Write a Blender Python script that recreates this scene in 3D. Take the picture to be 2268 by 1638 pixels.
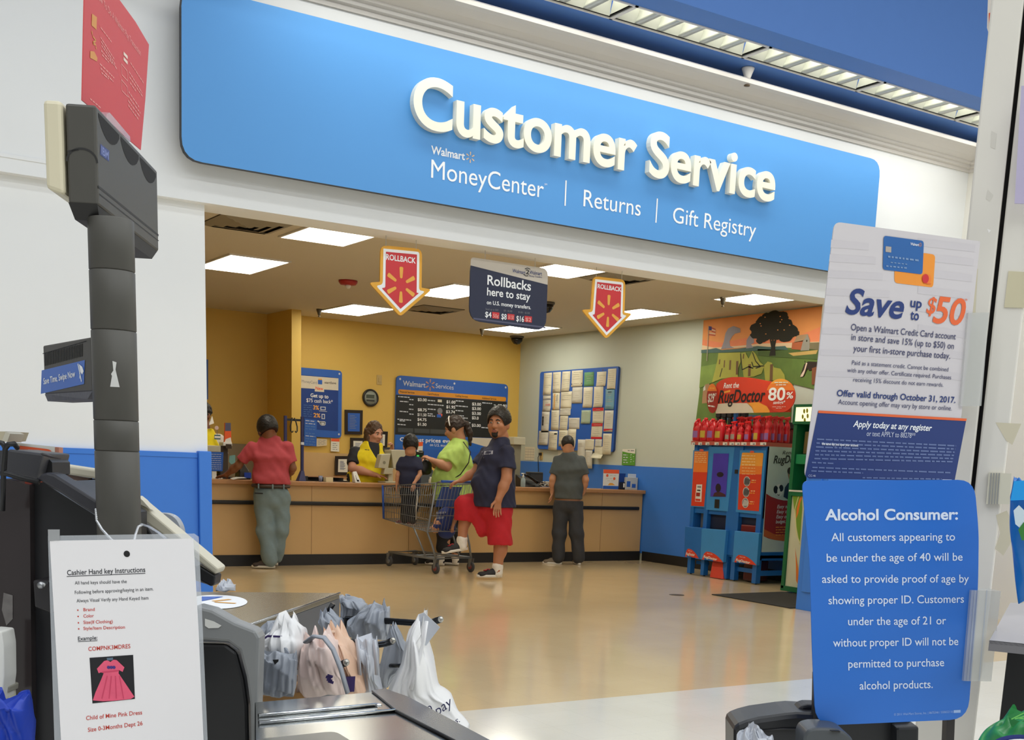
import bpy, bmesh, math, random
import numpy as np
from mathutils import Vector, Matrix

for o in list(bpy.data.objects):
    bpy.data.objects.remove(o)
SC = bpy.context.scene
COL = SC.collection
random.seed(7)
rng = np.random.default_rng(7)
PI = math.pi

# ------------------------------------------------------------------ camera
F_, CX_, CY_, EYE = 2623.5, 1190.03, 1533.6, 1.34          # focal length and principal point in photo pixels
YAW, PITCH, ROLL = -0.58770, -0.19460, 0.0415
def _axes(yaw, pitch, roll):
    cy, sy, cp, sp, cr, sr = math.cos(yaw), math.sin(yaw), math.cos(pitch), math.sin(pitch), math.cos(roll), math.sin(roll)
    r = np.array([cy, sy, 0.0]); f = np.array([-sy*cp, cy*cp, sp]); u = np.cross(r, f)
    return cr*r + sr*u, -sr*r + cr*u, f
CR, CU, CF = _axes(YAW, PITCH, ROLL)
O_ = np.array([0, 0, EYE])
cam = bpy.data.cameras.new('camera'); cam_o = bpy.data.objects.new('camera', cam); COL.objects.link(cam_o)
cam.sensor_width = 36; cam.lens = F_/2268*36
cam.shift_x = -(CX_-1134)/2268; cam.shift_y = (CY_-819)/2268
cam.clip_start = .05; cam.clip_end = 100
cam_o.matrix_world = Matrix(((CR[0], CU[0], -CF[0], 0), (CR[1], CU[1], -CF[1], 0), (CR[2], CU[2], -CF[2], EYE), (0, 0, 0, 1)))
SC.camera = cam_o

# ------------------------------------------------------------------ world, lamps of the store, exposure
w = bpy.data.worlds.new('store'); SC.world = w; w.use_nodes = True
w.node_tree.nodes['Background'].inputs[0].default_value = (.94, .98, 1, 1)
w.node_tree.nodes['Background'].inputs[1].default_value = .36
def area(name, loc, sx, sy, power, col=(1, .97, .92), rot=(0, 0, 0)):
    l = bpy.data.lights.new(name, 'AREA'); l.shape = 'RECTANGLE'; l.size = sx; l.size_y = sy; l.energy = power; l.color = col
    o = bpy.data.objects.new(name, l); o.location = loc; o.rotation_euler = rot; COL.objects.link(o); return o
for i, y in enumerate((4.3, 1.2, -2.5, -6.0)):                    # fluorescent rows of the sales floor, above the frame
    area('store_light_row', (4.5, y, 6.0), 16, .4, (120, 320, 350, 360)[i], (.95, .98, 1))
SC.view_settings.view_transform = 'Standard'; SC.view_settings.look = 'None'
SC.view_settings.gamma = 1; SC.view_settings.exposure = -0.08; SC.view_settings.use_curve_mapping = False
SC.cycles.use_denoising = True
SC.cycles.max_bounces = 6; SC.cycles.diffuse_bounces = 4; SC.cycles.glossy_bounces = 3; SC.cycles.transmission_bounces = 4; SC.cycles.transparent_max_bounces = 8
SC.cycles.sample_clamp_indirect = 6
SC.cycles.caustics_reflective = False; SC.cycles.caustics_refractive = False

# ------------------------------------------------------------------ measuring: a photo pixel and a plane of the place give a point
def ray(x, y): return (x-CX_)/F_*CR - (y-CY_)/F_*CU + CF
def onP(p, pt, n):
    d = ray(*p); n = np.asarray(n, float); return O_ + d*(((np.asarray(pt)-O_)@n)/(d@n))
def onZ(p, z=0): return onP(p, (0, 0, z), (0, 0, 1))
def onY(p, y): return onP(p, (0, y, 0), (0, 1, 0))
def onX(p, x): return onP(p, (x, 0, 0), (1, 0, 0))
def atD(p, d): return O_ + ray(*p)*d
def V(*a): return np.array(a, float)
def nrm(a): return np.asarray(a, float)/np.linalg.norm(a)

# ------------------------------------------------------------------ materials
def lin(c):
    return tuple(((x/255)/12.92 if x/255 <= .04045 else ((x/255+.055)/1.055)**2.4) for x in c)
MATS = {}
def M(name, rgb=(200, 200, 200), rough=.6, metal=0, var=.05, scale=9, emit=0, alpha=1, trans=0, bump=0, coat=0, spec=.5):
    if name in MATS: return MATS[name]
    m = bpy.data.materials.new(name); m.use_nodes = True; nt = m.node_tree; b = nt.nodes['Principled BSDF']; L = nt.links.new
    c = lin(rgb)
    b.inputs['Roughness'].default_value = rough; b.inputs['Metallic'].default_value = metal
    b.inputs['Specular IOR Level'].default_value = spec
    b.inputs['Coat Weight'].default_value = coat
    tc = nt.nodes.new('ShaderNodeTexCoord'); nz = nt.nodes.new('ShaderNodeTexNoise'); nz.inputs['Scale'].default_value = scale; nz.inputs['Detail'].default_value = 3
    L(tc.outputs['Object'], nz.inputs['Vector'])
    mx = nt.nodes.new('ShaderNodeMix'); mx.data_type = 'RGBA'
    mx.inputs['A'].default_value = (*[x*(1-var) for x in c], 1); mx.inputs['B'].default_value = (*[min(1, x*(1+var)) for x in c], 1)
    L(nz.outputs['Fac'], mx.inputs['Factor']); L(mx.outputs['Result'], b.inputs['Base Color'])
    if bump:
        bp = nt.nodes.new('ShaderNodeBump'); bp.inputs['Strength'].default_value = bump; bp.inputs['Distance'].default_value = .01
        L(nz.outputs['Fac'], bp.inputs['Height']); L(bp.outputs['Normal'], b.inputs['Normal'])
    if emit:
        L(mx.outputs['Result'], b.inputs['Emission Color']); b.inputs['Emission Strength'].default_value = emit
    b.inputs['Alpha'].default_value = alpha; b.inputs['Transmission Weight'].default_value = trans
    MATS[name] = m; return m

# ------------------------------------------------------------------ meshes
class MB:
    def __init__(s): s.v, s.f, s.mi, s.mats, s.sm = [], [], [], [], []
    def add(s, vs, fs, mat=None, smooth=False):
        k = len(s.v); s.v += [tuple(map(float, p)) for p in vs]
        if mat not in s.mats: s.mats.append(mat)
        i = s.mats.index(mat)
        for f in fs: s.f.append([k+j for j in f]); s.mi.append(i); s.sm.append(smooth)
        return s
    def hexa(s, p, mat=None):          # p[0..3] bottom loop, p[4..7] top loop
        return s.add(p, [(3, 2, 1, 0), (4, 5, 6, 7), (0, 1, 5, 4), (1, 2, 6, 5), (2, 3, 7, 6), (3, 0, 4, 7)], mat)
    def box(s, a, b, mat=None):
        (x0, y0, z0), (x1, y1, z1) = a, b
        x0, x1 = sorted((x0, x1)); y0, y1 = sorted((y0, y1)); z0, z1 = sorted((z0, z1))
        return s.hexa([(x0, y0, z0), (x1, y0, z0), (x1, y1, z0), (x0, y1, z0), (x0, y0, z1), (x1, y0, z1), (x1, y1, z1), (x0, y1, z1)], mat)
    def obox(s, c, ux, uy, uz, mat=None):   # centre and three half-axis vectors
        c, ux, uy, uz = map(np.asarray, (c, ux, uy, uz))
        return s.hexa([c-ux-uy-uz, c+ux-uy-uz, c+ux+uy-uz, c-ux+uy-uz, c-ux-uy+uz, c+ux-uy+uz, c+ux+uy+uz, c-ux+uy+uz], mat)
    def prism(s, pts, ext, mat=None, smooth=False):
        n = len(pts); pts = [np.asarray(p, float) for p in pts]; ext = np.asarray(ext, float)
        a = pts[1]-pts[0]; nn = np.zeros(3)
        for i in range(n): nn += np.cross(pts[i]-pts[0], pts[(i+1) % n]-pts[0])
        if nn@ext > 0: pts = pts[::-1]
        s.add(pts+[p+ext for p in pts], [tuple(range(n)), tuple(range(2*n-1, n-1, -1))]+[], mat)
        s.add(pts+[p+ext for p in pts], [(i, i+n, (i+1) % n+n, (i+1) % n) for i in range(n)], mat, smooth)
        return s
    def poly(s, pts, mat=None): return s.add(pts, [tuple(range(len(pts)))], mat)
    def tube(s, pts, r, seg=8, mat=None, caps=True, closed=False, flat=1.0):
        pts = [np.asarray(p, float) for p in pts]; n = len(pts)
        rs = r if hasattr(r, '__len__') else [r]*n
        t0 = nrm(pts[1]-pts[0]); ref = V(0, 0, 1) if abs(t0[2]) < .9 else V(1, 0, 0)
        a = nrm(np.cross(t0, ref)); vs = []
        for i in range(n):
            if closed: t = nrm(pts[(i+1) % n]-pts[i-1])
            else: t = nrm(pts[min(i+1, n-1)]-pts[max(i-1, 0)])
            a = nrm(a-t*(a@t)); b = np.cross(t, a)
            for k in range(seg):
                th = 2*PI*k/seg; vs.append(pts[i]+rs[i]*(math.cos(th)*a+flat*math.sin(th)*b))
        fs = []
        for i in range(n if closed else n-1):
            j = (i+1) % n
            for k in range(seg):
                q = (k+1) % seg; fs.append((i*seg+k, i*seg+q, j*seg+q, j*seg+k))
        s.add(vs, fs, mat, True)
        if caps and not closed:
            s.add(vs[:seg], [tuple(range(seg-1, -1, -1))], mat); s.add(vs[-seg:], [tuple(range(seg))], mat)
        return s
    def lathe(s, prof, c, ax=(0, 0, 1), seg=24, mat=None, smooth=True):
        ax = nrm(ax); ref = V(1, 0, 0) if abs(ax[0]) < .9 else V(0, 1, 0)
        a = nrm(ref-ax*(ref@ax)); b = np.cross(ax, a); c = np.asarray(c, float); vs = []
        for r, h in prof:
            for k in range(seg):
                th = 2*PI*k/seg; vs.append(c+ax*h+r*(math.cos(th)*a+math.sin(th)*b))
        fs = []
        for i in range(len(prof)-1):
            for k in range(seg):
                q = (k+1) % seg; fs.append((i*seg+k, i*seg+q, (i+1)*seg+q, (i+1)*seg+k))
        s.add(vs, fs, mat, smooth)
        if prof[0][0] > 1e-5: s.add(vs[:seg], [tuple(range(seg-1, -1, -1))], mat)
        if prof[-1][0] > 1e-5: s.add(vs[-seg:], [tuple(range(seg))], mat)
        return s
    def ell(s, c, r, mat=None, ax=None, seg=16, rings=10):
        r = np.asarray(r if hasattr(r, '__len__') else (r, r, r), float); A = np.eye(3) if ax is None else np.array(ax); c = np.asarray(c, float); vs = []
        for i in range(rings+1):
            ph = PI*i/rings
            for k in range(seg):
                th = 2*PI*k/seg
                vs.append(c+(A.T@(r*V(math.sin(ph)*math.cos(th), math.sin(ph)*math.sin(th), math.cos(ph)))))
        fs = [(i*seg+k, (i+1)*seg+k, (i+1)*seg+(k+1) % seg, i*seg+(k+1) % seg) for i in range(rings) for k in range(seg)]
        return s.add(vs, fs, mat, True)
    def grid(s, P, mat=None, smooth=True, closed=False):
        n, m = len(P), len(P[0]); vs = [p for row in P for p in row]
        fs = [(i*m+j, (i+1)*m+j, (i+1)*m+(j+1) % m, i*m+(j+1) % m) for i in range(n-1) for j in range(m if closed else m-1)]
        return s.add(vs, fs, mat, smooth)
    def build(s, name, mat=None, parent=None, bevel=0, label=None, solid=0, sub=0):
        me = bpy.data.meshes.new(name)
        off = np.array(parent_loc(parent)) if parent is not None else np.zeros(3)
        if parent is None and s.v: pass
        me.from_pydata([tuple(np.asarray(p)-off) for p in s.v], [], s.f)
        for x in s.mats: me.materials.append(x or mat)
        for p, i, q in zip(me.polygons, s.mi, s.sm): p.material_index = i; p.use_smooth = q
        me.validate(); me.update()
        bm = bmesh.new(); bm.from_mesh(me); bmesh.ops.remove_doubles(bm, verts=bm.verts, dist=1e-5); bm.to_mesh(me); bm.free()
        o = bpy.data.objects.new(name, me); COL.objects.link(o)
        if parent is not None: o.parent = parent
        if bevel:
            b = o.modifiers.new('bevel', 'BEVEL'); b.width = bevel; b.segments = 2; b.limit_method = 'ANGLE'; b.angle_limit = .6
        if solid:
            q = o.modifiers.new('thick', 'SOLIDIFY'); q.thickness = solid
        if sub:
            q = o.modifiers.new('sub', 'SUBSURF'); q.levels = sub; q.render_levels = sub
        if label: o['label'] = label
        return o
LOC = {}
def parent_loc(p):
    L = np.zeros(3)
    while p is not None: L = L+np.array(LOC.get(p.name, (0, 0, 0))); p = p.parent
    return L
def thing(name, label, cat, loc=(0, 0, 0), group=None):
    o = bpy.data.objects.new(name, None); COL.objects.link(o); o.empty_display_size = .1
    o.location = tuple(map(float, loc)); LOC[o.name] = tuple(map(float, loc)); return tag(o, label, cat, group)
def tag(o, label, cat, group=None):
    o['label'] = label; o['category'] = cat
    if group: o['group'] = group
    return o
def struct(o): o['kind'] = 'structure'; return o
def dup(root, loc, label=None, group=None):
    r = root.copy(); COL.objects.link(r); r.location = tuple(map(float, loc)); LOC[r.name] = tuple(map(float, loc))
    if label: r['label'] = label
    if group: r['group'] = group
    def kids(a, b):
        for ch in list(a.children):
            c = ch.copy(); COL.objects.link(c); c.parent = b; kids(ch, c)
    kids(root, r); return r

# ------------------------------------------------------------------ flat printed things: a sheet of real size in a plane, print and lettering on it
def rounded(pts, r, seg=5):
    pts = [np.asarray(p, float) for p in pts]; n = len(pts); out = []
    rr = r if hasattr(r, '__len__') else [r]*n
    for i in range(n):
        p, a, b = pts[i], pts[i-1], pts[(i+1) % n]
        if rr[i] <= 0: out.append(p); continue
        da, db = a-p, b-p; q = min(rr[i], .49*np.linalg.norm(da), .49*np.linalg.norm(db)); A, B = p+nrm(da)*q, p+nrm(db)*q
        for k in range(seg+1):
            t = k/seg; out.append((1-t)**2*A+2*t*(1-t)*p+t*t*B)
    return out
FACES = []; TEXTS = []
class Face:
    """print on a plane through pt with normal n (towards the viewer) and up vector; photo pixels say where on the plane"""
    def __init__(s, root, pt, n, up=(0, 0, 1), eps=.0012):
        s.root = root; s.pt = np.asarray(pt, float); s.n = nrm(n); up = np.asarray(up, float); s.up = nrm(up-s.n*(up@s.n)); s.eps = eps; s.mb = {}; s.tup = None; s.u = np.cross(s.up, s.n)
        FACES.append(s)
    def at(s, p, layer=0):
        if len(p) == 2: q = onP(p, s.pt, s.n)
        else: q = np.asarray(p, float)
        return q+s.n*s.eps*layer
    def get(s, name): return s.mb.setdefault(name, MB())
    def poly(s, name, pts, mat, layer=1, r=0):
        q = [s.at(p, layer) for p in pts]
        if r: q = rounded(q, r)
        a = sum(np.cross(q[i]-q[0], q[(i+1) % len(q)]-q[0]) for i in range(len(q)))
        if a@s.n < 0: q = q[::-1]
        s.get(name).poly(q, mat)
    def rect(s, name, p, q, mat, layer=1, r=0):     # p upper left pixel, q lower right pixel, edges along the face's own axes
        a, b = s.at(p), s.at(q); d = b-a; w = s.u*(d@s.u); h = s.up*(d@s.up)
        s.poly(name, [a, a+w, b, a+h], mat, layer, r)
    def disc(s, name, p, rad, mat, layer=1, ry=None, seg=28):     # rad in metres
        c = s.at(p); ry = ry or rad
        s.poly(name, [c+s.u*rad*math.cos(2*PI*k/seg)+s.up*ry*math.sin(2*PI*k/seg) for k in range(seg)], mat, layer)
    def line(s, name, pts, wd, mat, layer=1):     # stroke of width wd metres
        q = [s.at(p) for p in pts]
        for a, b in zip(q[:-1], q[1:]):
            t = b-a
            if np.linalg.norm(t) < 1e-7: continue
            m = nrm(np.cross(s.n, t))*wd/2; s.poly(name, [a-m, b-m, b+m, a+m], mat, layer)
    def text(s, name, t, p, q, h, mat, layer=2, bold=0, shear=0, ext=0, up=None):   # baseline from pixel p to pixel q, cap height h pixels
        a, b = s.at(p, layer), s.at(q, layer)
        hh = (onP((p[0], p[1]-h), s.pt, s.n)-onP(p, s.pt, s.n)) if h > 0 else s.up
        TEXTS.append((s.get(name), t, a, b, (s.up if s.tup is None else s.tup) if up is None else np.asarray(up), abs(hh@s.up), mat, bold, shear, ext, s.n))
    def greek(s, name, p, q, h, mat, layer=2, wordlen=(14, 34), gap=6, seed=0):   # unreadable small print: rows of word-like dashes
        rr = random.Random(seed); p, q = np.array(p, float), np.array(q, float); L = np.linalg.norm(q-p); d = (q-p)/L; x = 0
        while x < L:
            l = min(rr.uniform(*wordlen), L-x); a, b = p+d*x, p+d*(x+l); up = V(0, -h)
            s.poly(name, [tuple(a), tuple(b), tuple(b+up), tuple(a+up)], mat, layer); x += l+gap
    def inset(s, pts, d):
        q = [s.at(p) for p in pts]; N = len(q)
        if sum(np.cross(q[i]-q[0], q[(i+1) % N]-q[0]) for i in range(N))@s.n < 0: q = q[::-1]
        P2 = [V((p-s.pt)@s.u, (p-s.pt)@s.up) for p in q]; out = []
        for i in range(N):
            a, b, c = P2[i-1], P2[i], P2[(i+1) % N]; t1, t2 = nrm(b-a), nrm(c-b); n1, n2 = V(-t1[1], t1[0]), V(-t2[1], t2[0])
            k = d/max(.25, 1+n1@n2); o = b+(n1+n2)*k; out.append(s.pt+s.u*o[0]+s.up*o[1])
        return out
    def spark(s, name, p, R, mat, layer=2, r0=.36, wd=.26):
        c = s.at(p)
        for k in range(6):
            a = PI/2+k*PI/3; d = s.u*math.cos(a)+s.up*math.sin(a); m = np.cross(s.n, d)
            q = [c+d*R*r0-m*R*wd*.3, c+d*R-m*R*wd*.5, c+d*R+m*R*wd*.5, c+d*R*r0+m*R*wd*.3]; s.poly(name, rounded(q, R*.09, 3), mat, layer)
def cz(x0, y0, k): return lambda x, y: (x0+x/k, y0+y/k)
def finish_faces():
    objs = []
    for T in TEXTS:
        c = bpy.data.curves.new('lettering_curve', 'FONT'); c.body = T[1]; c.resolution_u = 10 if T[9] else 4; c.offset = T[7]; c.shear = T[8]
        o = bpy.data.objects.new('lettering_curve', c); COL.objects.link(o); objs.append(o)
    dg = bpy.context.evaluated_depsgraph_get()
    for o, (mb, t, a, b, up, h, mat, bold, shear, ext, n) in zip(objs, TEXTS):
        me = bpy.data.meshes.new_from_object(o.evaluated_get(dg))
        if not len(me.vertices): continue
        co = np.array([v.co for v in me.vertices]); x0, x1 = co[:, 0].min(), co[:, 0].max()
        u = (b-a)/(x1-x0); vv = np.asarray(up)*h/.69
        P = a+np.outer(co[:, 0]-x0, u)+np.outer(co[:, 1], vv); fs = [tuple(p.vertices) for p in me.polygons]
        if fs:
            q = P[list(fs[0])]; nn = np.cross(q[1]-q[0], q[2]-q[0])
            if nn@n < 0: fs = [f[::-1] for f in fs]
        if ext:
            if ext < 0: P = P+n*ext
            k = len(P); F2 = P+n*abs(ext)
            mb.add(list(F2), fs, mat)
            cnt = {}
            for f in fs:
                for i in range(len(f)):
                    e = (f[i], f[(i+1) % len(f)]); cnt[e] = 1
            side = [(e[0], e[1], e[1]+k, e[0]+k) for e in cnt if (e[1], e[0]) not in cnt]
            mb.add(list(P)+list(F2), side, mat)
        else: mb.add(list(P), fs, mat)
        bpy.data.meshes.remove(me)
    for o in objs:
        c = o.data; bpy.data.objects.remove(o); bpy.data.curves.remove(c)
    for s in FACES:
        for name, mb in s.mb.items():
            if mb.f: mb.build(name if isinstance(name, str) else name[0], None, s.root)
def sheet(name, label, cat, corners, pt, n, mat, thick=.004, r=0, up=(0, 0, 1), group=None, edge=None, seg=5, eps=.0012, partname=None):
    """a printed panel: its outline lies in the plane, it has real thickness behind; returns its Face"""
    q = [onP(p, pt, n) if len(p) == 2 else np.asarray(p, float) for p in corners]; n = nrm(n)
    if r: q = rounded(q, r, seg)
    c = sum(q)/len(q); root = thing(name, label, cat, c, group)
    mb = MB(); mb.prism(q, -n*thick, edge or mat); mb.build(partname or 'panel', None, root)
    f = Face(root, pt, n, up, eps); f.rt = root
    a = sum(np.cross(q[i]-q[0], q[(i+1) % len(q)]-q[0]) for i in range(len(q)))
    if edge is not None: f.poly('printed_face', q, mat, .3)
    return f
# ================================================================== the shell of the place
YF, YB = 7.96, 8.263            # facade: front of its upper fascia, back of the opening
XL, XR = 2.605, 8.53            # opening
XA, YA, ZC = 10.447, 16.57, 3.2 # alcove: right wall, back wall, ceiling
ZT = float(onY((453, 448.5), YF)[2])
white = M('wall_white', (238, 240, 240), .55, var=.02, scale=3)
cream = M('wall_cream', (232, 230, 222), .55, var=.02, scale=3)
blue_w = M('wainscot_blue', (58, 124, 218), .45, var=.03)
grey_w = M('wall_grey', (196, 204, 192), .6, var=.03, scale=2)
yellow = M('wall_yellow', (224, 187, 94), .6, var=.04, scale=2)
black = M('black_rubber', (26, 25, 26), .5, var=.15)
tile = M('ceiling_tile', (214, 206, 188), .8, var=.04, scale=60)
blue_c = M('soffit_blue', (78, 124, 196), .6, var=.02)

def floor_material():
    m = bpy.data.materials.new('floor_tiles'); m.use_nodes = True; nt = m.node_tree; L = nt.links.new; b = nt.nodes['Principled BSDF']
    tc = nt.nodes.new('ShaderNodeTexCoord'); sx = nt.nodes.new('ShaderNodeSeparateXYZ'); L(tc.outputs['Object'], sx.inputs[0])
    nz = nt.nodes.new('ShaderNodeTexNoise'); nz.inputs['Scale'].default_value = 2.2; nz.inputs['Detail'].default_value = 6; L(tc.outputs['Object'], nz.inputs['Vector'])
    sp = nt.nodes.new('ShaderNodeTexNoise'); sp.inputs['Scale'].default_value = 90; L(tc.outputs['Object'], sp.inputs['Vector'])
    def mix(f, a, bb):
        x = nt.nodes.new('ShaderNodeMix'); x.data_type = 'RGBA'
        for k, v in (('A', a), ('B', bb)):
            if isinstance(v, tuple): x.inputs[k].default_value = (*v, 1)
            else: L(v, x.inputs[k])
        L(f, x.inputs['Factor']); return x.outputs['Result']
    beige = mix(nz.outputs['Fac'], lin((212, 186, 144)), lin((226, 202, 160)))
    pale = mix(nz.outputs['Fac'], lin((222, 218, 206)), lin((236, 234, 226)))
    gt = nt.nodes.new('ShaderNodeMath'); gt.operation = 'GREATER_THAN'; gt.inputs[1].default_value = 5.385; L(sx.outputs['Y'], gt.inputs[0])
    c = mix(gt.outputs[0], pale, beige)
    r = nt.nodes.new('ShaderNodeMapRange'); r.inputs['From Min'].default_value = .63; r.inputs['From Max'].default_value = .75; r.inputs['To Max'].default_value = .12; L(sp.outputs['Fac'], r.inputs['Value'])
    c = mix(r.outputs[0], c, lin((120, 105, 85)))
    br = nt.nodes.new('ShaderNodeTexBrick'); br.offset = 0; br.inputs['Scale'].default_value = 1; br.inputs['Mortar Size'].default_value = .0012
    for k, v in (('Brick Width', .305), ('Row Height', .305)): br.inputs[k].default_value = v
    br.inputs['Color1'].default_value = (1, 1, 1, 1); br.inputs['Color2'].default_value = (.985, .985, .985, 1); br.inputs['Mortar'].default_value = (.86, .86, .86, 1); L(tc.outputs['Object'], br.inputs['Vector'])
    mu = nt.nodes.new('ShaderNodeMix'); mu.data_type = 'RGBA'; mu.blend_type = 'MULTIPLY'; mu.inputs['Factor'].default_value = 1; L(c, mu.inputs['A']); L(br.outputs['Color'], mu.inputs['B'])
    L(mu.outputs['Result'], b.inputs['Base Color'])
    b.inputs['Roughness'].default_value = .12; b.inputs['Specular IOR Level'].default_value = .75
    n2 = nt.nodes.new('ShaderNodeTexNoise'); n2.inputs['Scale'].default_value = 2.5; L(tc.outputs['Object'], n2.inputs['Vector'])
    bp = nt.nodes.new('ShaderNodeBump'); bp.inputs['Strength'].default_value = .02; bp.inputs['Distance'].default_value = .01; L(n2.outputs['Fac'], bp.inputs['Height']); L(bp.outputs['Normal'], b.inputs['Normal'])
    return m
struct(MB().box((-7, -6, -.1), (16, 18, 0)).build('floor', floor_material()))

# facade wall with the wide opening
mb = MB()
mb.box((-4, 8.04, 0), (XL, YB, ZT+.02), white)
mb.box((XR, 8.04, 0), (10.6, YB, ZT+.02), white)
mb.box((-4, YF, ZT), (10.6, YB, 4.6), white)
struct(mb.build('wall_front', white))
z1 = float(onY((0, 342), YF)[2])
struct(MB().box((-4, YF-.006, z1-.012), (float(onY((140, 360), YF)[0]), YF, z1+.012)).build('trim_1', white, bevel=.004))
ZW = 1.289                                                   # wainscot height
struct(MB().box((-4, 8.018, .1), (2.53, 8.04, ZW-.01)).box((-4, 8.012, ZW-.035), (2.53, 8.04, ZW)).build('trim_2', blue_w, bevel=.003))
struct(MB().box((2.53, 7.99, 0), (XL+.012, YB, ZW+.012)).build('trim_3', blue_w, bevel=.006))
struct(MB().box((XR-.012, 8.0, .0), (10.1, 8.04, ZW), blue_w).box((XR-.012, 8.0, .0), (XR, YB+.01, ZW+.01), blue_w).box((XR-.03, 8.06, .18), (XR-.012, 8.2, ZW), blue_w).build('trim_4', blue_w, bevel=.004))
struct(MB().box((10.04, -4, 0), (10.25, 7.99, 4.6)).build('wall_right', cream))
# crown moulding with a return along the right wall
prof = [(0, 4.205), (.018, 4.205), (.022, 4.232), (.05, 4.24), (.053, 4.262), (.085, 4.27), (.09, 4.285), (.17, 4.305), (.24, 4.335), (.285, 4.345), (.29, 4.37), (.27, 4.385), (0, 4.385)]
P = []
for d, z in prof:
    P.append([V(-4, YF-d, z), V(10.04-d, YF-d, z), V(10.04-d, -4, z)])
struct(MB().grid(P, None, False).build('trim_5', M('crown_grey_white', (214, 210, 204), .5, var=.02)))
# blue soffit over the crown, its front fascia and the high store ceiling edge
ZS = 4.466
YFR = float(onZ((1980, 162.2), ZS)[1])
FY0, FY1 = float(onZ((1643.9, 127), ZS)[1]), float(onZ((1699, 101), ZS)[1])    # slot of the light fixtures
FX0 = float(onZ((1643.9, 127), ZS)[0]); FS = float(onZ((2113, 265.8), ZS)[0]-FX0)/2
struct(MB().box((-4, YFR, ZS), (10.04, FY1, ZS+.12)).box((-4, FY0, ZS), (10.04, YF, ZS+.12)).box((-4, FY1, ZS+.2), (10.04, FY0, ZS+.24)).build('ceiling_front', blue_c))
struct(MB().box((-4, YFR-.06, ZS-.004), (10.04, YFR, 7.2)).build('wall_upper', blue_c))

# alcove
ZA = ZC
struct(MB().box((-1, YB, ZA), (XA+.3, 18, ZA+.1)).build('ceiling_back', tile))
struct(MB().box((6.42, YA, 0), (XA+.3, YA+.2, ZA)).build('wall_back', yellow))
struct(MB().box((-1, 16.84, 0), (6.42, 17, ZA)).build('wall_rear', yellow))
bl = onZ((575, 693), ZA); br_ = onZ((646, 684), ZA)          # left side bay and its column
struct(MB().box((-1, 8.3, 0), (-.9, 16.9, ZA)).build('wall_left', yellow))
COLX0, COLX1, COLY = float(br_[0]), float(onZ((667, 687), ZA)[0]), float(br_[1])
struct(MB().box((COLX0, COLY, 0), (onY((667, 800), COLY)[0], YA+.28, ZA)).build('wall_column', yellow))
# right wall: grey over blue
mb = MB().box((XA, YB, 0), (XA+.2, YA, ZA), grey_w)
struct(mb.build('wall_side', grey_w))
struct(MB().box((XA-.012, YB, .1), (XA, YA, ZW+.01)).build('trim_6', blue_w))
struct(MB().box((XA-.02, YB, 0), (XA-.012, 13.15, .13)).build('baseboard_right', black))
# ================================================================== the big sign over the opening and what hangs from the ceilings
sign_blue = M('sign_blue', (80, 151, 217), .45, var=.03, scale=1.2); edge_black = M('sign_edge_black', (30, 32, 38), .5)
letter_cream = M('letter_cream', (244, 240, 222), .5, var=.02); print_white = M('print_white', (244, 246, 248), .5, var=.01); spark_amber = M('spark_amber', (236, 172, 70), .5); spark_peach = M('spark_peach', (232, 196, 160), .5)
print_navy = M('print_navy', (28, 50, 112), .5); print_red = M('print_red', (206, 46, 52), .45); print_orange = M('print_orange', (236, 96, 48), .45); print_black = M('print_black', (24, 24, 28), .5); print_grey = M('print_grey', (128, 130, 136), .6)
steel = M('steel', (170, 172, 174), .35, 1); dark_steel = M('dark_steel', (70, 70, 74), .4, .9); wire = M('hanging_wire', (200, 200, 196), .4, .6)
YS = 7.79
f = sheet('store_sign', 'long light blue wall sign with raised cream letters reading Customer Service', 'sign', [(401.7, -39), (1951, 356), (1929, 616), (402.2, 351.5)], (0, YS, 0), (0, -1, 0), sign_blue, .045, .13, edge=edge_black, partname='sign_box')
A = cz(890, 150, 5.283); B = cz(1290, 250, 5.04)
fl = Face(f.root, (0, YS-.055, 0), (0, -1, 0)); fl.text('raised_lettering', 'Customer Service', (915, 274.8), (1715, 445.7), 112, letter_cream, 0, .02, ext=-.055)
f2 = Face(f.root, (0, YS, 0), (0, -1, 0))
f2.text(('printed_lettering', 1), 'Walmart', A(340, 1003), A(735, 1080), 17.5, print_white, 2, .022); f2.spark('spark_emblem', A(800, 1048), .037, spark_peach)
f2.text(('printed_lettering', 2), 'MoneyCenter', A(340, 1285), A(1655, 1523), 41, print_white, 2); f2.text(('printed_lettering', 2), 'SM', A(1668, 1372), A(1698, 1376), 4, print_white, 2)
f2.line(('divider_bar', 1), [A(1920, 1318), A(1908, 1615)], .012, print_white, 2); f2.line(('divider_bar', 2), [B(835, 955), B(818, 1225)], .012, print_white, 2)
f2.text(('printed_lettering', 3), 'Returns', B(8, 1040), B(645, 1150), 37.5, print_white, 2); f2.text(('printed_lettering', 4), 'Gift Registry', B(1005, 1220), B(1930, 1390), 35, print_white, 2)
for x in (2.9, 4.6, 6.4, 8.2):
    for z in (3.3, 3.8): MB().box((x-.03, YS+.045, z), (x+.03, YF, z+.06)).build('wall_bracket', dark_steel, f.root)

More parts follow.
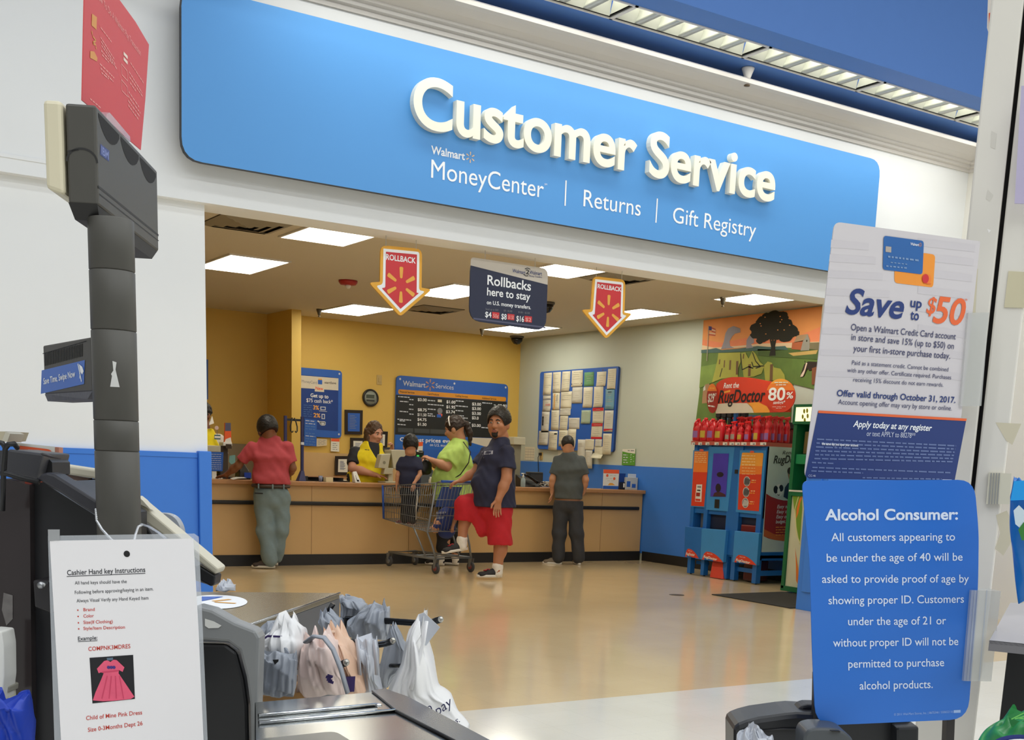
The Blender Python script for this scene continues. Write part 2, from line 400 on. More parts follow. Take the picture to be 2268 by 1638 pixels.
# louvred troffers in the blue soffit
lamp_top = M('lamp_tube_white', (255, 252, 236), .5, emit=6.0, var=.01); louvre = M('louvre_silver', (206, 208, 200), .32, .25, var=.08, scale=4); frame_w = M('frame_white', (226, 222, 216), .5)
def troffer(x0, k):
    x1 = x0+FS; t = thing('ceiling_light', k, 'ceiling light', ((x0+x1)/2, (FY0+FY1)/2, ZS), 'louvred strip lights in the blue soffit'); y0, y1, g = min(FY0, FY1), max(FY0, FY1), .014
    fr = MB()
    for a, b in (((x0, y0, ZS-.008), (x1, y0+g, ZS+.02)), ((x0, y1-g, ZS-.008), (x1, y1, ZS+.02)), ((x0, y0, ZS-.008), (x0+g, y1, ZS+.02)), ((x1-g, y0, ZS-.008), (x1, y1, ZS+.02))): fr.box(a, b)
    fr.build('frame', frame_w, t)
    gp = MB(); e = .011
    for a, b in (((x0+g, y0+g, ZS+.001), (x1-g, y0+g+e, ZS+.012)), ((x0+g, y1-g-e, ZS+.001), (x1-g, y1-g, ZS+.012)), ((x0+g, y0+g, ZS+.001), (x0+g+e, y1-g, ZS+.012)), ((x1-g-e, y0+g, ZS+.001), (x1-g, y1-g, ZS+.012))): gp.box(a, b)
    gp.build('shadow_gap', M('gap_shadow', (20, 20, 16), .8), t)
    i = g+.011; ho = MB()
    P = [[V(x0+i, y, z), V(x1-i, y, z)] for y, z in ((y0+i, ZS+.004), (y0+i+.02, ZS+.1), (y0+i+.06, ZS+.15))]; ho.grid(P)
    ho.grid([[V(x0+i, y, z), V(x1-i, y, z)] for y, z in ((y1-i, ZS+.004), (y1-i-.02, ZS+.1), (y1-i-.06, ZS+.15))])
    for x in (x0+i, x1-i): ho.poly([(x, y0+i, ZS+.004), (x, y1-i, ZS+.004), (x, y1-i-.06, ZS+.15), (x, y0+i+.06, ZS+.15)])
    ho.build('reflector', louvre, t)
    MB().box((x0+i, y0+i+.03, ZS+.145), (x1-i, y1-i-.03, ZS+.155)).build('lamp', lamp_top, t)
    area('troffer_light', ((x0+x1)/2, (y0+y1)/2, ZS-.012), FS-.1, abs(y1-y0)-.08, 7.5, (1, .98, .92))
    n = 6
    for q in range(1, n):
        x = x0+i+(x1-x0-2*i)*q/n; mb = MB(); rows = []
        for a in range(5):
            s_ = a/4; rows.append([V(x+.002+.028*(1-s_)**2, y, ZS+.006+.085*(1-(1-s_)**1.0)) for y in np.linspace(y0+i, y1-i, 6)])
        rows2 = [[V(2*x-p[0], p[1], p[2]) for p in r] for r in rows]
        rows = [r for r in rows[::-1]]+[[V(x, p[1], ZS+.004) for p in rows[0]]]*0+rows2
        mb.grid(rows); mb.build('louvre_blade', louvre, t)
for k, nm in ((-3, 'louvred strip light in the blue soffit above the letter C of the sign'), (-2, 'louvred strip light in the soffit, second to the left of the white sprinkler'), (-1, 'louvred strip light in the soffit nearest the white sprinkler on its left'), (0, 'louvred strip light in the soffit just right of the white sprinkler'), (1, 'louvred strip light in the soffit above the word Service'), (2, 'louvred strip light in the soffit cut off by the white post')):
    troffer(FX0+k*FS, nm)
# sprinkler under the blue soffit
def sprinkler(c, z, label, s=1.0, body=None):
    t = thing('sprinkler_head', label, 'sprinkler', (c[0], c[1], z), 'sprinklers on the ceilings')
    MB().lathe([(.0, 0), (.052*s, -.002), (.05*s, -.012), (.034*s, -.05), (.026*s, -.075), (.012*s, -.082)], (c[0], c[1], z), seg=20).build('escutcheon', body or frame_w, t)
    MB().lathe([(.016*s, -.078*s), (.018*s, -.1*s), (.013*s, -.112*s), (.012*s, -.127*s), (.024*s, -.13*s), (.024*s, -.136*s), (0, -.137*s)], (c[0], c[1], z), seg=14).build('nozzle', M('brass', (84, 66, 40), .4), t)
pz = onZ((1657, 150), ZS); sprinkler(pz, ZS, 'white cup sprinkler hanging from the blue soffit near the strip lights')

# ------------------------------------------------------------------ alcove ceiling: light panels, vents, strobe, domes
panel_lit = M('panel_lit', (255, 249, 232), .5, emit=10.0, var=.01)
def ceil_panel(x0, y0, x1, y1, label):
    t = thing('ceiling_light', label, 'ceiling light', ((x0+x1)/2, (y0+y1)/2, ZC), 'lit light panels in the alcove ceiling')
    MB().box((x0, y0, ZC-.012), (x1, y1, ZC-.004)).build('diffuser', panel_lit, t)
    g = .022; fr = MB()
    for a, b in (((x0-g, y0-g), (x1+g, y0)), ((x0-g, y1), (x1+g, y1+g)), ((x0-g, y0), (x0, y1)), ((x1, y0), (x1+g, y1))): fr.box((*a, ZC-.014), (*b, ZC))
    fr.build('frame', frame_w, t)
cols = ((4.14, 4.74, 'left'), (6.66, 7.26, 'middle'), (9.27, 9.87, 'right'))
LP = {(0, 0): 'light panel above the left end of the opening, beside the large vent', (0, 1): 'light panel half hidden by the beam, between the dark sign and the right arrow', (0, 2): 'light panel near the beam beside the farm mural', (1, 0): 'light panel cut by the left edge of the opening', (1, 1): 'light panel just left of the dark hanging sign', (1, 2): 'light panel beside the right red arrow', (2, 1): 'light panel below and left of the left red arrow', (2, 2): 'light panel just under the dark hanging sign'}
for r, (y0, y1) in enumerate(((9.52, 10.65), (11.98, 13.1), (14.62, 15.76))):
    for c, (x0, x1, _) in enumerate(cols):
        if (r, c) in LP: ceil_panel(x0, y0, x1, y1, LP[(r, c)])
vent_grey = M('vent_grey', (150, 142, 124), .6); vent_dark = M('vent_dark', (58, 52, 42), .8)
def vent(p, s, label):
    c = onZ(p, ZC); t = thing('air_vent', label, 'vent', (c[0], c[1], ZC), 'square air vents in the alcove ceiling')
    MB().box((c[0]-s, c[1]-s, ZC-.006), (c[0]+s, c[1]+s, ZC)).build('backing', vent_dark, t)
    for q in range(4):
        r, r2, z, z2 = s*(1-.26*q), s*(1-.26*q)-.07*s/.3, ZC-.008-.004*q, ZC-.03-.003*q
        if r2 < .02: r2 = .01
        rows = [[V(c[0]+sx*rr, c[1]+sy*rr, zz) for sx, sy in ((-1, -1), (1, -1), (1, 1), (-1, 1))] for rr, zz in ((r, z), (r2, z2))]
        MB().grid(rows, None, False, True).build('vane', vent_grey, t)
vent((548, 494), .31, 'large square air vent at the left end of the alcove ceiling'); vent((960, 684), .3, 'air vent beyond the left red arrow'); vent((1372, 614), .3, 'air vent behind the top of the right red arrow')
c = onZ((771, 621), ZC); t = thing('smoke_strobe', 'red fire alarm strobe on the alcove ceiling left of the red arrow', 'fire alarm', (c[0], c[1], ZC))
MB().lathe([(.0, 0), (.105, -.001), (.105, -.018), (.085, -.045), (0, -.05)], (c[0], c[1], ZC)).build('base', M('alarm_red', (170, 34, 34), .4), t)
MB().lathe([(.03, -.046), (.034, -.06), (.02, -.085), (0, -.09)], (c[0], c[1], ZC)).build('strobe_lens', M('lens_clear', (220, 214, 200), .2), t)
def dome(p, label, r=.1):
    c = onZ(p, ZC); t = thing('dome_camera', label, 'security camera', (c[0], c[1], ZC), 'dark dome cameras on the alcove ceiling')
    MB().lathe([(0, 0), (r*1.1, -.001), (r*1.1, -.02), (r, -.03)], (c[0], c[1], ZC)).build('housing', M('dome_housing', (90, 84, 74), .5), t)
    MB().lathe([(r*.95, -.03), (r*.85, -.075), (r*.5, -.115), (0, -.13)], (c[0], c[1], ZC)).build('dome', M('dome_black', (22, 20, 18), .12), t)
dome((1145, 744), 'dark dome camera in the far corner of the alcove ceiling'); dome((1211, 669), 'dark dome camera just right of the dark hanging sign', .09)
for p, l in (((707, 684), 'brass sprinkler at the corner of the light panel beside the yellow column'), ((1068, 728), 'brass sprinkler under the lower left corner of the dark hanging sign'), ((1602, 658), 'brass sprinkler at the light panel beside the mural')): sprinkler(onZ(p, ZC), ZC, l, .75, M('sprinkler_nickel', (84, 76, 62), .4))

# ------------------------------------------------------------------ signs hanging in the opening
YH = 8.13
amber_edge = M('arrow_amber', (232, 170, 52), .5)
def hang(root, px, zt):
    for p in px:
        q = onY(p, YH); MB().tube([q-V(0, 0, .004), V(q[0], YH+.002, ZT)], .0022, 6).build('hanging_wire', wire, root)
def arrow(Z, pts, tx, sp, R, label, wires):
    f = sheet('hanging_arrow_sign', label, 'sign', [Z(*p) for p in pts], (0, YH, 0), (0, -1, 0), amber_edge, .012, [.05, .05, .004, .03, .03, .03, .004], edge=amber_edge, group='red arrow signs hanging in the opening')
    o = [Z(*p) for p in pts]
    f.poly('print', rounded(f.inset(o, .022), [.035, .035, .003, .02, .02, .02, .003]), print_white, 1); f.poly('print', rounded(f.inset(o, .042), [.012, .012, .002, .004, .004, .004, .002]), print_red, 2)
    f.text('print', 'ROLLBACK', Z(*tx[0]), Z(*tx[1]), tx[2], print_white, 3, .02); f.spark('print', Z(*sp), R, spark_amber, 3); hang(f.root, [Z(*w_) for w_ in wires], ZT)
Z6 = cz(440, 440, 3.436); Z7 = cz(960, 480, 3.91)
arrow(Z6, [(1385, 352), (1700, 382), (1697, 676), (1775, 690), (1535, 897), (1296, 636), (1380, 632)], ((1424, 462), (1650, 492), 12.2), (1539, 655), .125, 'left red arrow sign hanging from the beam, amber edged, reading ROLLBACK', [(1425, 358), (1655, 380)])
arrow(Z7, [(1383, 512), (1663, 545), (1655, 826), (1722, 838), (1497, 1058), (1284, 803), (1362, 800)], ((1419, 617), (1625, 648), 9.6), (1512, 815), .125, 'right red arrow sign hanging from the beam, amber edged, reading ROLLBACK', [(1410, 517), (1630, 540)])
navy_sign = M('poster_navy', (28, 34, 62), .45)
f = sheet('hanging_sign', 'dark navy sign hanging between the two red arrows, reading Rollbacks here to stay', 'sign', [Z7(323, 348), Z7(993, 450), Z7(974, 988), Z7(309, 895)], (0, YH, 0), (0, -1, 0), navy_sign, .01, .1, edge=navy_sign)
f.poly('print', rounded([f.at(Z7(323, 348)), f.at(Z7(993, 450)), f.at(Z7(988, 588)), f.at(Z7(321, 420))], [.1, .1, 0, 0]), M('poster_pale', (196, 188, 176), .5), 1)
f.text('print', 'Walmart', Z7(682, 480), Z7(795, 498), 8, print_navy, 2, .01); f.text('print', 'Walmart', Z7(830, 494), Z7(938, 508), 8, print_navy, 2, .01); f.text('print', '2', Z7(798, 494), Z7(828, 498), 10, print_black, 2, .02); f.text('print', 'Money Transfers', Z7(828, 518), Z7(938, 530), 4, print_navy, 2)
f.line('print', [Z7(790, 452), Z7(812, 443), Z7(838, 454)], .006, print_black, 2); f.line('print', [Z7(778, 496), Z7(798, 512), Z7(820, 510)], .006, print_black, 2)
for s_, a, b, h in (('Rollbacks', (465, 585), (842, 640), 21), ('here to stay', (462, 678), (836, 723), 17), ('on U.S. money transfers.', (460, 755), (842, 800), 8.5)): f.text('print', s_, Z7(*a), Z7(*b), h, print_white, 2, .015)
for s_, a, b, h in (('Send up to $50', (450, 805), (560, 815), 4), ('$51 - $1,000', (608, 818), (680, 826), 4), ('$1,001 - $2,500', (735, 832), (832, 842), 4)): f.text('print', s_, Z7(*a), Z7(*b), h, print_grey, 2)
for s_, a, b, t2, c0, c1 in (('$4', (446, 866), (500, 872), '50\u00a2', (508, 822), (568, 884)), ('$8', (586, 884), (632, 890), '$1.50', (640, 838), (698, 896)), ('$16', (716, 902), (782, 910), '$2', (788, 856), (850, 916))):
    f.text('print', s_, Z7(*a), Z7(*b), 12, print_white, 2, .015); f.rect('print', Z7(*c0), Z7(*c1), print_red, 2); f.text('print', t2, Z7(c0[0]+6, c1[1]-14), Z7(c1[0]-6, c1[1]-8), 8, M('print_pale_red', (232, 170, 160), .5), 3, .01)
f.line('print', [Z7(345, 880), Z7(970, 958)], .012, M('print_slate', (84, 86, 112), .5), 2); hang(f.root, [Z7(448, 368), Z7(880, 434)], ZT)
# ================================================================== on the alcove's back wall
YW = YA-.034
wall_n = (0, -1, 0)
board_blue = M('board_blue', (44, 98, 190), .45); poster_blue = M('poster_blue', (24, 62, 140), .45); pale_print = M('pale_print', (206, 212, 222), .55); paper_w = M('paper_white', (232, 230, 218), .7, var=.02); dark_frame = M('dark_frame', (34, 24, 20), .4); orange_band = M('band_orange', (222, 150, 44), .5)
G3 = cz(650, 790, 5.649); G4 = cz(860, 810, 7.447); G5 = cz(1180, 790, 5.4615)
f = sheet('poster_board', 'blue framed poster beside the yellow column, reading Get up to $75 cash back', 'poster', [G3(-20, 122), G3(608, 174), G3(600, 1016), G3(-20, 985)], (0, YW, 0), wall_n, board_blue, .03, .06)
f.poly('poster', [G3(-20, 215), G3(562, 262), G3(556, 930), G3(-20, 885)], poster_blue, 1); f.poly('poster', [G3(-20, 222), G3(562, 268), G3(560, 420), G3(-20, 380)], M('poster_cream', (216, 208, 190), .5), 2)
f.text('poster', 'MoneyCard', G3(102, 318), G3(290, 340), 6, print_grey, 3); f.text('poster', 'startSave', G3(388, 332), G3(532, 342), 5, print_black, 3, .01); f.rect('poster', G3(305, 285), G3(358, 345), board_blue, 3); f.rect('poster', G3(308, 270), G3(355, 290), spark_amber, 4); f.rect('poster', G3(265, 365), G3(382, 440), M('poster_cream'), 3); f.text('poster', 'New', G3(275, 410), G3(370, 418), 7, print_orange, 4, .02)
f.text('poster', 'Get up to', G3(212, 500), G3(436, 520), 8, print_white, 3, .02); f.text('poster', '$75 cash back*', G3(160, 562), G3(490, 585), 8, print_white, 3, .005)
f.text('poster', '3%', G3(245, 655), G3(318, 662), 9, spark_amber, 3, .02); f.text('poster', '2%', G3(250, 752), G3(335, 760), 9, spark_amber, 3, .02)
for a, b in (((335, 620), (402, 668)), ((350, 712), (392, 778))): f.rect('poster', G3(*a), G3(*b), pale_print, 3); f.rect('poster', G3(a[0]+10, a[1]+10), G3(b[0]-10, b[1]-10), poster_blue, 4)
f.poly('poster', [G3(320, 672), G3(418, 680), G3(418, 686), G3(320, 678)], pale_print, 3); f.line('poster', [G3(300, 800), G3(325, 815), G3(345, 850), G3(392, 850), G3(395, 815), G3(330, 812)], .02, pale_print, 3); f.poly('poster', [G3(325, 812), G3(395, 818), G3(390, 845), G3(342, 842)], pale_print, 3)
for k in range(6): f.greek('poster', G3(125, 605+k*27), G3(230, 612+k*27), 1.0, M('print_dim_blue', (90, 130, 190), .5), 3, (4, 10), 2, k)
for x, y in ((574, 212), (568, 968)): f.disc(('corner_bolt', x), G3(x, y), .014, pale_print, 2)
f = sheet('wall_notice', 'plain blue notice sheet covering the lower edge of the cash back poster', 'notice', [G3(140, 770), G3(292, 790), G3(288, 1118), G3(132, 1110)], (0, YW-.012, 0), wall_n, board_blue, .003, group=None)
for k in range(9): f.greek('print', G3(150, 800+k*34+(20 if k > 3 else 0)), G3(270, 812+k*34+(20 if k > 3 else 0)), 1.6, pale_print if k in (0, 1, 5) else M('print_dim_blue'), 1, (4, 10), 2, k)
f = sheet('wall_notice', 'curled cream paper taped under the blue framed poster', 'notice', [G3(292, 1020), G3(420, 1030), G3(416, 1108), G3(288, 1122)], (0, YW-.004, 0), wall_n, M('paper_cream', (214, 200, 172), .7), .003)
for k in range(4): f.greek('print', G3(305, 1040+k*18), G3(400, 1045+k*18), .8, print_grey, 1, (4, 9), 2, k)
f = sheet('wall_notice', 'white notice with an orange heading under the poster board corner', 'notice', [G3(470, 1018), G3(576, 1025), G3(572, 1186), G3(466, 1180)], (0, YW, 0), wall_n, paper_w, .004)
f.rect('print', G3(472, 1020), G3(574, 1060), print_orange, 1); [f.greek('print', G3(488, 1085+k*24), G3(548, 1088+k*24), 1.2, print_grey, 1, (4, 9), 2, k) for k in range(4)]
def framed(label, a, b, c, d, Y, fill, lines, mat=None, tilt=0):
    f = sheet('picture_frame', label, 'picture frame', [a, b, c, d], (0, Y, 0), wall_n, mat or dark_frame, .02, partname='frame'); o = f.inset([a, b, c, d], .045); f.poly('mounted_paper', o, fill, 1); i = f.inset([a, b, c, d], .075)
    for k in range(lines):
        t = (k+.5)/lines; p = i[3]*(1-t)+i[0]*t if False else None
    lo, hi = min(q[2] for q in i), max(q[2] for q in i); x0, x1 = min(q[0] for q in i), max(q[0] for q in i)
    for k in range(lines):
        z = lo+(hi-lo)*(k+.5)/lines; L = (x1-x0)*(.6+.4*random.random()); f.poly('mounted_paper', [V(x0, Y-.003, z), V(x0+L, Y-.003, z), V(x0+L, Y-.003, z+.008), V(x0, Y-.003, z+.008)], M('print_mist', (120, 130, 160), .6), 0)
    return f
framed('dark framed blue certificate right of the cash back poster', G3(645, 660), G3(868, 668), G3(862, 972), G3(645, 968), YW, board_blue, 9)
framed('dark frame half hidden behind the clerk with long hair', G3(715, 1010), G3(900, 1014), G3(895, 1290), G3(712, 1285), YW, paper_w, 9)
framed('dark framed white certificate to the right of the clerk with long hair', G3(1040, 928), G3(1182, 934), G3(1172, 1150), G3(1030, 1145), YW, paper_w, 8)
# clock, switch
c = onY(G3(957, 512), YA); t = thing('wall_clock', 'round black rimmed digital clock on the yellow wall', 'clock', c); r = .128
MB().lathe([(0, 0), (r, 0), (r, .03), (r*.96, .04), (r*.8, .036), (r*.78, .03)], c, wall_n, 36).build('rim', M('clock_black', (28, 24, 20), .35), t); MB().lathe([(0, .028), (r*.8, .028), (r*.8, .03), (0, .031)], c, wall_n, 36).build('dial', M('clock_grey', (150, 156, 146), .5), t)
fc = Face(t, c+V(0, -.033, 0), wall_n); fc.rect('display', G3(910, 468), G3(1012, 520), M('clock_lcd', (74, 82, 70), .3), 1); fc.rect('display', G3(912, 532), G3(1014, 560), M('clock_lcd_dark', (50, 52, 48), .4), 1)
c = onY(G3(1072, 288), YA); t = thing('light_switch', 'pale switch plate on the yellow wall above the clock', 'switch', c); MB().box(c+V(-.042, -.008, -.07), c+V(.042, 0, .07)).build('plate', M('switch_ivory', (196, 170, 110), .5), t, .003); MB().box(c+V(-.014, -.016, -.03), c+V(.014, -.008, .03)).build('rocker', M('switch_ivory'), t)
# services board
f = sheet('menu_board', 'wide blue and black board with four columns of prices on the yellow wall', 'menu board', [G4(138, 152), G4(1980, 305), G4(1925, 1660), G4(104, 1475)], (0, YW, 0), wall_n, board_blue, .03, .08)
f.poly('price_panel', [G4(128, 472), G4(1953, 590), G4(1930, 1195), G4(112, 1130)], M('menu_black', (30, 32, 32), .5), 1)
f.poly('lower_panel', [G4(112, 1132), G4(1930, 1197), G4(1926, 1440), G4(108, 1345)], M('menu_blue', (40, 104, 196), .5), 1)
f.poly('lower_panel', [G4(1365, 1180), G4(1935, 1200), G4(1930, 1360), G4(1600, 1330), G4(1430, 1282), G4(1365, 1262)], M('poster_cream'), 2)
f.poly('heading_band', rounded([f.at(G4(165, 384)), f.at(G4(1942, 515)), f.at(G4(1940, 588)), f.at(G4(162, 462))], .03), orange_band, 2)
f.text('heading', 'Walmart', G4(240, 322), G4(612, 356), 11, pale_print, 2, .015); f.spark('heading', G4(690, 312), .085, M('spark_dull', (196, 140, 110), .5)); f.text('heading', 'Services', G4(780, 362), G4(1076, 392), 10, pale_print, 2, .002)
for s_, x0, x1, y in (('Financial Services', 190, 430, 440), ('Card Products', 650, 835, 474), ('Cashing Services', 1105, 1310, 506), ('Additional Services', 1545, 1780, 545)): f.text(('column_heading', x0), s_, G4(x0, y), G4(x1, y+16), 4.2, print_black, 3, .01)
for s_, x0, y in (('$3.00', 484, 575), ('$8.75', 484, 742), ('$11.50', 480, 822), ('$4.75', 480, 902), ('$1.50', 480, 980), ('$1.00', 958, 612), ('$1.95', 955, 695), ('$3.74', 950, 775), ('$3.00', 1380, 648), ('$3.00', 1380, 722), ('$3.00', 1378, 800), ('$3.0', 1378, 875), ('$3.00', 1375, 998), ('$9.80', 1805, 675)):
    f.text(('price', x0, y), s_, G4(x0, y), G4(x0+(148 if len(s_) > 4 else 110), y+10), 6.2, print_white, 2, .02)
for x0, x1, y, s_ in ((160, 355, 512, 1), (190, 330, 590, 2), (345, 415, 560, 3), (345, 415, 645, 4), (340, 412, 720, 5), (185, 325, 755, 6), (345, 415, 800, 7), (150, 380, 885, 8), (185, 280, 910, 9), (150, 285, 970, 10), (650, 770, 575, 11), (648, 912, 640, 12), (650, 780, 718, 13), (648, 740, 795, 14), (648, 770, 828, 15), (1110, 1250, 582, 16), (1108, 1310, 665, 17), (1108, 1240, 742, 18), (1105, 1245, 822, 19), (1105, 1308, 855, 20), (1280, 1355, 940, 21), (1548, 1710, 615, 22), (1535, 1690, 1022, 23), (1740, 1770, 650, 24)): f.greek('small_print', G4(x0, y), G4(x1, y+(x1-x0)*.08), 2.2, pale_print, 2, (3, 8), 1.2, s_)
for c0 in (160, 430, 690): f.poly('small_print', [G4(c0, 1018+(c0-160)*.045), G4(c0+250, 1030+(c0-160)*.045), G4(c0+250, 1100+(c0-160)*.045), G4(c0, 1090+(c0-160)*.045)], M('menu_grey', (70, 74, 76), .6), 2)
f.rect('small_print', G4(815, 552), G4(882, 600), M('poster_cream'), 2); f.disc('small_print', G4(850, 742), .045, print_grey, 2); f.rect('small_print', G4(802, 795), G4(870, 852), board_blue, 2); f.rect('small_print', G4(820, 785), G4(890, 830), print_orange, 1.5)
f.text('lower_panel', 'Our best prices ever', G4(190, 1240), G4(1080, 1270), 8.5, print_white, 2, .018); f.text('lower_panel', 'on U.S. money', G4(685, 1320), G4(1010, 1338), 6, print_white, 2)
for x, y in ((195, 215), (1090, 290), (1935, 355)): f.disc(('bolt', x), G4(x, y), .016, pale_print, 2)
# laminate back panel and work surface under the notices
zb = float(onY(G3(400, 1200), YA)[2]); lam = M('laminate_tan', (206, 172, 122), .5, var=.05); wood_top = M('wood_top', (186, 138, 88), .45, var=.12, scale=14)
t = thing('back_counter', 'tan laminate work counter along the yellow wall behind the clerk', 'counter', (8, YA-.3, 0))
MB().box((6.5, YA-.021, .9), (8.6, YA-.004, zb)).build('backsplash', lam, t); MB().box((6.5, YA-.55, .84), (8.6, YA-.004, .88)).build('work_top', wood_top, t, .004); MB().box((6.5, YA-.5, 0), (8.6, YA-.02, .84)).build('cabinet', lam, t)
framed('dark framed document leaning on the back counter left of the clerk', G3(527, 1240), G3(715, 1240), G3(712, 1482), G3(520, 1478), YA-.08, paper_w, 9)
t = thing('document_rack', 'flat grey paper rack lying on the back counter', 'paper rack', (7.4, YA-.4, .88)); q0, q1 = onY(G3(150, 1490), YA-.4), onY(G3(640, 1500), YA-.4)
MB().box((q0[0], YA-.5, .884), (q1[0], YA-.2, .9)).build('tray', M('rack_grey', (150, 146, 136), .5), t); MB().box((q0[0], YA-.5, .92), (q1[0], YA-.2, .93)).build('paper', paper_w, t); MB().box((q0[0], YA-.21, .884), (q1[0], YA-.2, .95)).build('back_rail', M('rack_grey'), t)
# left bay: grey panel under the yellow, a sliver of a blue sign
zl = float(onY((520, 982), 16.84)[2]); struct(MB().box((3.5, 16.8, 0), (6.42, 16.84, zl)).build('trim_7', M('laminate_grey', (150, 138, 116), .5)))
f = sheet('wall_sign', 'edge of a blue sign on the yellow wall beside the opening', 'sign', [(440, 795), (461, 796), (461, 884), (440, 886)], (0, 16.79, 0), wall_n, board_blue, .03)

# ================================================================== the blue notice board on the grey wall and everything pinned to it
XB = XA-.035; side_n = (-1, 0, 0)
f = sheet('bulletin_board', 'large blue framed bulletin board full of papers on the grey wall', 'bulletin board', [G5(90, 182), G5(1040, 112), G5(972, 1150), G5(56, 1112)], (XB, 0, 0), side_n, board_blue, .034, .05, edge=M('board_edge', (30, 62, 126), .5))
for a, b in ((G5(850, 158), .012),): f.disc('pin', a, b, M('pin_brown', (120, 84, 60), .5), 2)
pw, pc, pg, pb = M('paper_a', (226, 220, 196), .7, var=.03), M('paper_b', (214, 212, 200), .7, var=.03), M('paper_green', (112, 164, 116), .7), M('paper_blue', (122, 170, 190), .7)
pm = M('paper_mint', (176, 196, 172), .7); faint = M('print_faint', (192, 187, 170), .7)
PAP = [((135, 195), (222, 460), pw, 'long white sheet at the top left corner of the bulletin board'), ((245, 186), (330, 430), pw, 'white sheet second in the top row of the bulletin board'), ((358, 178), (447, 415), pw, 'white sheet third in the top row of the bulletin board'), ((474, 168), (600, 357), pw, 'white sheet with dark corner marks left of the green sheet'), ((624, 188), (732, 353), pg, 'green sheet in the top row of the bulletin board'), ((778, 182), (882, 351), pw, 'short white sheet right of the green sheet'), ((912, 146), (1000, 393), pw, 'long white sheet at the top right corner of the bulletin board'),
 ((126, 458), (214, 655), pc, 'white sheet with heavy lines and a pink stripe under the top left sheet'), ((240, 430), (318, 645), pw, 'white sheet with an orange vertical line'), ((342, 420), (466, 628), pw, 'wide white sheet left of the bare blue square'), ((330, 626), (456, 706), pc, 'short white strip below and left of the bare blue square'), ((482, 368), (595, 560), pc, 'grey white sheet just above the bare blue square'), ((614, 368), (714, 612), pw, 'long white sheet below the green sheet'), ((742, 362), (842, 606), pw, 'white sheet with a violet edge above the red headed sheets'), ((882, 388), (978, 634), pb, 'light blue sheet on the right side of the bulletin board'),
 ((115, 655), (196, 912), pc, 'white sheet with a dark photo strip on the left side'), ((226, 642), (310, 886), pw, 'plain white sheet beside the sheet with the photo strip'), ((590, 646), (695, 806), pm, 'pale mint sheet right of the bare blue square'), ((728, 616), (850, 802), pw, 'upper of the two red headed sheets'), ((872, 648), (966, 906), pc, 'white sheet with a red foot under the light blue sheet'), ((330, 708), (420, 890), pw, 'white sheet with a small emblem near its top'), ((436, 738), (560, 872), pc, 'small grey white sheet below the bare blue square'), ((716, 800), (838, 992), pw, 'lower red headed sheet with a red foot'),
 ((78, 894), (186, 1066), pc, 'white sheet at the lower left corner of the bulletin board'), ((196, 898), (290, 1132), pw, 'white sheet with a dark stamp hanging below the lower left edge'), ((318, 888), (415, 1082), pw, 'white sheet just left of the head of the man in grey'), ((430, 872), (516, 1100), pw, 'white sheet just right of the head of the man in grey'), ((854, 926), (945, 1182), pw, 'long white sheet at the lower right corner of the bulletin board'), ((545, 998), (626, 1232), pc, 'white sheet hanging below the board above the right shoulder of the man in grey'), ((638, 994), (738, 1124), pw, 'white sheet with a dark stamp below the mint sheet'), ((756, 996), (834, 1090), pc, 'small white sheet under the lower red headed sheet'), ((640, 1124), (712, 1350), pc, 'narrow sheet hanging lowest beneath the bulletin board'), ((745, 1082), (838, 1184), pw, 'short sheet above the folded flap of paper')]
for k, (a, b, m_, lab) in enumerate(PAP):
    p0 = onX(G5(*a), XB-.004); p1 = onX(G5(*b), XB-.004); y0, y1 = p0[1], p1[1]; z0, z1 = p1[2], p0[2]; off = .0025+.0012*(k % 4); X = XB-off; rr = random.Random(k); sk = rr.uniform(-.012, .012)
    low = k in (31,)
    t = thing('paper_notice', lab, 'paper', (X, (y0+y1)/2, z0), 'papers pinned to the bulletin board'); n_ = 5; rows = []
    for i in range(n_+1):
        s_ = i/n_; curl = .02*max(0, s_-.6)**2*rr.choice((0, 1, 2)); rows.append([V(X-curl*(1+.5*v), y0+(y1-y0)*v+sk*s_, z1+(z0-z1)*s_) for v in (0, .5, 1)])
    MB().grid(rows).build('sheet', m_, t, solid=.0012)
    pr = MB(); H_ = z1-z0; W_ = y1-y0; n2 = int(max(3, H_/.035))
    for i in range(n2):
        if rr.random() < .25: continue
        z = z1-H_*(.1+.82*i/n2); l = rr.uniform(.3, .8); s0 = rr.uniform(.08, .2) if l > .5 else .5-l/2; xx = X-.0035-.006*max(0, i/n2-.55)
        pr.poly([(xx, y0+W_*s0, z), (xx, y0+W_*(s0+l), z), (xx, y0+W_*(s0+l), z-.0045), (xx, y0+W_*s0, z-.0045)], faint)
    def bar(za, zb_, ya, yb, m2): pr.poly([(X-.003, y0+W_*ya, z1-H_*za), (X-.003, y0+W_*yb, z1-H_*za), (X-.003, y0+W_*yb, z1-H_*zb_), (X-.003, y0+W_*ya, z1-H_*zb_)], m2)
    if k in (18, 22): bar(0, .2, 0, 1, print_red)
    if k == 22: bar(.88, 1, 0, 1, print_red)
    if k == 19: bar(.86, 1, 0, 1, print_red)
    if k == 7: bar(.55, .68, .35, .95, M('print_pink', (206, 150, 140), .6)); bar(0, .06, 0, 1, print_grey); bar(.25, .31, 0, 1, print_grey)
    if k == 8: bar(.08, .95, .25, .38, spark_amber); bar(.12, .5, .62, .7, print_grey)
    if k == 15: bar(.25, .68, .06, .25, print_black)
    if k in (24, 29): bar(.1, .17, .62, .95, print_black) if k == 24 else bar(.97, 1.0, 0, .3, print_black)
    if k == 3: bar(.8, .95, .04, .1, print_black); bar(.78, .93, .9, .96, print_black)
    if k == 14: bar(.1, .22, .3, .7, M('print_teal', (60, 110, 130), .6))
    pr.build('print', None, t)
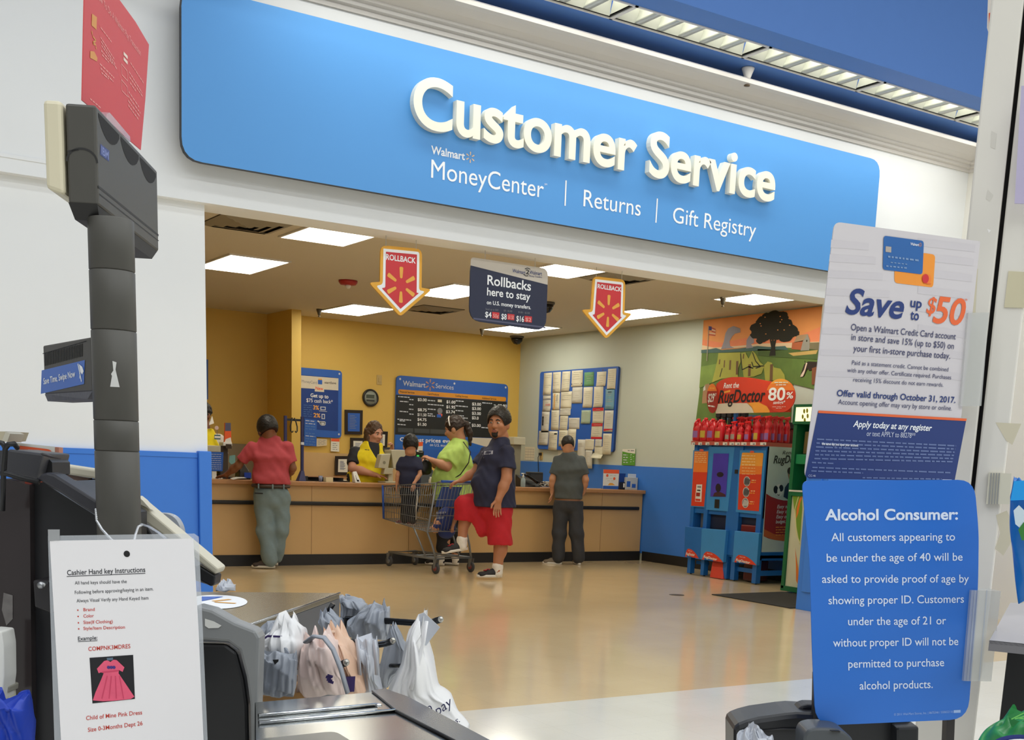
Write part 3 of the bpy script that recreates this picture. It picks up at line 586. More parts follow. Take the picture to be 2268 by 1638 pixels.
# folded flap
p0, p1, p2, p3 = onX(G5(735, 1160), XB-.01), onX(G5(848, 1180), XB-.01), onX(G5(822, 1228), XB-.13), onX(G5(696, 1220), XB-.13)
t = thing('paper_notice', 'folded white flap of paper sticking out below the bulletin board', 'paper', p0, 'papers pinned to the bulletin board'); MB().grid([[p0, p1], [p3, p2]]).build('sheet', pw, t, solid=.0015)
for lab, a, b, m_, nm in (('small pale card on the grey wall under the lower left of the board', (306, 1125), (358, 1202), pc, 'card'), ):
    sheet('wall_card', lab, nm, [G5(*a), G5(b[0], a[1]), G5(*b), G5(a[0], b[1])], (XA-.003, 0, 0), side_n, m_, .003)
Z1 = cz(1120, 740, 2.924)
f = sheet('wall_calendar', 'cream wall calendar left of the bulletin board', 'calendar', [Z1(126, 728), Z1(188, 730), Z1(183, 816), Z1(122, 812)], (XA-.004, 0, 0), side_n, pw, .004)
for i in range(4):
    f.line('grid', [Z1(126, 742+i*18), Z1(186, 744+i*18)], .008, faint, 1); f.line('grid', [Z1(130+i*17, 742), Z1(127+i*17, 812)], .006, faint, 1)
c = onX(Z1(232, 788), XA); t = thing('wall_outlet', 'ivory wall outlet with a black plug under the bulletin board', 'outlet', c); MB().box(c+V(-.008, -.045, -.06), c+V(0, .045, .06)).build('plate', M('switch_ivory'), t, .003); MB().box(c+V(-.04, -.02, .01), c+V(-.008, .03, .05)).build('plug', black, t, .004)
MB().tube([c+V(-.035, .005, .02), c+V(-.05, .02, -.02), c+V(-.03, .03, -.2), c+V(-.03, .02, -.4)], .006, 6).build('cord', black, t)
f = sheet('wall_poster', 'small green and white poster taped above the blue wainscot', 'poster', [G5(1086, 1114), G5(1242, 1112), G5(1232, 1312), G5(1076, 1308)], (XA-.016, 0, 0), side_n, M('poster_lime', (92, 160, 52), .5), .003)
f.poly('print', [G5(1086, 1114), G5(1242, 1112), G5(1239, 1170), G5(1150, 1158), G5(1084, 1142)], paper_w, 1); f.greek('print', G5(1150, 1138), G5(1230, 1140), 2, print_grey, 2, (4, 8), 2, 1)
for k in range(4): f.greek('print', G5(1095, 1190+k*30), G5(1150, 1192+k*30), 2, pale_print, 1, (3, 8), 2, k); f.greek('print', G5(1180, 1190+k*28), G5(1225, 1180+k*28), 1.5, pale_print, 1, (2, 4), 4, k)

# ================================================================== the service counter
YC = 13.2
maple = M('maple_laminate', (200, 164, 112), .42, var=.06, scale=3); maple_edge = M('maple_edge', (172, 126, 82), .45, var=.12, scale=16)
t = thing('service_counter', 'long maple laminate service counter with a black bumper rail across the alcove', 'counter', (7, YC+.35, 0))
xr = XA-.024
MB().box((3.6, YC, .12), (xr, YC+.03, .925)).box((3.6, YC+.03, .1), (xr, YC+.72, .12)).build('front_panel', maple, t)
MB().box((3.6, YC+.64, .12), (xr, YC+.66, .925)).build('back_panel', maple, t)
MB().box((3.6, YC-.055, .925), (xr+.008, YC+.42, .972)).build('counter_top', maple_edge, t, .006)
MB().box((3.6, YC+.42, .78), (xr, YC+.68, .81)).build('work_shelf', maple, t)
xe = float(onY((1414, 1125), YC)[0]); MB().box((3.6, YC-.03, .7), (xe, YC, .745)).build('bumper_rail', black, t, .012)
MB().box((3.6, YC+.0, 0), (xr, YC+.05, .12)).box((3.6, YC-.008, 0), (xr, YC, .128)).build('toe_kick', black, t)
for px in (690, 905, 1125, 1330):
    x = float(onY((px, 1180), YC)[0]); MB().box((x-.002, YC-.002, .13), (x+.002, YC, .92)).build('panel_joint', M('joint_brown', (140, 104, 62), .6), t)
ZK = .972
def ctr(px, y=YC+.12): return onP((px, 1060), (0, y, 0), (0, 1, 0))[0]
plastic_beige = M('plastic_beige', (196, 192, 170), .45); plastic_dark = M('plastic_dark', (34, 34, 36), .4); plastic_white = M('plastic_white', (226, 226, 220), .4); screen_dark = M('screen_dark', (20, 24, 26), .2)
def plane_sign(name, lab, cat, Y, px, mat, thick=.004, r=0): return sheet(name, lab, cat, px, (0, Y, 0), wall_n, mat, thick, r)
def sitz(p, y): return float(onY(p, y)[2])
# blue notice on a holder at the left end
y = YC+.22; f = plane_sign('counter_sign', 'blue notice standing at the left end of the counter beside the opening', 'sign', y, [(455, 1000), (495, 1001), (493, 1043), (455, 1042)], board_blue)
for k in range(8): f.greek('print', (466, 1006+k*4.6), (490, 1006.5+k*4.6), 1, pale_print, 1, (3, 7), 1, k)
x0, x1 = ctr(470, y), ctr(480, y); MB().box((x0-.06, y-.03, ZK), (x1+.06, y+.05, ZK+.012)).box((x0, y+.004, ZK+.01), (x1, y+.012, float(onY((480, 1040), y)[2]))).build('foot', plastic_white, f.root)
# register screen, printer and leaflets at the left end
y = YC+.3; t = thing('register_monitor', 'beige register monitor on a dark arm at the left end of the counter', 'monitor', (ctr(478, y), y, ZK))
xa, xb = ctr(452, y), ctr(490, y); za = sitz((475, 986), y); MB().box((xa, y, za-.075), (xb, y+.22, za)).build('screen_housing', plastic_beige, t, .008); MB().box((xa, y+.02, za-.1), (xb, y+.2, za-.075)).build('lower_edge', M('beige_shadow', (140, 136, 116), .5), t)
MB().box((ctr(491, y), y+.05, ZK), (ctr(509, y), y+.16, za)).build('arm', M('arm_brown', (70, 62, 52), .5), t, .005); MB().box((ctr(478, y), y, ZK), (ctr(515, y), y+.25, ZK+.02)).build('foot', plastic_dark, t)
y = YC+.3; t = thing('receipt_printer', 'small white printer box on top of the dark arm beside the leaflets', 'printer', (ctr(505, y), y, za+.001))
xa, xb = ctr(495, y), ctr(515, y); MB().box((xa, y, za+.001), (xb, y+.15, sitz((505, 979), y))).build('case', plastic_white, t, .006); MB().box((xa+.03, y-.003, sitz((505, 993), y)), (xb-.008, y, sitz((505, 983), y))).build('slot', M('slot_brown', (60, 48, 34), .6), t)
f = plane_sign('leaflet_stack', 'blue topped orange leaflets standing on the small white printer', 'leaflets', y+.02, [(499, 936), (511, 936), (513, 980), (497, 980)], print_orange, .03); f.poly('print', [(499, 936), (511, 936), (511.5, 954), (498.5, 954)], M('print_slate'), 1); f.poly('print', [(500, 972), (511, 968), (513, 980), (497, 980)], plastic_white, 1)
f = plane_sign('sticky_note', 'teal paper slip stuck on the dark arm left of the man in the red shirt', 'note', YC+.346, [(508, 1009), (521, 1007), (521, 1024), (512, 1028), (507, 1022)], M('paper_teal', (120, 170, 166), .7), .003)
y = YC+.2; t = thing('card_terminal', 'black card terminal with a blue panel beside the man in the red shirt', 'card terminal', (ctr(545, y), y, ZK)); MB().hexa([(ctr(531, y), y, ZK), (ctr(556, y), y, ZK), (ctr(556, y), y+.18, ZK), (ctr(531, y), y+.18, ZK), (ctr(534, y), y+.03, ZK+.1), (ctr(554, y), y+.03, ZK+.1), (ctr(554, y), y+.17, ZK+.17), (ctr(534, y), y+.17, ZK+.17)]).build('case', plastic_dark, t, .008); MB().box((ctr(541, y), y-.006, ZK+.02), (ctr(556, y), y, ZK+.08)).build('blue_panel', M('panel_blue', (40, 80, 190), .4), t)
t = thing('paper_pile', 'crumpled white receipts on the counter by the hand of the man in the red shirt', 'paper', (ctr(522), YC+.1, ZK)); q = MB(); rr = random.Random(3)
for k in range(5): x = ctr(514+k*4); q.add([(x, YC+.08+.02*k, ZK+.004*k), (x+.07, YC+.07, ZK+.02), (x+.06, YC+.15, ZK+.03), (x-.01, YC+.16, ZK+.012)], [(0, 1, 2, 3)])
q.build('sheet', plastic_white, t, solid=.001)
# purple bag frame with two hooks
fr_m = M('frame_indigo', (40, 42, 92), .4); y = YC+.22; xa, xb = ctr(632, y), ctr(669, y); zt = sitz((650, 925), y); t = thing('bag_rack', 'indigo metal frame with two black hooks standing on the counter', 'rack', ((xa+xb)/2, y, ZK))
for x in (xa, xb): MB().box((x-.016, y-.016, ZK), (x+.016, y+.016, zt+.02)).build('post', fr_m, t, .003)
MB().box((xa+.016, y-.012, zt-.035), (xb-.016, y+.012, zt-.01)).build('cross_bar', M('bar_black', (26, 24, 30), .4), t); MB().box((xb-.018, y-.018, ZK+.42), (xb+.018, y+.018, ZK+.45)).build('collar', pale_print, t); MB().hexa([(xb-.06, y-.05, ZK), (xb+.03, y-.05, ZK), (xb+.03, y+.05, ZK), (xb-.06, y+.05, ZK), (xb-.018, y-.018, ZK+.12), (xb+.018, y-.018, ZK+.12), (xb+.018, y+.018, ZK+.12), (xb-.018, y+.018, ZK+.12)]).build('foot', fr_m, t)
MB().box((xa-.03, y-.05, ZK), (xa+.03, y+.05, ZK+.02)).build('foot', fr_m, t)
for s_ in (-1, 1):
    xm = (xa+xb)/2+.012*s_-.01; MB().tube([V(xm, y-.01, zt), V(xm+.015*s_, y-.02, zt-.04), V(xm+.03*s_, y-.025, zt-.1), V(xm+.028*s_, y-.03, zt-.15), V(xm+.012*s_, y-.035, zt-.165), V(xm, y-.035, zt-.15)], .008, 8).build('hook', M('hook_black', (22, 20, 18), .4), t)
# low tray, cup, tape
y = YC+.25; t = thing('paper_tray', 'low black paper tray on the counter right of the indigo frame', 'tray', (ctr(715, y), y, ZK)); MB().box((ctr(676, y), y, ZK), (ctr(775, y), y+.2, ZK+.012)).box((ctr(676, y), y+.19, ZK), (ctr(775, y), y+.2, ZK+.05)).build('tray', plastic_dark, t); MB().box((ctr(680, y), y+.01, ZK+.05), (ctr(770, y), y+.19, ZK+.058)).build('lid', maple_edge, t); MB().box((ctr(676, y), y+.0, ZK+.01), (ctr(682, y), y+.2, ZK+.058)).build('side', plastic_dark, t)
c = V(ctr(710), YC+.12, ZK); t = thing('plastic_cup', 'small clear cup on the counter right of the indigo frame', 'cup', c); MB().lathe([(.02, 0), (.026, .07), (.024, .07), (.018, .004)], c).build('wall', M('cup_clear', (150, 160, 190), .15, alpha=.55), t)
c = V(ctr(727), YC+.12, ZK); t = thing('note_block', 'cream block of note paper beside the clear cup', 'note pad', c); MB().box(c+V(-.045, -.04, 0), c+V(.045, .04, .055)).build('block', M('paper_cream2', (220, 208, 168), .7), t, .002)
# clerk's register: two beige boxes on a stand
y = YC+.3; t = thing('register_monitor', 'beige two headed register monitor between the clerk and the boy', 'monitor', (ctr(868, y), y, ZK))
def beige_box(px, d, nm, m_=plastic_beige):
    a, b, c_, d_ = [onY(p, y) for p in px]; MB().prism([a, b, c_, d_], V(0, d, 0)).build(nm, m_, t, .008)
beige_box([(845, 1006), (866, 1004), (860, 1038), (838, 1036)], .12, 'operator_display'); beige_box([(866, 996), (897, 996), (903, 1036), (872, 1038)], .2, 'customer_display'); beige_box([(853, 1036), (872, 1036), (869, 1050), (850, 1050)], .1, 'neck'); MB().box((ctr(862, y), y+.02, ZK), (ctr(872, y), y+.12, sitz((866, 1045), y))).build('stem', plastic_beige, t); MB().box((ctr(852, y), y-.02, ZK), (ctr(882, y), y+.2, ZK+.02)).build('foot', plastic_beige, t, .005)
f = Face(t, (0, y, 0), wall_n); f.disc('maker_badge', (851, 1024), .02, M('beige_shadow'), 1)
y = YC+.05; t = thing('card_reader', 'white card reader tilted up on the counter in front of the clerk', 'card reader', (ctr(791, y), y, ZK)); MB().hexa([(ctr(786, y), y-.02, ZK), (ctr(799, y), y-.02, ZK), (ctr(799, y), y+.08, ZK), (ctr(786, y), y+.08, ZK), (ctr(783, y), y+.03, ZK+.13), (ctr(792, y), y+.03, ZK+.14), (ctr(793, y), y+.07, ZK+.12), (ctr(784, y), y+.07, ZK+.12)]).build('body', plastic_white, t, .008); MB().prism([onY((787, 1052), y+.012), onY((792, 1054), y+.012), onY((796, 1066), y-.016), onY((791, 1066), y-.016)], V(0, .01, 0)).build('keypad', screen_dark, t)
y = YC+.35; t = thing('receipt_printer', 'black printer with a small green display behind the boy', 'printer', (ctr(930, y), y, ZK)); MB().box((ctr(918, y), y, ZK+.18), (ctr(938, y), y+.2, sitz((928, 998), y))).build('head', plastic_dark, t, .006); MB().box((ctr(916, y), y-.02, ZK), (ctr(958, y), y+.2, ZK+.18)).build('base', M('grey_blue_plastic', (88, 100, 112), .4), t, .01); f = Face(t, (0, y, 0), wall_n); f.rect('display', (920, 1005), (936, 1014), M('led_dark', (20, 40, 24), .3), 1); f.rect('display', (923, 1007), (928, 1011), M('led_green', (60, 190, 90), .4, emit=.6), 2)
f = plane_sign('counter_sign', 'white card with an orange top standing behind the boy', 'sign', YC+.34, [(925, 979), (937, 978), (936, 1000), (923, 1000)], plastic_white, .004); f.poly('print', [(925, 979), (937, 978), (936, 987), (925, 988)], print_orange, 1)
MB().box((ctr(926, YC+.34), YC+.34, sitz((928, 999), YC+.345)-.01), (ctr(935, YC+.34), YC+.38, sitz((928, 999), YC+.345)+.01)).build('foot', plastic_white, f.root)
c = V(ctr(952), YC+.1, ZK); t = thing('bottle', 'small white bottle on the counter just left of the woman in lime green', 'bottle', c); MB().lathe([(.02, 0), (.024, .01), (.024, .06), (.012, .08), (.012, .095), (0, .096)], c).build('body', plastic_white, t)
# things right of the man in navy
y = YC+.44; t = thing('register_monitor', 'beige monitor edge showing behind the shoulder of the man in navy', 'monitor', (ctr(1158, y), y, ZK)); MB().box((ctr(1135, y), y, sitz((1160, 985), y)), (ctr(1161, y), y+.2, sitz((1160, 968), y))).build('display', plastic_beige, t, .008); MB().box((ctr(1138, y), y+.05, ZK), (ctr(1156, y), y+.15, sitz((1160, 985), y))).build('neck', M('beige_shadow'), t)
c = V(ctr(1157), YC+.1, ZK); t = thing('pump_bottle', 'clear hand sanitizer pump bottle beside the man in navy', 'bottle', c); MB().lathe([(.028, 0), (.032, .01), (.032, .1), (.012, .125), (.012, .135)], c).build('body', M('sanitizer', (170, 190, 196), .15, alpha=.6), t); MB().lathe([(.013, .13), (.013, .15), (.005, .152), (.005, .17)], c).box(c+V(-.03, -.007, .168), c+V(.01, .007, .182)).build('pump', plastic_white, t)
y = YC+.2; t = thing('desk_phone', 'black desk phone on the counter left of the man in grey', 'phone', (ctr(1178, y), y, ZK)); MB().hexa([(ctr(1160, y), y, ZK), (ctr(1198, y), y, ZK), (ctr(1198, y), y+.2, ZK), (ctr(1160, y), y+.2, ZK), (ctr(1158, y), y+.05, ZK+.1), (ctr(1198, y), y+.05, ZK+.06), (ctr(1198, y), y+.19, ZK+.1), (ctr(1158, y), y+.19, ZK+.16)]).build('base', plastic_dark, t, .008); MB().tube([V(ctr(1158, y), y, ZK+.16), V(ctr(1168, y), y, ZK+.15), V(ctr(1180, y), y-.01, ZK+.1), V(ctr(1190, y), y-.01, ZK+.06)], [.022, .016, .016, .022], 10).build('handset', M('phone_gloss', (24, 24, 26), .2), t)
y = YC+.46; t = thing('cash_register', 'dark register box on the counter behind the black phone', 'cash register', (ctr(1190, y), y, ZK)); MB().box((ctr(1172, y), y, ZK), (ctr(1203, y), y+.1, sitz((1188, 1045), y))).build('case', M('case_charcoal', (44, 46, 48), .45), t, .01); MB().box((ctr(1175, y), y-.004, sitz((1188, 1066), y)), (ctr(1200, y), y, sitz((1188, 1050), y))).build('front_plate', M('case_plate', (58, 60, 62), .4), t)
t = thing('cable_bundle', 'heap of white cables on the counter beside the man in grey', 'cables', (ctr(1212), YC+.15, ZK)); rr = random.Random(5)
for k in range(6): x = ctr(1206+k*3); MB().tube([V(x+rr.uniform(-.06, .06), YC+.1+rr.uniform(0, .1), ZK+.008+abs(math.sin(a+k))*.07) for a in np.linspace(0, 5, 10)], .006, 6).build('cable', plastic_white if k % 3 else plastic_dark, t)
y = YC+.12; f = plane_sign('counter_sign', 'orange, white and blue flyer standing near the right end of the counter', 'sign', y, [(1337, 1039), (1371.5, 1040), (1369, 1083), (1335, 1082)], plastic_white); f.poly('print', [(1337, 1039), (1371.5, 1040), (1371, 1048.5), (1336.6, 1047.5)], print_orange, 1); f.poly('print', [(1335.5, 1075), (1369.5, 1076), (1369, 1083), (1335, 1082)], board_blue, 1)
for p in ((1345, 1052.5), (1360.5, 1059.5)): f.disc('print', p, .02, print_orange, 1)
f.poly('print', [(1346, 1074), (1350, 1069), (1356, 1069), (1362, 1074)], spark_amber, 1); [f.greek('print', (a, b), (c_, b), 1, faint, 1, (3, 6), 2, 2) for a, b, c_ in ((1351, 1053, 1366), (1342, 1060, 1356), (1345, 1065, 1360))]
MB().box((ctr(1338, y), y, ZK), (ctr(1368, y), y+.06, ZK+.01)).build('foot', M('acrylic', (200, 206, 210), .1, alpha=.4), f.root)
y = YC+.15; t = thing('brochure_holder', 'black brochure holder between the flyer and the white card holder', 'holder', (ctr(1380, y), y, ZK)); MB().box((ctr(1371, y), y+.03, ZK), (ctr(1384, y), y+.06, ZK+.17)).box((ctr(1371, y), y-.02, ZK), (ctr(1384, y), y-.012, ZK+.1)).box((ctr(1371, y), y-.02, ZK), (ctr(1384, y), y+.05, ZK+.008)).build('holder', plastic_dark, t); MB().box((ctr(1372, y), y+.0, ZK+.01), (ctr(1385, y), y+.025, ZK+.22)).build('brochure', poster_blue, t); MB().box((ctr(1379, y), y-.024, ZK+.03), (ctr(1382, y), y-.02, ZK+.085)).build('label', plastic_white, t)
y = YC+.12; t = thing('brochure_holder', 'white holder with two blue cards at the right end of the counter', 'holder', (ctr(1400, y), y, ZK)); MB().box((ctr(1386, y), y, ZK), (ctr(1413, y), y+.06, sitz((1400, 1057), y))).build('holder', M('holder_grey', (190, 194, 192), .4), t, .004); MB().box((ctr(1398, y), y+.07, ZK), (ctr(1416, y), y+.08, sitz((1400, 1049), y))).build('back_plate', pale_print, t); f = Face(t, (0, y, 0), wall_n)
f.poly('card', [(1388.5, 1065), (1396.5, 1065.5), (1395.5, 1078), (1387.5, 1077.5)], board_blue, 1); f.poly('card', [(1399.5, 1071), (1408, 1071.5), (1407.5, 1080), (1399, 1079.5)], board_blue, 1)
# ================================================================== right side of the alcove: mural, cleaner rental kiosk, coin machine, mat
def ellpx(cx, cy, rx, ry, n=28, Z=lambda x, y: (x, y)): return [Z(cx+rx*math.cos(2*PI*k/n), cy+ry*math.sin(2*PI*k/n)) for k in range(n)]
E0 = cz(1440, 660, 5.67); E1 = cz(1500, 820, 6.3); E2 = cz(1500, 1060, 6.3); E3 = cz(1660, 860, 6.822)
XM = XA-.012
def mc(n, c=(0, 0, 0), var=.2): return M('mural_'+n, c, .7, var=var, scale=5)
top = lambda x: (x, 707.6-(x-1558.2)*.1195)
f = sheet('wall_mural', 'painted farm mural with a large dark tree on the wall beside the kiosk', 'mural', [(1558.5, 709), (1824, 677.5), (1815, 770), (1806, 862), (1756, 850), (1750, 945), (1540, 940), (1549, 870)], (XM, 0, 0), side_n, mc('green', (96, 122, 54), .35), .01)
f.poly('sky', [(1558.5, 709), (1824, 677.5), E0(2120, 640), E0(1700, 610), E0(1350, 605), E0(1000, 650), E0(650, 660)], mc('peach', (228, 152, 88), .08), 1)
f.poly('sky', [E0(660, 520), E0(900, 560), E0(1300, 480), E0(1800, 500), E0(2140, 360), E0(2130, 560), E0(1350, 600), E0(650, 655)], mc('coral', (232, 138, 96), .1), 2)
f.poly('sky', [E0(655, 590), E0(800, 620), E0(1100, 600), E0(1400, 570), E0(1760, 560), E0(2135, 545), E0(2125, 640), E0(1350, 605), E0(650, 660)], mc('cream', (222, 196, 160), .1), 3)
f.poly('hedge', [E0(645, 650), E0(760, 640), E0(830, 625), E0(900, 650), E0(1100, 635), E0(1350, 600), E0(1500, 612), E0(1700, 600), E0(1740, 650), E0(1350, 660), E0(1000, 680), E0(645, 690)], mc('teal', (72, 104, 100), .2), 4)
f.poly('field', [E0(1350, 640), E0(1740, 650), E0(2120, 650), E0(2110, 770), E0(1600, 740), E0(1360, 720)], mc('green_dark', (76, 100, 48), .3), 4)
f.poly('field', [E0(1740, 690), E0(2110, 650), E0(2090, 700), E0(1800, 725)], mc('straw', (196, 164, 96), .2), 5)
f.poly('field', [E0(640, 860), E0(860, 820), E0(800, 1050), E0(620, 1130)], mc('green_light', (120, 146, 66), .3), 4)
ghost = mc('ghost', (148, 146, 156), .15); lime = mc('lime', (168, 168, 70), .2); ink = mc('ink', (40, 44, 26), .2); bark = mc('bark', (112, 84, 52), .2)
f.poly('figures', [E0(895, 640), E0(930, 540), E0(950, 440), E0(985, 380), E0(1050, 350), E0(1135, 380), E0(1138, 430), E0(1070, 445), E0(1035, 480), E0(1000, 540), E0(1010, 600), E0(1060, 625)], ghost, 5); f.poly('figures', [E0(1210, 632), E0(1215, 530), E0(1250, 470), E0(1305, 490), E0(1310, 560), E0(1270, 580), E0(1300, 620)], ghost, 5)
f.poly('figures', [E0(860, 690), E0(1135, 682), E0(1140, 800), E0(1100, 900), E0(1110, 1000), E0(900, 1010), E0(780, 1060), E0(820, 900), E0(850, 770)], lime, 5); f.poly('figures', [E0(1145, 690), E0(1200, 680), E0(1240, 760), E0(1290, 660), E0(1330, 700), E0(1380, 800), E0(1440, 850), E0(1400, 950), E0(1300, 985), E0(1180, 1000), E0(1160, 850)], lime, 5)
f.poly('figures', [E0(1430, 850), E0(1480, 795), E0(1530, 810), E0(1560, 870), E0(1640, 885), E0(1690, 960), E0(1700, 1020), E0(1450, 1040)], lime, 5)
for x, y0, y1, w_ in ((880, 770, 830, .02), (940, 780, 870, .02), (1012, 780, 900, .03), (1100, 790, 960, .04), (1180, 700, 760, .02), (1255, 830, 980, .045), (1530, 830, 1040, .05)): f.line('figures', [E0(x, y0), E0(x-6, y1)], w_, bark, 6)
for pts in ([(1140, 700), (1160, 900), (1240, 860), (1300, 880)], [(1290, 680), (1330, 790), (1390, 860), (1330, 880)], [(880, 990), (910, 880)], [(1280, 800), (1300, 860), (1430, 850)]): f.line('figures', [E0(*p) for p in pts], .014, ink, 6)
f.poly('tree', [E0(1500, 725), E0(1525, 620), E0(1500, 490), E0(1530, 540), E0(1545, 480), E0(1560, 540), E0(1600, 480), E0(1575, 600), E0(1580, 720)], mc('tree', (30, 30, 20), .3), 6)
rr = random.Random(11); tree = mc('tree')
for cx, cy, r in ((1560, 250, 120), (1640, 240, 100), (1430, 300, 100), (1700, 330, 110), (1350, 390, 95), (1330, 460, 70), (1500, 360, 140), (1620, 380, 140), (1760, 410, 100), (1420, 470, 100), (1700, 480, 100), (1560, 450, 100), (1830, 440, 50), (1380, 540, 45), (1690, 210, 50), (1470, 230, 60)):
    n = 18; f.poly('tree', [E0(cx+r*math.cos(2*PI*k/n)*rr.uniform(.82, 1.08), cy+r*.82*math.sin(2*PI*k/n)*rr.uniform(.82, 1.08)) for k in range(n)], tree, 6+rr.random())
for x, y in ((1450, 240), (1640, 230), (1660, 270), (1390, 320), (1610, 400), (1690, 400), (1400, 350), (1640, 300), (1460, 450), (1760, 340)): f.poly('tree', ellpx(x, y, 9, 7, 7, E0), mc('peach'), 8)
f.poly('barn', [E0(1810, 560), E0(1850, 470), E0(1985, 450), E0(1930, 540)], mc('roof', (170, 142, 110), .2), 7); f.poly('barn', [E0(1790, 560), E0(1930, 530), E0(1900, 650), E0(1780, 640)], mc('rust', (176, 96, 60), .2), 7); f.poly('barn', [E0(1925, 545), E0(1985, 450), E0(2012, 530), E0(2005, 655), E0(1895, 660)], mc('plank', (150, 148, 138), .2), 8); f.poly('barn', [E0(2015, 560), E0(2130, 555), E0(2125, 650), E0(2010, 640)], mc('fence', (120, 112, 84), .3), 7); f.rect('barn', E0(1968, 525), E0(1982, 548), ink, 9)
f.line('flag', [E0(740, 345), E0(718, 790)], .012, mc('pole', (170, 160, 140)), 7); f.poly('flag', [E0(745, 352), E0(780, 358), E0(782, 395), E0(775, 408), E0(743, 400)], mc('flag_blue', (60, 56, 120)), 8)
for k in range(5): f.poly('flag', [E0(782-4*k*(k > 2)*2.4, 368+k*21), E0(828, 388+k*19), E0(826, 398+k*19), E0(778-4*k*(k > 2)*2.4, 380+k*21)], mc('flag_red', (176, 70, 70)) if k % 2 == 0 else mc('flag_white', (220, 196, 176)), 8)
f.poly('horse', [E0(2105, 800), E0(1990, 795), E0(1940, 830), E0(1905, 930), E0(1890, 985), E0(1930, 985), E0(1960, 930), E0(1985, 880), E0(2000, 910), E0(2040, 900), E0(2100, 860)], mc('horse', (40, 26, 20), .3), 7); f.poly('horse', [E0(1965, 810), E0(1982, 815), E0(1945, 940), E0(1925, 985), E0(1892, 990), E0(1900, 965), E0(1940, 900)], mc('flag_white'), 8); f.poly('horse', [E0(1945, 780), E0(1960, 800), E0(1950, 815)], mc('horse'), 8); f.poly('fence_post', [E0(2040, 880), E0(2098, 860), E0(2080, 1085), E0(2036, 1085)], mc('post', (130, 76, 46), .2), 9)
f.poly('field', [(1690, 920), (1640, 916), (1600, 922), (1600, 930), (1690, 932)], mc('pond', (70, 104, 130)), 5)

# ------------------------------------------------------------------ carpet cleaner rental kiosk
XK = 9.8; kb = M('kiosk_blue', (30, 104, 182), .4); kb2 = M('kiosk_blue_light', (58, 138, 206), .4); kd = M('kiosk_dark', (16, 30, 60), .5); k_or = M('kiosk_orange', (236, 128, 48), .45); k_am = M('kiosk_amber', (240, 164, 60), .45); k_rd = M('kiosk_red', (214, 62, 36), .45); k_dr = M('kiosk_deep_red', (160, 40, 30), .45); k_gr = M('kiosk_grey_panel', (196, 208, 204), .5)
kz = lambda p, x=XK: onX(p, x)
Y0, Y1 = 10.18, 11.44
zt = float(kz(E1(700, 1046))[2]); zs = float(kz(E1(700, 988))[2]); zo1 = float(kz(E2(550, 500))[2]); zo0 = float(kz(E2(550, 700))[2])
t = thing('rental_kiosk', 'tall blue carpet cleaner rental kiosk with orange panels beside the mural', 'kiosk', (XK+.3, (Y0+Y1)/2, 0))
Ys = [float(kz(p)[1]) for p in (E2(150, 500), E2(390, 500), E2(705, 500), E2(830, 500), E2(1200, 500))]      # bay edges
Ys[0] = Y1; Ys[4] = Y0
mb = MB(); mb.box((XK+.02, Y0, zo1), (10.42, Y1, zt)).box((XK+.02, Y0, .28), (10.42, Y1, .34)).box((10.36, Y0, .3), (10.42, Y1, zt)); mb.build('cabinet', kb, t)
for a, b in ((Y1, Y1-.06), (Ys[1]+.035, Ys[1]-.035), (Ys[2]+.03, Ys[3]-.03), (Y0+.08, Y0)): MB().box((XK, a, .3), (XK+.5, b, zt)).build('upright', kb, t, .004)
for a, b, d in ((Y1, Y1-.06, .02), (Ys[1]+.03, Ys[1]-.03, .02), (Ys[2]+.03, Ys[2]-.04, .02), (Ys[3]+.05, Ys[3]-.02, .02), (Y0+.07, Y0, .0)): MB().box((XK-.01+d, a, .012), (XK+.06+d, b, .31)).build('leg', kb, t); MB().lathe([(.012, 0), (.012, .012)], (XK+.03+d, (a+b)/2, 0)).build('foot', dark_steel, t)
MB().box((10.36, Y0, .0), (10.42, Y0+.06, .31)).build('leg', kb, t); MB().box((XK+.06, Y0+.005, .1), (10.36, Y0+.03, .16)).box((XK+.05, Ys[3], .12), (XK+.07, Y0+.07, .17)).box((XK+.1, Y1-.06, .13), (XK+.12, Ys[1], .17)).build('lower_rail', kb, t)
MB().box((XK+.06, Y0+.08, .35), (XK+.45, Ys[3]-.03, zo1)).build('bay_interior', kd, t); MB().box((XK+.06, Ys[2]+.04, .35), (XK+.45, Ys[1]-.04, zo1)).build('bay_interior', kd, t); MB().box((XK+.12, Ys[1]+.04, .35), (XK+.45, Y1-.07, zo1)).build('bay_interior', M('kiosk_grey', (120, 124, 128), .5), t)
MB().box((XK-.04, Y0, zt), (10.42, Y1+.02, zs-.004)).build('top_shelf', M('shelf_red', (190, 90, 74), .5), t)
f = Face(t, (XK-.042, 0, 0), side_n)
for k, x in enumerate((225, 320, 422, 550, 668, 762, 842, 930, 1058, 1200)): f.rect(('price_tag', x), E1(x-22-k*2, 1002), E1(x+22+k*2, 1042), plastic_white, 1); f.rect(('price_tag', x), E1(x-2, 1018), E1(x+18+k, 1036), print_grey, 2)
f = Face(t, (XK-.001, 0, 0), side_n)
def opanel(a, nm):
    MB().prism([kz(p, XK-.002) for p in a], V(.01, 0, 0)).build(nm+'_frame', kb2, t)
opanel([E1(225, 1112), E1(442, 1112), E2(385, 400), E2(180, 388)], 'left_panel'); opanel([E1(876, 1112), E1(1238, 1116), E2(1168, 498), E2(815, 462)], 'right_panel'); opanel([E1(445, 1062), E1(800, 1062), E2(705, 452), E2(400, 430)], 'centre_panel')
f = Face(t, (XK-.004, 0, 0), side_n)
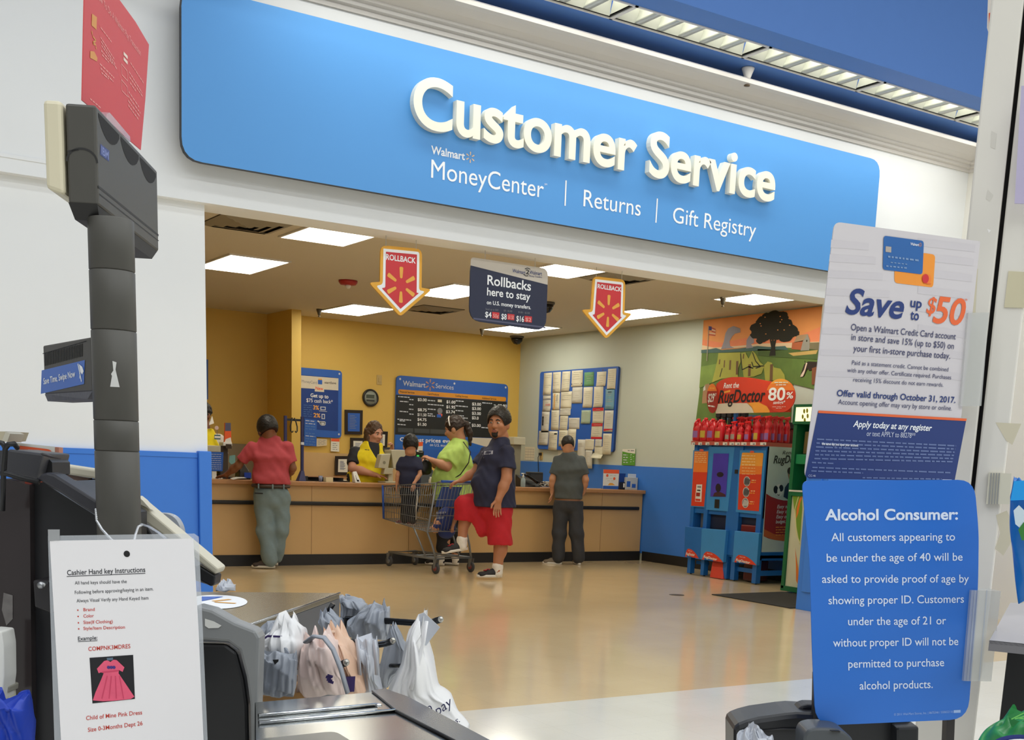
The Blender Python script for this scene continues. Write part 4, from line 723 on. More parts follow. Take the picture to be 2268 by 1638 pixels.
f.poly(('printed_panel', 1), [E1(240, 1128), E1(435, 1128), E1(420, 1420), E1(222, 1415)], k_or, 1); f.poly(('printed_panel', 1), [E1(222, 1415), E1(420, 1420), E2(375, 385), E2(195, 374)], k_rd, 1)
for k in range(6): f.greek(('printed_panel', 1), E1(245, 1150+k*26), E1(410, 1156+k*26), 1.6, M('kiosk_pale', (240, 200, 140), .5), 2, (4, 9), 1.5, k)
f.poly(('printed_panel', 1), [E2(270, 78), E2(350, 78), E2(338, 320), E2(250, 314)], plastic_white, 2); f.rect(('printed_panel', 1), E2(285, 100), E2(335, 125), print_grey, 3); f.rect(('printed_panel', 1), E2(268, 190), E2(318, 245), k_dr, 3); f.rect(('printed_panel', 1), E2(258, 275), E2(325, 312), k_rd, 3); f.rect(('printed_panel', 1), E2(280, 150), E2(325, 170), print_black, 3)
f.poly('printed_panel', rounded([f.at(E1(905, 1145)), f.at(E1(1205, 1150)), f.at(E1(1180, 1430)), f.at(E1(868, 1425))], [.02, .02, 0, 0]), k_am, 1); f.poly('printed_panel', [E1(868, 1425), E1(1180, 1430), E2(1140, 452), E2(845, 428)], k_rd, 1); f.poly('printed_panel', [E1(880, 1330), E1(1188, 1335), E1(1178, 1450), E1(866, 1445)], k_or, 2)
for k in range(7): f.greek('printed_panel', E1(905, 1195+k*42), E1(1090, 1200+k*42), 2.4 if k < 4 else 1.4, M('kiosk_pale'), 3, (4, 9), 1.5, k)
for k, y in enumerate((35, 185, 335)):
    f.poly('printed_panel', ellpx(975-k*11, y, 46, 70, 24, E2), plastic_white, 3); f.poly('printed_panel', ellpx(975-k*11, y, 41, 64, 24, E2), print_grey, 4)
    for q in range(4): f.line('printed_panel', [E2(945-k*11+q*18, y+40), E2(965-k*11+q*18, y-45+q*6)], .012, print_black if k < 2 else plastic_white, 5)
    f.greek('printed_panel', E2(1040-k*12, y-10), E2(1100-k*12, y-8), 2, M('kiosk_pale'), 3, (4, 7), 1.5, k); f.greek('printed_panel', E2(1030-k*12, y+18), E2(1095-k*12, y+20), 2, k_am, 3, (4, 7), 1.5, k)
for a in (E1(345, 1112), E1(1050, 1135), E2(255, 695), E2(497, 732), E2(958, 768)): f.poly(('maker_badge', a), ellpx(a[0], a[1], 5, 2.4, 14), M('badge_red', (226, 96, 70), .5), 6)
f.poly('video_screen', [E1(508, 1158), E1(722, 1160), E2(680, 252), E2(462, 245)], M('video_violet', (62, 50, 140), .3, emit=.25, var=.3, scale=3), 2); f.poly('video_screen', [E2(500, 245), E2(520, 195), E2(560, 180), E2(610, 185), E2(670, 215), E2(678, 248)], M('video_brown', (70, 40, 50), .4), 3); f.poly('video_screen', ellpx(575, 125, 38, 60, 20, E2), M('video_dark', (34, 26, 40), .4), 3.5); f.poly('video_screen', ellpx(602, 1452, 48, 36, 20, E1), M('video_dark'), 3)
f.poly('card_slot', [E2(527, 284), E2(592, 288), E2(586, 412), E2(520, 406)], black, 3); f.rect('lock', E1(806, 1382), E1(848, 1440), black, 3)
# bins in front of the bays
for lab, pts, arc in (('left', [(108, 664), (342, 682), (316, 1112), (94, 1082)], ((110, 300), 975, 1085)), ('centre', [(340, 690), (682, 716), (640, 1166), (320, 1122)], ((345, 640), 1015, 1150)), ('right', [(800, 724), (1142, 756), (1106, 1206), (768, 1160)], ((795, 1105), 1060, 1195))):
    q = [onX(E2(*p), XK-.05) for p in pts]; MB().prism(q, V(.05, 0, 0)).build('bin_front', kb2 if lab != 'left' else kb, t, .004); g = Face(t, (XK-.051, 0, 0), side_n)
    (xa, xb), ya, yb = arc; n = 10; base = lambda x: pts[3][1]+(pts[2][1]-pts[3][1])*(x-pts[3][0])/(pts[2][0]-pts[3][0])-2
    g.poly('maker_logo', [E2(xa, base(xa))]+[E2(xa+(xb-xa)*(k/n), ya+(base(xb)-ya)*max(0, (k/n-.25)/.75)**2+(base(xa)-ya)*max(0, 1-k/n*5)**2) for k in range(n+1)]+[E2(xb, base(xb))], k_rd, 1)
    m0 = xa+(xb-xa)*.08; g.text('maker_logo', 'RugDoctor', E2(m0, ya+82), E2(xa+(xb-xa)*.72, ya+112+(14 if lab != 'left' else -10)), 5.5, plastic_white, 3, .03, .2); g.text('maker_logo', 'Rent the', E2(xa+(xb-xa)*.25, ya+32), E2(xa+(xb-xa)*.5, ya+44), 2.6, plastic_white, 2, 0, .2)
    g.poly('maker_logo', [E2(m0+10, base(m0+10)), E2(m0+10, ya+85), E2(xa+(xb-xa)*.5, ya+115), E2(xa+(xb-xa)*.56, base(xa+(xb-xa)*.56))], kb, 2)
q = [onX(E2(*p), XK+.03) for p in ((490, 1150), (642, 1160))]+[onX(E2(*p), XK-.02) for p in ((632, 1402), (450, 1372))]; q[2][2] = q[3][2] = .004; tr = thing('floor_cleaner', 'red carpet cleaner base showing under the middle bay of the blue kiosk', 'carpet cleaner', q[2]); MB().prism(q, V(.06, 0, 0)).build('base', M('cleaner_red', (214, 70, 54), .4), tr, .008)
tr = thing('floor_cleaner', 'dark red carpet cleaner inside the right bay of the blue kiosk', 'carpet cleaner', (XK+.05, Y0+.3, .34)); MB().box((XK+.02, Y0+.1, .35), (XK+.05, Ys[3]-.06, float(kz(E2(960, 640))[2]))).build('body', M('cleaner_dark_red', (110, 26, 26), .4), tr, .02); MB().box((XK+.07, Y0+.12, .02), (XK+.3, Ys[3]-.1, .27)).build('lower_body', M('cleaner_maroon', (70, 20, 20), .4), tr, .02)
# side panel
g = Face(t, (0, Y0-.004, 0), wall_n); MB().box((XK+.045, Y0-.004, .38), (10.41, Y0, zt+.0)).build('side_panel', k_gr, t)
g.text('side_print', 'Rent the', E1(1465, 1172), E1(1720, 1168), 8.4, print_black, 3, 0, .25); g.text('side_print', 'RugDoctor', E1(1338, 1295), E1(1800, 1285), 17, print_black, 3, .02, .22)
sw = [E2(1240, 205), E2(1310, 250), E2(1400, 282), E2(1480, 300), E2(1570, 305), E2(1640, 296), E2(1620, 820), E2(1560, 860), E2(1480, 868), E2(1350, 850), E2(1270, 830), E2(1205, 800)]; g.poly('side_print', sw, k_dr, 1); g.poly('side_print', [E2(1212, 700), E2(1350, 770), E2(1480, 790), E2(1620, 770), E2(1620, 820), E2(1560, 860), E2(1480, 868), E2(1350, 850), E2(1205, 800)], M('kiosk_rust', (200, 100, 44), .5), 2)
for k, (s_, w_) in enumerate((('Easy to move', 300), ('Easy to use', 260), ('Easy on your', 290), ('budget.', 135))): g.text('side_print', s_, E2(1390-k*6, 410+k*70), E2(1390-k*6+w_, 404+k*70), 7.5, plastic_white, 3, .01, .2)
for k in range(4): g.greek('side_print', E2(1372, 680+k*36), E2(1540, 676+k*36), 1.6, k_am, 3, (3, 8), 1.5, k)
g.poly('side_picture', ellpx(1420, 160, 58, 85, 24, E2), plastic_white, 2); g.poly('side_picture', ellpx(1372, 150, 32, 55, 16, E2), print_black, 3); g.poly('side_picture', ellpx(1448, 130, 30, 48, 16, E2), print_black, 3); g.poly('side_picture', ellpx(1412, 215, 16, 20, 12, E2), print_black, 3); g.poly('side_picture', ellpx(1412, 175, 20, 50, 12, E2), plastic_white, 3.5)
g.poly('side_picture', [E2(1480, 250), E2(1500, 120), E2(1545, 55), E2(1620, 60), E2(1640, 295), E2(1570, 300)], M('jacket_navy', (30, 50, 74), .6), 2); g.poly('side_picture', ellpx(1585, 1450, 40, 90, 20, E1), M('face_print', (170, 128, 104), .6), 3); g.poly('side_picture', ellpx(1568, 1400, 34, 50, 16, E1), M('hair_print', (50, 36, 28), .6), 3.5)
# header board on a post
XH = XK+.06; q = [E1(538, 600), E1(536, 560), E1(545, 190), E1(590, 150), E1(640, 124), E1(700, 104), E1(770, 92), E1(900, 92), E1(1000, 100), E1(1120, 118), E1(1330, 160), E1(1575, 180), E1(1570, 580)]
f = sheet('header_sign', 'wide red curved header board above the red bottles of the kiosk', 'sign', q, (XH, 0, 0), side_n, k_rd, .02)
f.poly('print', [E1(538, 600), E1(536, 560), E1(540, 470), E1(700, 455), E1(980, 455), E1(1040, 510), E1(1070, 590)], M('poster_cream'), 1); f.poly('print', [E1(975, 455), E1(1130, 440), E1(1250, 500), E1(1290, 560), E1(1290, 586), E1(1075, 590), E1(1040, 520)], k_am, 1); f.poly('print', [E1(640, 300), E1(740, 270), E1(740, 300), E1(640, 320)], k_am, 1)
f.text('print', 'Rent the', E1(648, 248), E1(862, 238), 11.5, print_white, 3, .015, .2); f.text('print', 'RugDoctor', E1(572, 452), E1(1225, 430), 27, print_black, 3, .02, .2)
g = sheet('price_disc', 'round orange and red disc on the header board reading 80% savings', 'sign', ellpx(1443, 350, 203, 234, 40, E1), (XH-.012, 0, 0), side_n, k_rd, .008); g.poly('print', [p for p in ellpx(1443, 350, 203, 234, 40, E1) if p[1] < E1(0, 300)[1]], k_or, 1); g.poly('print', [p for p in ellpx(1443, 350, 203, 234, 40, E1) if p[1] < E1(0, 200)[1]], k_am, 2)
g.text('print', '80', E1(1268, 415), E1(1505, 412), 27, print_white, 3, .02); g.text('print', '%', E1(1522, 392), E1(1618, 388), 14, print_white, 3, .02); g.text('print', 'savings*', E1(1340, 468), E1(1508, 464), 7, print_white, 3, .015, .2)
for k, (a, b) in enumerate(((1360, 1545), (1380, 1520), (1330, 1515), (1380, 1460))): g.greek('print', E1(a, (175, 208, 510, 530)[k]), E1(b, (173, 206, 508, 528)[k]), 2 if k < 2 else .9, plastic_white, 3, (4, 9), 1.5, k)
g = sheet('price_disc', 'narrow red oval price disc reading $29 at the left end of the header board', 'sign', ellpx(488, 390, 76, 206, 36, E1), (XH-.012, 0, 0), side_n, k_dr, .008); g.poly('print', [p for p in ellpx(488, 390, 76, 206, 36, E1) if p[1] < E1(0, 290)[1]], k_or, 1); g.text('print', '$29', E1(428, 440), E1(512, 435), 18, plastic_white, 2, .02); g.text('print', '97', E1(514, 360), E1(546, 356), 6, plastic_white, 2, .01); g.greek('print', E1(455, 255), E1(530, 258), 3, k_am, 2, (4, 6), 1, 1); g.greek('print', E1(432, 500), E1(525, 515), 3, plastic_white, 2, (4, 6), 1, 2)
f = sheet('header_wing', 'cut out of a light brown dog at the left end of the header board', 'sign', [E1(345, 460), E1(350, 380), E1(362, 250), E1(390, 195), E1(440, 185), E1(460, 230), E1(470, 450)], (XH-.006, 0, 0), side_n, M('dog_tan', (190, 150, 112), .6), .004); f.poly('print', [E1(362, 290), E1(365, 240), E1(390, 205), E1(395, 270)], plastic_white, 1)
c0 = onX(E1(800, 590), XH+.02); tt = t; MB().box((XH+.024, c0[1]-.02, zs), (XH+.064, c0[1]+.02, c0[2]+.3)).build('header_post', kb, t)
# bottles on the top shelf
bot = M('bottle_red', (204, 34, 44), .3, spec=.6); capm = M('cap_red', (224, 40, 44), .3); lab_c = {'violet': M('label_violet', (150, 104, 170), .5), 'yellow': M('label_yellow', (196, 170, 60), .5), 'grey': M('label_grey', (160, 150, 140), .5)}
def jug(c, lab, col, h=.27):
    t = thing('cleaner_jug', lab, 'bottle', c, 'red cleaner jugs on the kiosk'); c = np.asarray(c); mb = MB(); w_, d = .055, .075; P = []
    for z, sx, sy in ((0, .9, .95), (.01, 1, 1), (.55*h, 1, 1), (.72*h, .9, .9), (.84*h, .5, .6), (.9*h, .36, .36)): P.append([c+V(d*.5*sx*math.cos(a)*1.6, w_*sy*math.sin(a)*1.25, z) for a in np.linspace(0, 2*PI, 20, endpoint=False)])
    mb.grid(P, None, True, True); mb.build('body', bot, t); MB().lathe([(.022, .88*h), (.022, .99*h), (.012, h), (0, h)], c).build('cap', capm, t)
    MB().tube([c+V(-.05, 0, .62*h), c+V(-.07, -.012, .76*h), c+V(-.05, -.02, .9*h), c+V(-.01, -.01, .9*h)], .012, 8).build('handle', bot, t)
    MB().grid([[c+V(-.0605*math.cos(a), .0705*math.sin(a), z) for a in np.linspace(-.7, .7, 7)] for z in (.04, .04+.3*h)]).build('label', lab_c[col], t); return t
def spray(c, lab, col, h=.3):
    t = thing('spray_bottle', lab, 'bottle', c, 'red spray bottles on the kiosk'); c = np.asarray(c); r = .04
    MB().lathe([(r*.9, 0), (r, .008), (r, .42*h), (r*.8, .5*h), (r*.95, .56*h), (r*.7, .7*h), (.014, .8*h), (.014, .84*h)], c, seg=18).build('body', bot, t)
    MB().lathe([(.018, .82*h), (.018, .87*h)], c, seg=12).hexa([c+V(-.05, -.012, .88*h), c+V(.03, -.014, .87*h), c+V(.03, .014, .87*h), c+V(-.05, .012, .88*h), c+V(-.05, -.01, .95*h), c+V(.03, -.014, h), c+V(.03, .014, h), c+V(-.05, .01, .95*h)]).build('trigger_head', capm, t, .004); MB().tube([c+V(-.02, 0, .88*h), c+V(-.035, 0, .8*h), c+V(-.03, 0, .74*h)], .006, 6).build('trigger', capm, t)
    MB().grid([[c+V(-(r+.001)*math.cos(a), (r+.001)*math.sin(a), z) for a in np.linspace(-.9, .9, 7)] for z in (.025, .025+.25*h)]).build('label', lab_c[col], t); return t
yb = lambda px: float(kz(E1(px, 970), XK+.05)[1])
jug((XK+.05, yb(283), zs), 'red jug with a violet label at the far left of the kiosk shelf', 'violet'); jug((XK+.05, yb(385), zs), 'red jug with a yellow label second from the left on the kiosk shelf', 'yellow', .28); jug((XK+.05, yb(484), zs), 'red jug with a violet label third from the left on the kiosk shelf', 'violet'); j0 = jug((XK+.05, yb(592), zs), 'red jug with a yellow label fourth from the left on the kiosk shelf', 'yellow', .26)
for k in (0, 1, 2): dup(j0, (XK+.2, yb(283+k*108), zs), 'red jug in the back row on the left half of the kiosk shelf')
def fr(px, w_, lab, col, h): return spray((XK+.045, yb(px), zs), lab, col, h)
s_a = fr(712, 0, 'red spray bottle with a grey label right of the red jugs', 'grey', .2); fr(790, 0, 'red spray bottle with a narrow grey label, second right of the red jugs', 'grey', .24); s_b = fr(885, 0, 'short red spray bottle with a yellow label in the middle of the kiosk shelf', 'yellow', .22); fr(985, 0, 'red spray bottle with a violet label left of the two tallest columns', 'violet', .24); fr(1112, 0, 'red spray bottle with a yellow label near the right end of the kiosk shelf', 'yellow', .3); s_c = fr(1262, 0, 'red spray bottle with a violet label at the right end of the kiosk shelf', 'violet', .3)
for px in (712, 770, 900): dup(s_c, (XK+.15, yb(px), zs), 'tall red spray bottle behind the short ones in the middle of the kiosk shelf'); dup(s_c, (XK+.25, yb(px), zs), 'tall red spray bottle behind the short ones in the middle of the kiosk shelf')
for px in (1000, 1112, 1262):
    for k in (1, 2, 3): dup(s_c, (XK+.045+.1*k, yb(px), zs), 'tall red spray bottle in the rear rows at the right of the kiosk shelf')
dk = M('brush_black', (26, 26, 28), .5)
for k, px in enumerate((580, 660, 740, 860, 940)):
    c = V(XK+.42, float(kz(E1(px, 700), XK+.42)[1]), zs); t2 = thing('brush_tool', 'black brush attachment standing behind the red bottles', 'brush', c, 'black brush attachments behind the red bottles'); MB().box(c+V(-.02, -.025, 0), c+V(.02, .025, .3)).build('body', dk, t2, .006); MB().box(c+V(-.025, -.04, .3), c+V(.025, .04, .36)).build('head', dk, t2, .008)
t2 = thing('storage_box', 'dark box behind the red bottles at the right end of the kiosk shelf', 'box', (XK+.5, Y0+.15, zs)); MB().box((XK+.46, Y0+.02, zs), (10.42, Y0+.28, zs+.17)).build('carton', M('box_maroon', (86, 34, 34), .5), t2); MB().box((XK+.45, Y0+.015, zs+.17), (10.42, Y0+.285, zs+.24)).build('lid', dk, t2)

# ------------------------------------------------------------------ coin counting machine
XC = 9.52; cgr = M('coin_green', (16, 108, 66), .4); cgd = M('coin_dark_green', (10, 50, 36), .5); ccr = M('coin_cream', (214, 214, 186), .45)
cx = lambda p, x=XC: onX(p, x); ya, yb_ = 9.5, 8.4; za = float(cx(E3(740, 240))[2]); zl_ = float(cx(E3(725, 540))[2]); zr = float(cx(E3(760, 990))[2]); zsb = float(cx(E3(730, 1142))[2]); zw = float(cx(E3(640, 1548))[2])
t = thing('coin_machine', 'green coin counting machine with a lit cream sign beside the kiosk', 'coin machine', (10, 8.95, 0))
MB().box((XC+.25, yb_, 0), (10.42, ya, za)).build('cabinet', cgr, t); MB().box((XC, ya-.05, .04), (XC+.3, ya, zl_)).build('side_frame', cgr, t, .006)
MB().box((XC, yb_, zw-.05), (XC+.3, ya-.05, zw-.005)).box((XC, yb_, .02), (XC+.3, ya, .075)).build('cross_frame', cgr, t)
MB().box((XC+.02, yb_, .075), (XC+.28, ya-.05, zw-.05)).build('lower_door', ccr, t); MB().box((XC-.01, yb_, zw-.005), (XC+.3, ya-.02, zw+.012)).build('white_ledge', plastic_white, t)
MB().box((XC+.02, yb_, zsb), (XC+.26, ya-.05, zr)).build('tray_front', M('coin_bright_green', (20, 140, 88), .4), t, .01); MB().box((XC+.2, yb_, zw), (XC+.26, ya-.05, zl_)).build('recess_back', cgd, t)
MB().box((XC-.02, yb_, zl_), (XC+.25, ya+.0, zl_+.03)).box((XC-.02, yb_, za-.03), (XC+.25, ya, za)).box((XC-.02, ya-.03, zl_+.03), (XC+.25, ya, za-.03)).build('sign_frame', cgr, t)
MB().box((XC-.012, yb_, zl_+.03), (XC+.24, ya-.03, za-.03)).build('lit_sign', M('lit_cream', (255, 250, 200), .4, emit=1.1, var=.01), t)
f = Face(t, (XC-.013, 0, 0), side_n)
for x, y in ((828, 342), (872, 335), (805, 425), (880, 415), (836, 478)): f.poly('sign_print', ellpx(x, y, 16, 36, 16, E3), M('leaf_green', (150, 150, 20), .5), 1)
f.text('sign_print', 'Coinstar', E3(940, 448), E3(1400, 420), 11, M('sign_olive', (60, 60, 30), .5), 1, .01)
f = Face(t, (XC+.195, 0, 0), side_n); MB().prism([cx(p, XC+.1) for p in (E3(840, 650), E3(1000, 646), E3(1000, 990), E3(805, 985))], V(.1, 0, 0)).build('screen_bezel', M('coin_screen', (130, 112, 70), .4), t, .006); f.disc('button', E3(752, 1485), .02, print_red, 4); f.disc('button', E3(800, 1482), .018, M('pin_brown'), 4)
f = Face(t, (XC+.019, 0, 0), side_n)
f.poly('door_print', [E2(1610, 215), E2(1740, 200), E2(1745, 400), E2(1710, 920), E2(1670, 700), E2(1630, 420)], M('swirl_green', (120, 160, 50), .5), 1); f.poly('door_print', [E2(1740, 215), E2(1700, 300), E2(1668, 420), E2(1660, 560), E2(1690, 480), E2(1720, 330), E2(1745, 260)], k_or, 2); f.poly('door_print', [E2(1690, 240), E2(1700, 250), E2(1650, 420), E2(1672, 760), E2(1720, 900), E2(1720, 920), E2(1660, 780), E2(1636, 430)], M('swirl_pale', (224, 220, 160), .5), 2); f.poly('door_print', [E2(1648, 960), E2(1662, 1080), E2(1690, 1260), E2(1690, 1480), E2(1660, 1420), E2(1658, 1200)], k_or, 2)
# mat and floor drain
t = thing('floor_mat', 'black rubber floor mat in front of the coin machine', 'mat', (9, 8.9, 0)); y_a = float(onZ((1575, 1317))[1]); MB().box((8.475, 8.3, .001), (9.5, y_a, .009)).build('mat', M('mat_black', (36, 34, 32), .9, var=.2, scale=80), t)
c = onZ((1499, 1317)); t = thing('floor_drain', 'small dark round drain cover in the beige floor', 'drain', c); MB().lathe([(0, .003), (.075, .003), (.08, .0005)], c).build('cover', M('drain_brown', (60, 46, 36), .5), t)
# ================================================================== people: one smooth surface per body, clothes over it
def _blk(D, org, vx, fn, lo, hi, k):
    i0 = np.maximum(0, np.floor((lo-org)/vx).astype(int)); i1 = np.minimum(np.array(D.shape), np.ceil((hi-org)/vx).astype(int)+1)
    if (i1 <= i0).any(): return
    sl = tuple(slice(a, b) for a, b in zip(i0, i1))
    g = np.stack(np.meshgrid(*[org[q]+vx*np.arange(i0[q], i1[q]) for q in range(3)], indexing='ij'), -1)
    d = fn(g); a = D[sl]; h = np.maximum(k-np.abs(a-d), 0)/k
    D[sl] = np.minimum(a, d)-h*h*k*.25
def cone(a, b, ra, rb=None):
    a, b = np.asarray(a, float), np.asarray(b, float); rb = ra if rb is None else rb; ab = b-a; L = max(ab@ab, 1e-9); R = max(ra, rb)
    def fn(g):
        t = np.clip(((g-a)@ab)/L, 0, 1); return np.linalg.norm(g-a-t[..., None]*ab, axis=-1)-(ra+(rb-ra)*t)
    return fn, np.minimum(a, b)-R, np.maximum(a, b)+R
def fcone(a, b, ra, rb):      # sleeve: the far end is cut flat
    a, b = np.asarray(a, float), np.asarray(b, float); d = nrm(b-a); f0, lo, hi = cone(a, b+d*.08, ra, rb)
    return (lambda g: np.maximum(f0(g), (g-b)@d)), lo, hi
def tcone(a, b, wa, wb, right, cap=.8):      # elliptical section: (half width along right, half depth)
    a, b = np.asarray(a, float), np.asarray(b, float); ax = nrm(b-a); r = np.asarray(right, float); r = nrm(r-ax*(r@ax)); f = np.cross(ax, r); L = np.linalg.norm(b-a); R = max(*wa, *wb)
    def fn(g):
        q = g-a; z = q@ax; t = np.clip(z/L, 0, 1); w_ = wa[0]+(wb[0]-wa[0])*t; d_ = wa[1]+(wb[1]-wa[1])*t; m = np.minimum(w_, d_); x, y, zz = (q@r)/w_, (q@f)/d_, (z-t*L)/(m*cap)
        return (np.sqrt(x*x+y*y+zz*zz)-1)*m
    return fn, np.minimum(a, b)-R, np.maximum(a, b)+R
def ells(c, r, ax=None):
    c = np.asarray(c, float); r = np.asarray(r, float); A = np.eye(3) if ax is None else np.array(ax); R = r.max()
    def fn(g):
        q = (g-c)@A.T; k0 = np.linalg.norm(q/r, axis=-1); k1 = np.linalg.norm(q/(r*r), axis=-1)+1e-9; return k0*(k0-1)/k1
    return fn, c-R, c+R
def nets(D, org, vx):
    ins = D < 0; nx, ny, nz = D.shape; cnt = np.zeros((nx-1, ny-1, nz-1), np.int32); acc = np.zeros((nx-1, ny-1, nz-1, 3)); c = [(i, j, k) for i in (0, 1) for j in (0, 1) for k in (0, 1)]
    def S(A, o): return A[o[0]:nx-1+o[0], o[1]:ny-1+o[1], o[2]:nz-1+o[2]]
    for a in c:
        for b in c:
            if sum(abs(x-y) for x, y in zip(a, b)) == 1 and a < b:
                m = S(ins, a) != S(ins, b)
                da, db = S(D, a)[m], S(D, b)[m]; t = da/(da-db+1e-12); cnt[m] += 1
                acc[m] += np.array(a)+t[:, None]*(np.array(b)-np.array(a))
    use = cnt > 0; idx = -np.ones(cnt.shape, np.int64); idx[use] = np.arange(use.sum()); ijk = np.argwhere(use)
    P = org+vx*(ijk+acc[use]/cnt[use][:, None]); F = []
    for ax in range(3):
        s0 = [slice(1, -1)]*3; s0[ax] = slice(0, -1); s1 = [slice(1, -1)]*3; s1[ax] = slice(1, None)
        A, B = ins[tuple(s0)], ins[tuple(s1)]; o, p = [q for q in range(3) if q != ax]
        for flip, m in ((False, A & ~B), (True, ~A & B)):
            e = np.argwhere(m); e[:, o] += 1; e[:, p] += 1
            def C(do, dp): q = e.copy(); q[:, o] += do; q[:, p] += dp; return idx[q[:, 0], q[:, 1], q[:, 2]]
            q = np.stack([C(-1, -1), C(0, -1), C(0, 0), C(-1, 0)], 1)
            if flip ^ (ax == 1): q = q[:, ::-1]
            F.append(q)
    F = np.concatenate(F); F = F[(F >= 0).all(1)]; return P, F
def sdf_part(name, prims, mat, parent, vx=.009, k=.03, cuts=(), noise=0, nf=14, minus=(), label=None):
    lo = np.min([p[1] for p in prims], 0)-.04; hi = np.max([p[2] for p in prims], 0)+.04; sh = np.ceil((hi-lo)/vx).astype(int)+1
    D = np.full(tuple(sh), .2)
    for p in prims: _blk(D, lo, vx, p[0], p[1]-.05, p[2]+.05, p[3] if len(p) > 3 else k)
    if noise or cuts or minus:
        g = np.stack(np.meshgrid(*[lo[q]+vx*np.arange(sh[q]) for q in range(3)], indexing='ij'), -1)
        if noise:
            x, y, z = g[..., 0]*nf, g[..., 1]*nf, g[..., 2]*nf; D = D+noise*(np.sin(1.7*x+2*np.sin(.9*z+y))+np.sin(2.1*z+1.5*np.sin(1.3*x-y))+.6*np.sin(4*x+3*z+2*np.sin(2*y)))/2
        for pt, n in cuts: D = np.maximum(D, (g-np.asarray(pt))@nrm(n))
        for fn, a, b in minus: D = np.maximum(D, -fn(g))
    P, F = nets(D, lo, vx); off = parent_loc(parent); me = bpy.data.meshes.new(name)
    me.vertices.add(len(P)); me.vertices.foreach_set('co', (P-off).astype(np.float32).ravel()); me.loops.add(F.size); me.loops.foreach_set('vertex_index', F.ravel().astype(np.int32))
    me.polygons.add(len(F)); me.polygons.foreach_set('loop_start', np.arange(0, F.size, 4, dtype=np.int32)); me.polygons.foreach_set('loop_total', np.full(len(F), 4, np.int32)); me.polygons.foreach_set('use_smooth', np.ones(len(F), bool))
    me.update(calc_edges=True); me.validate(); me.materials.append(mat); o = bpy.data.objects.new(name, me); COL.objects.link(o); o.parent = parent
    if label: o['label'] = label
    return o
def hand_prims(W, d, n, side, curl=.3, s=1.0, spread=.06):
    d = nrm(d); n = nrm(np.asarray(n)-d*(np.asarray(n)@d)); x = np.cross(d, n)*side; P = [tcone(W-d*.01*s, W+d*.082*s, (.026*s, .019*s), (.04*s, .013*s), x)]
    for k, (o, L) in enumerate(((-.03, .07), (-.0105, .08), (.0105, .075), (.031, .058))):
        p = W+d*(.086-.004*abs(k-1.3))*s+x*o*s; a = 0; dirn = nrm(d+x*(k-1.5)*spread); r = .0088*s
        for q, fr in enumerate((.45, .32, .26)):
            a += curl*(.7, 1, .8)[q]; e = p+nrm(dirn*math.cos(a)+n*math.sin(a))*L*fr*s; P.append((*cone(p, e, r, r*.9), .005*s)); p = e; r *= .9
    p = W+d*.022*s-x*.03*s; e = p+nrm(d*.7-x*.75+n*.35)*.045*s; P += [(*cone(p, e, .013*s, .011*s), .008*s), (*cone(e, e+nrm(d*.9-x*.25+n*.4)*.034*s, .0105*s, .0085*s), .005*s)]
    return P
SKIN = {}
def skin(n, c): return M('skin_'+n, c, .5, var=.04, scale=20)
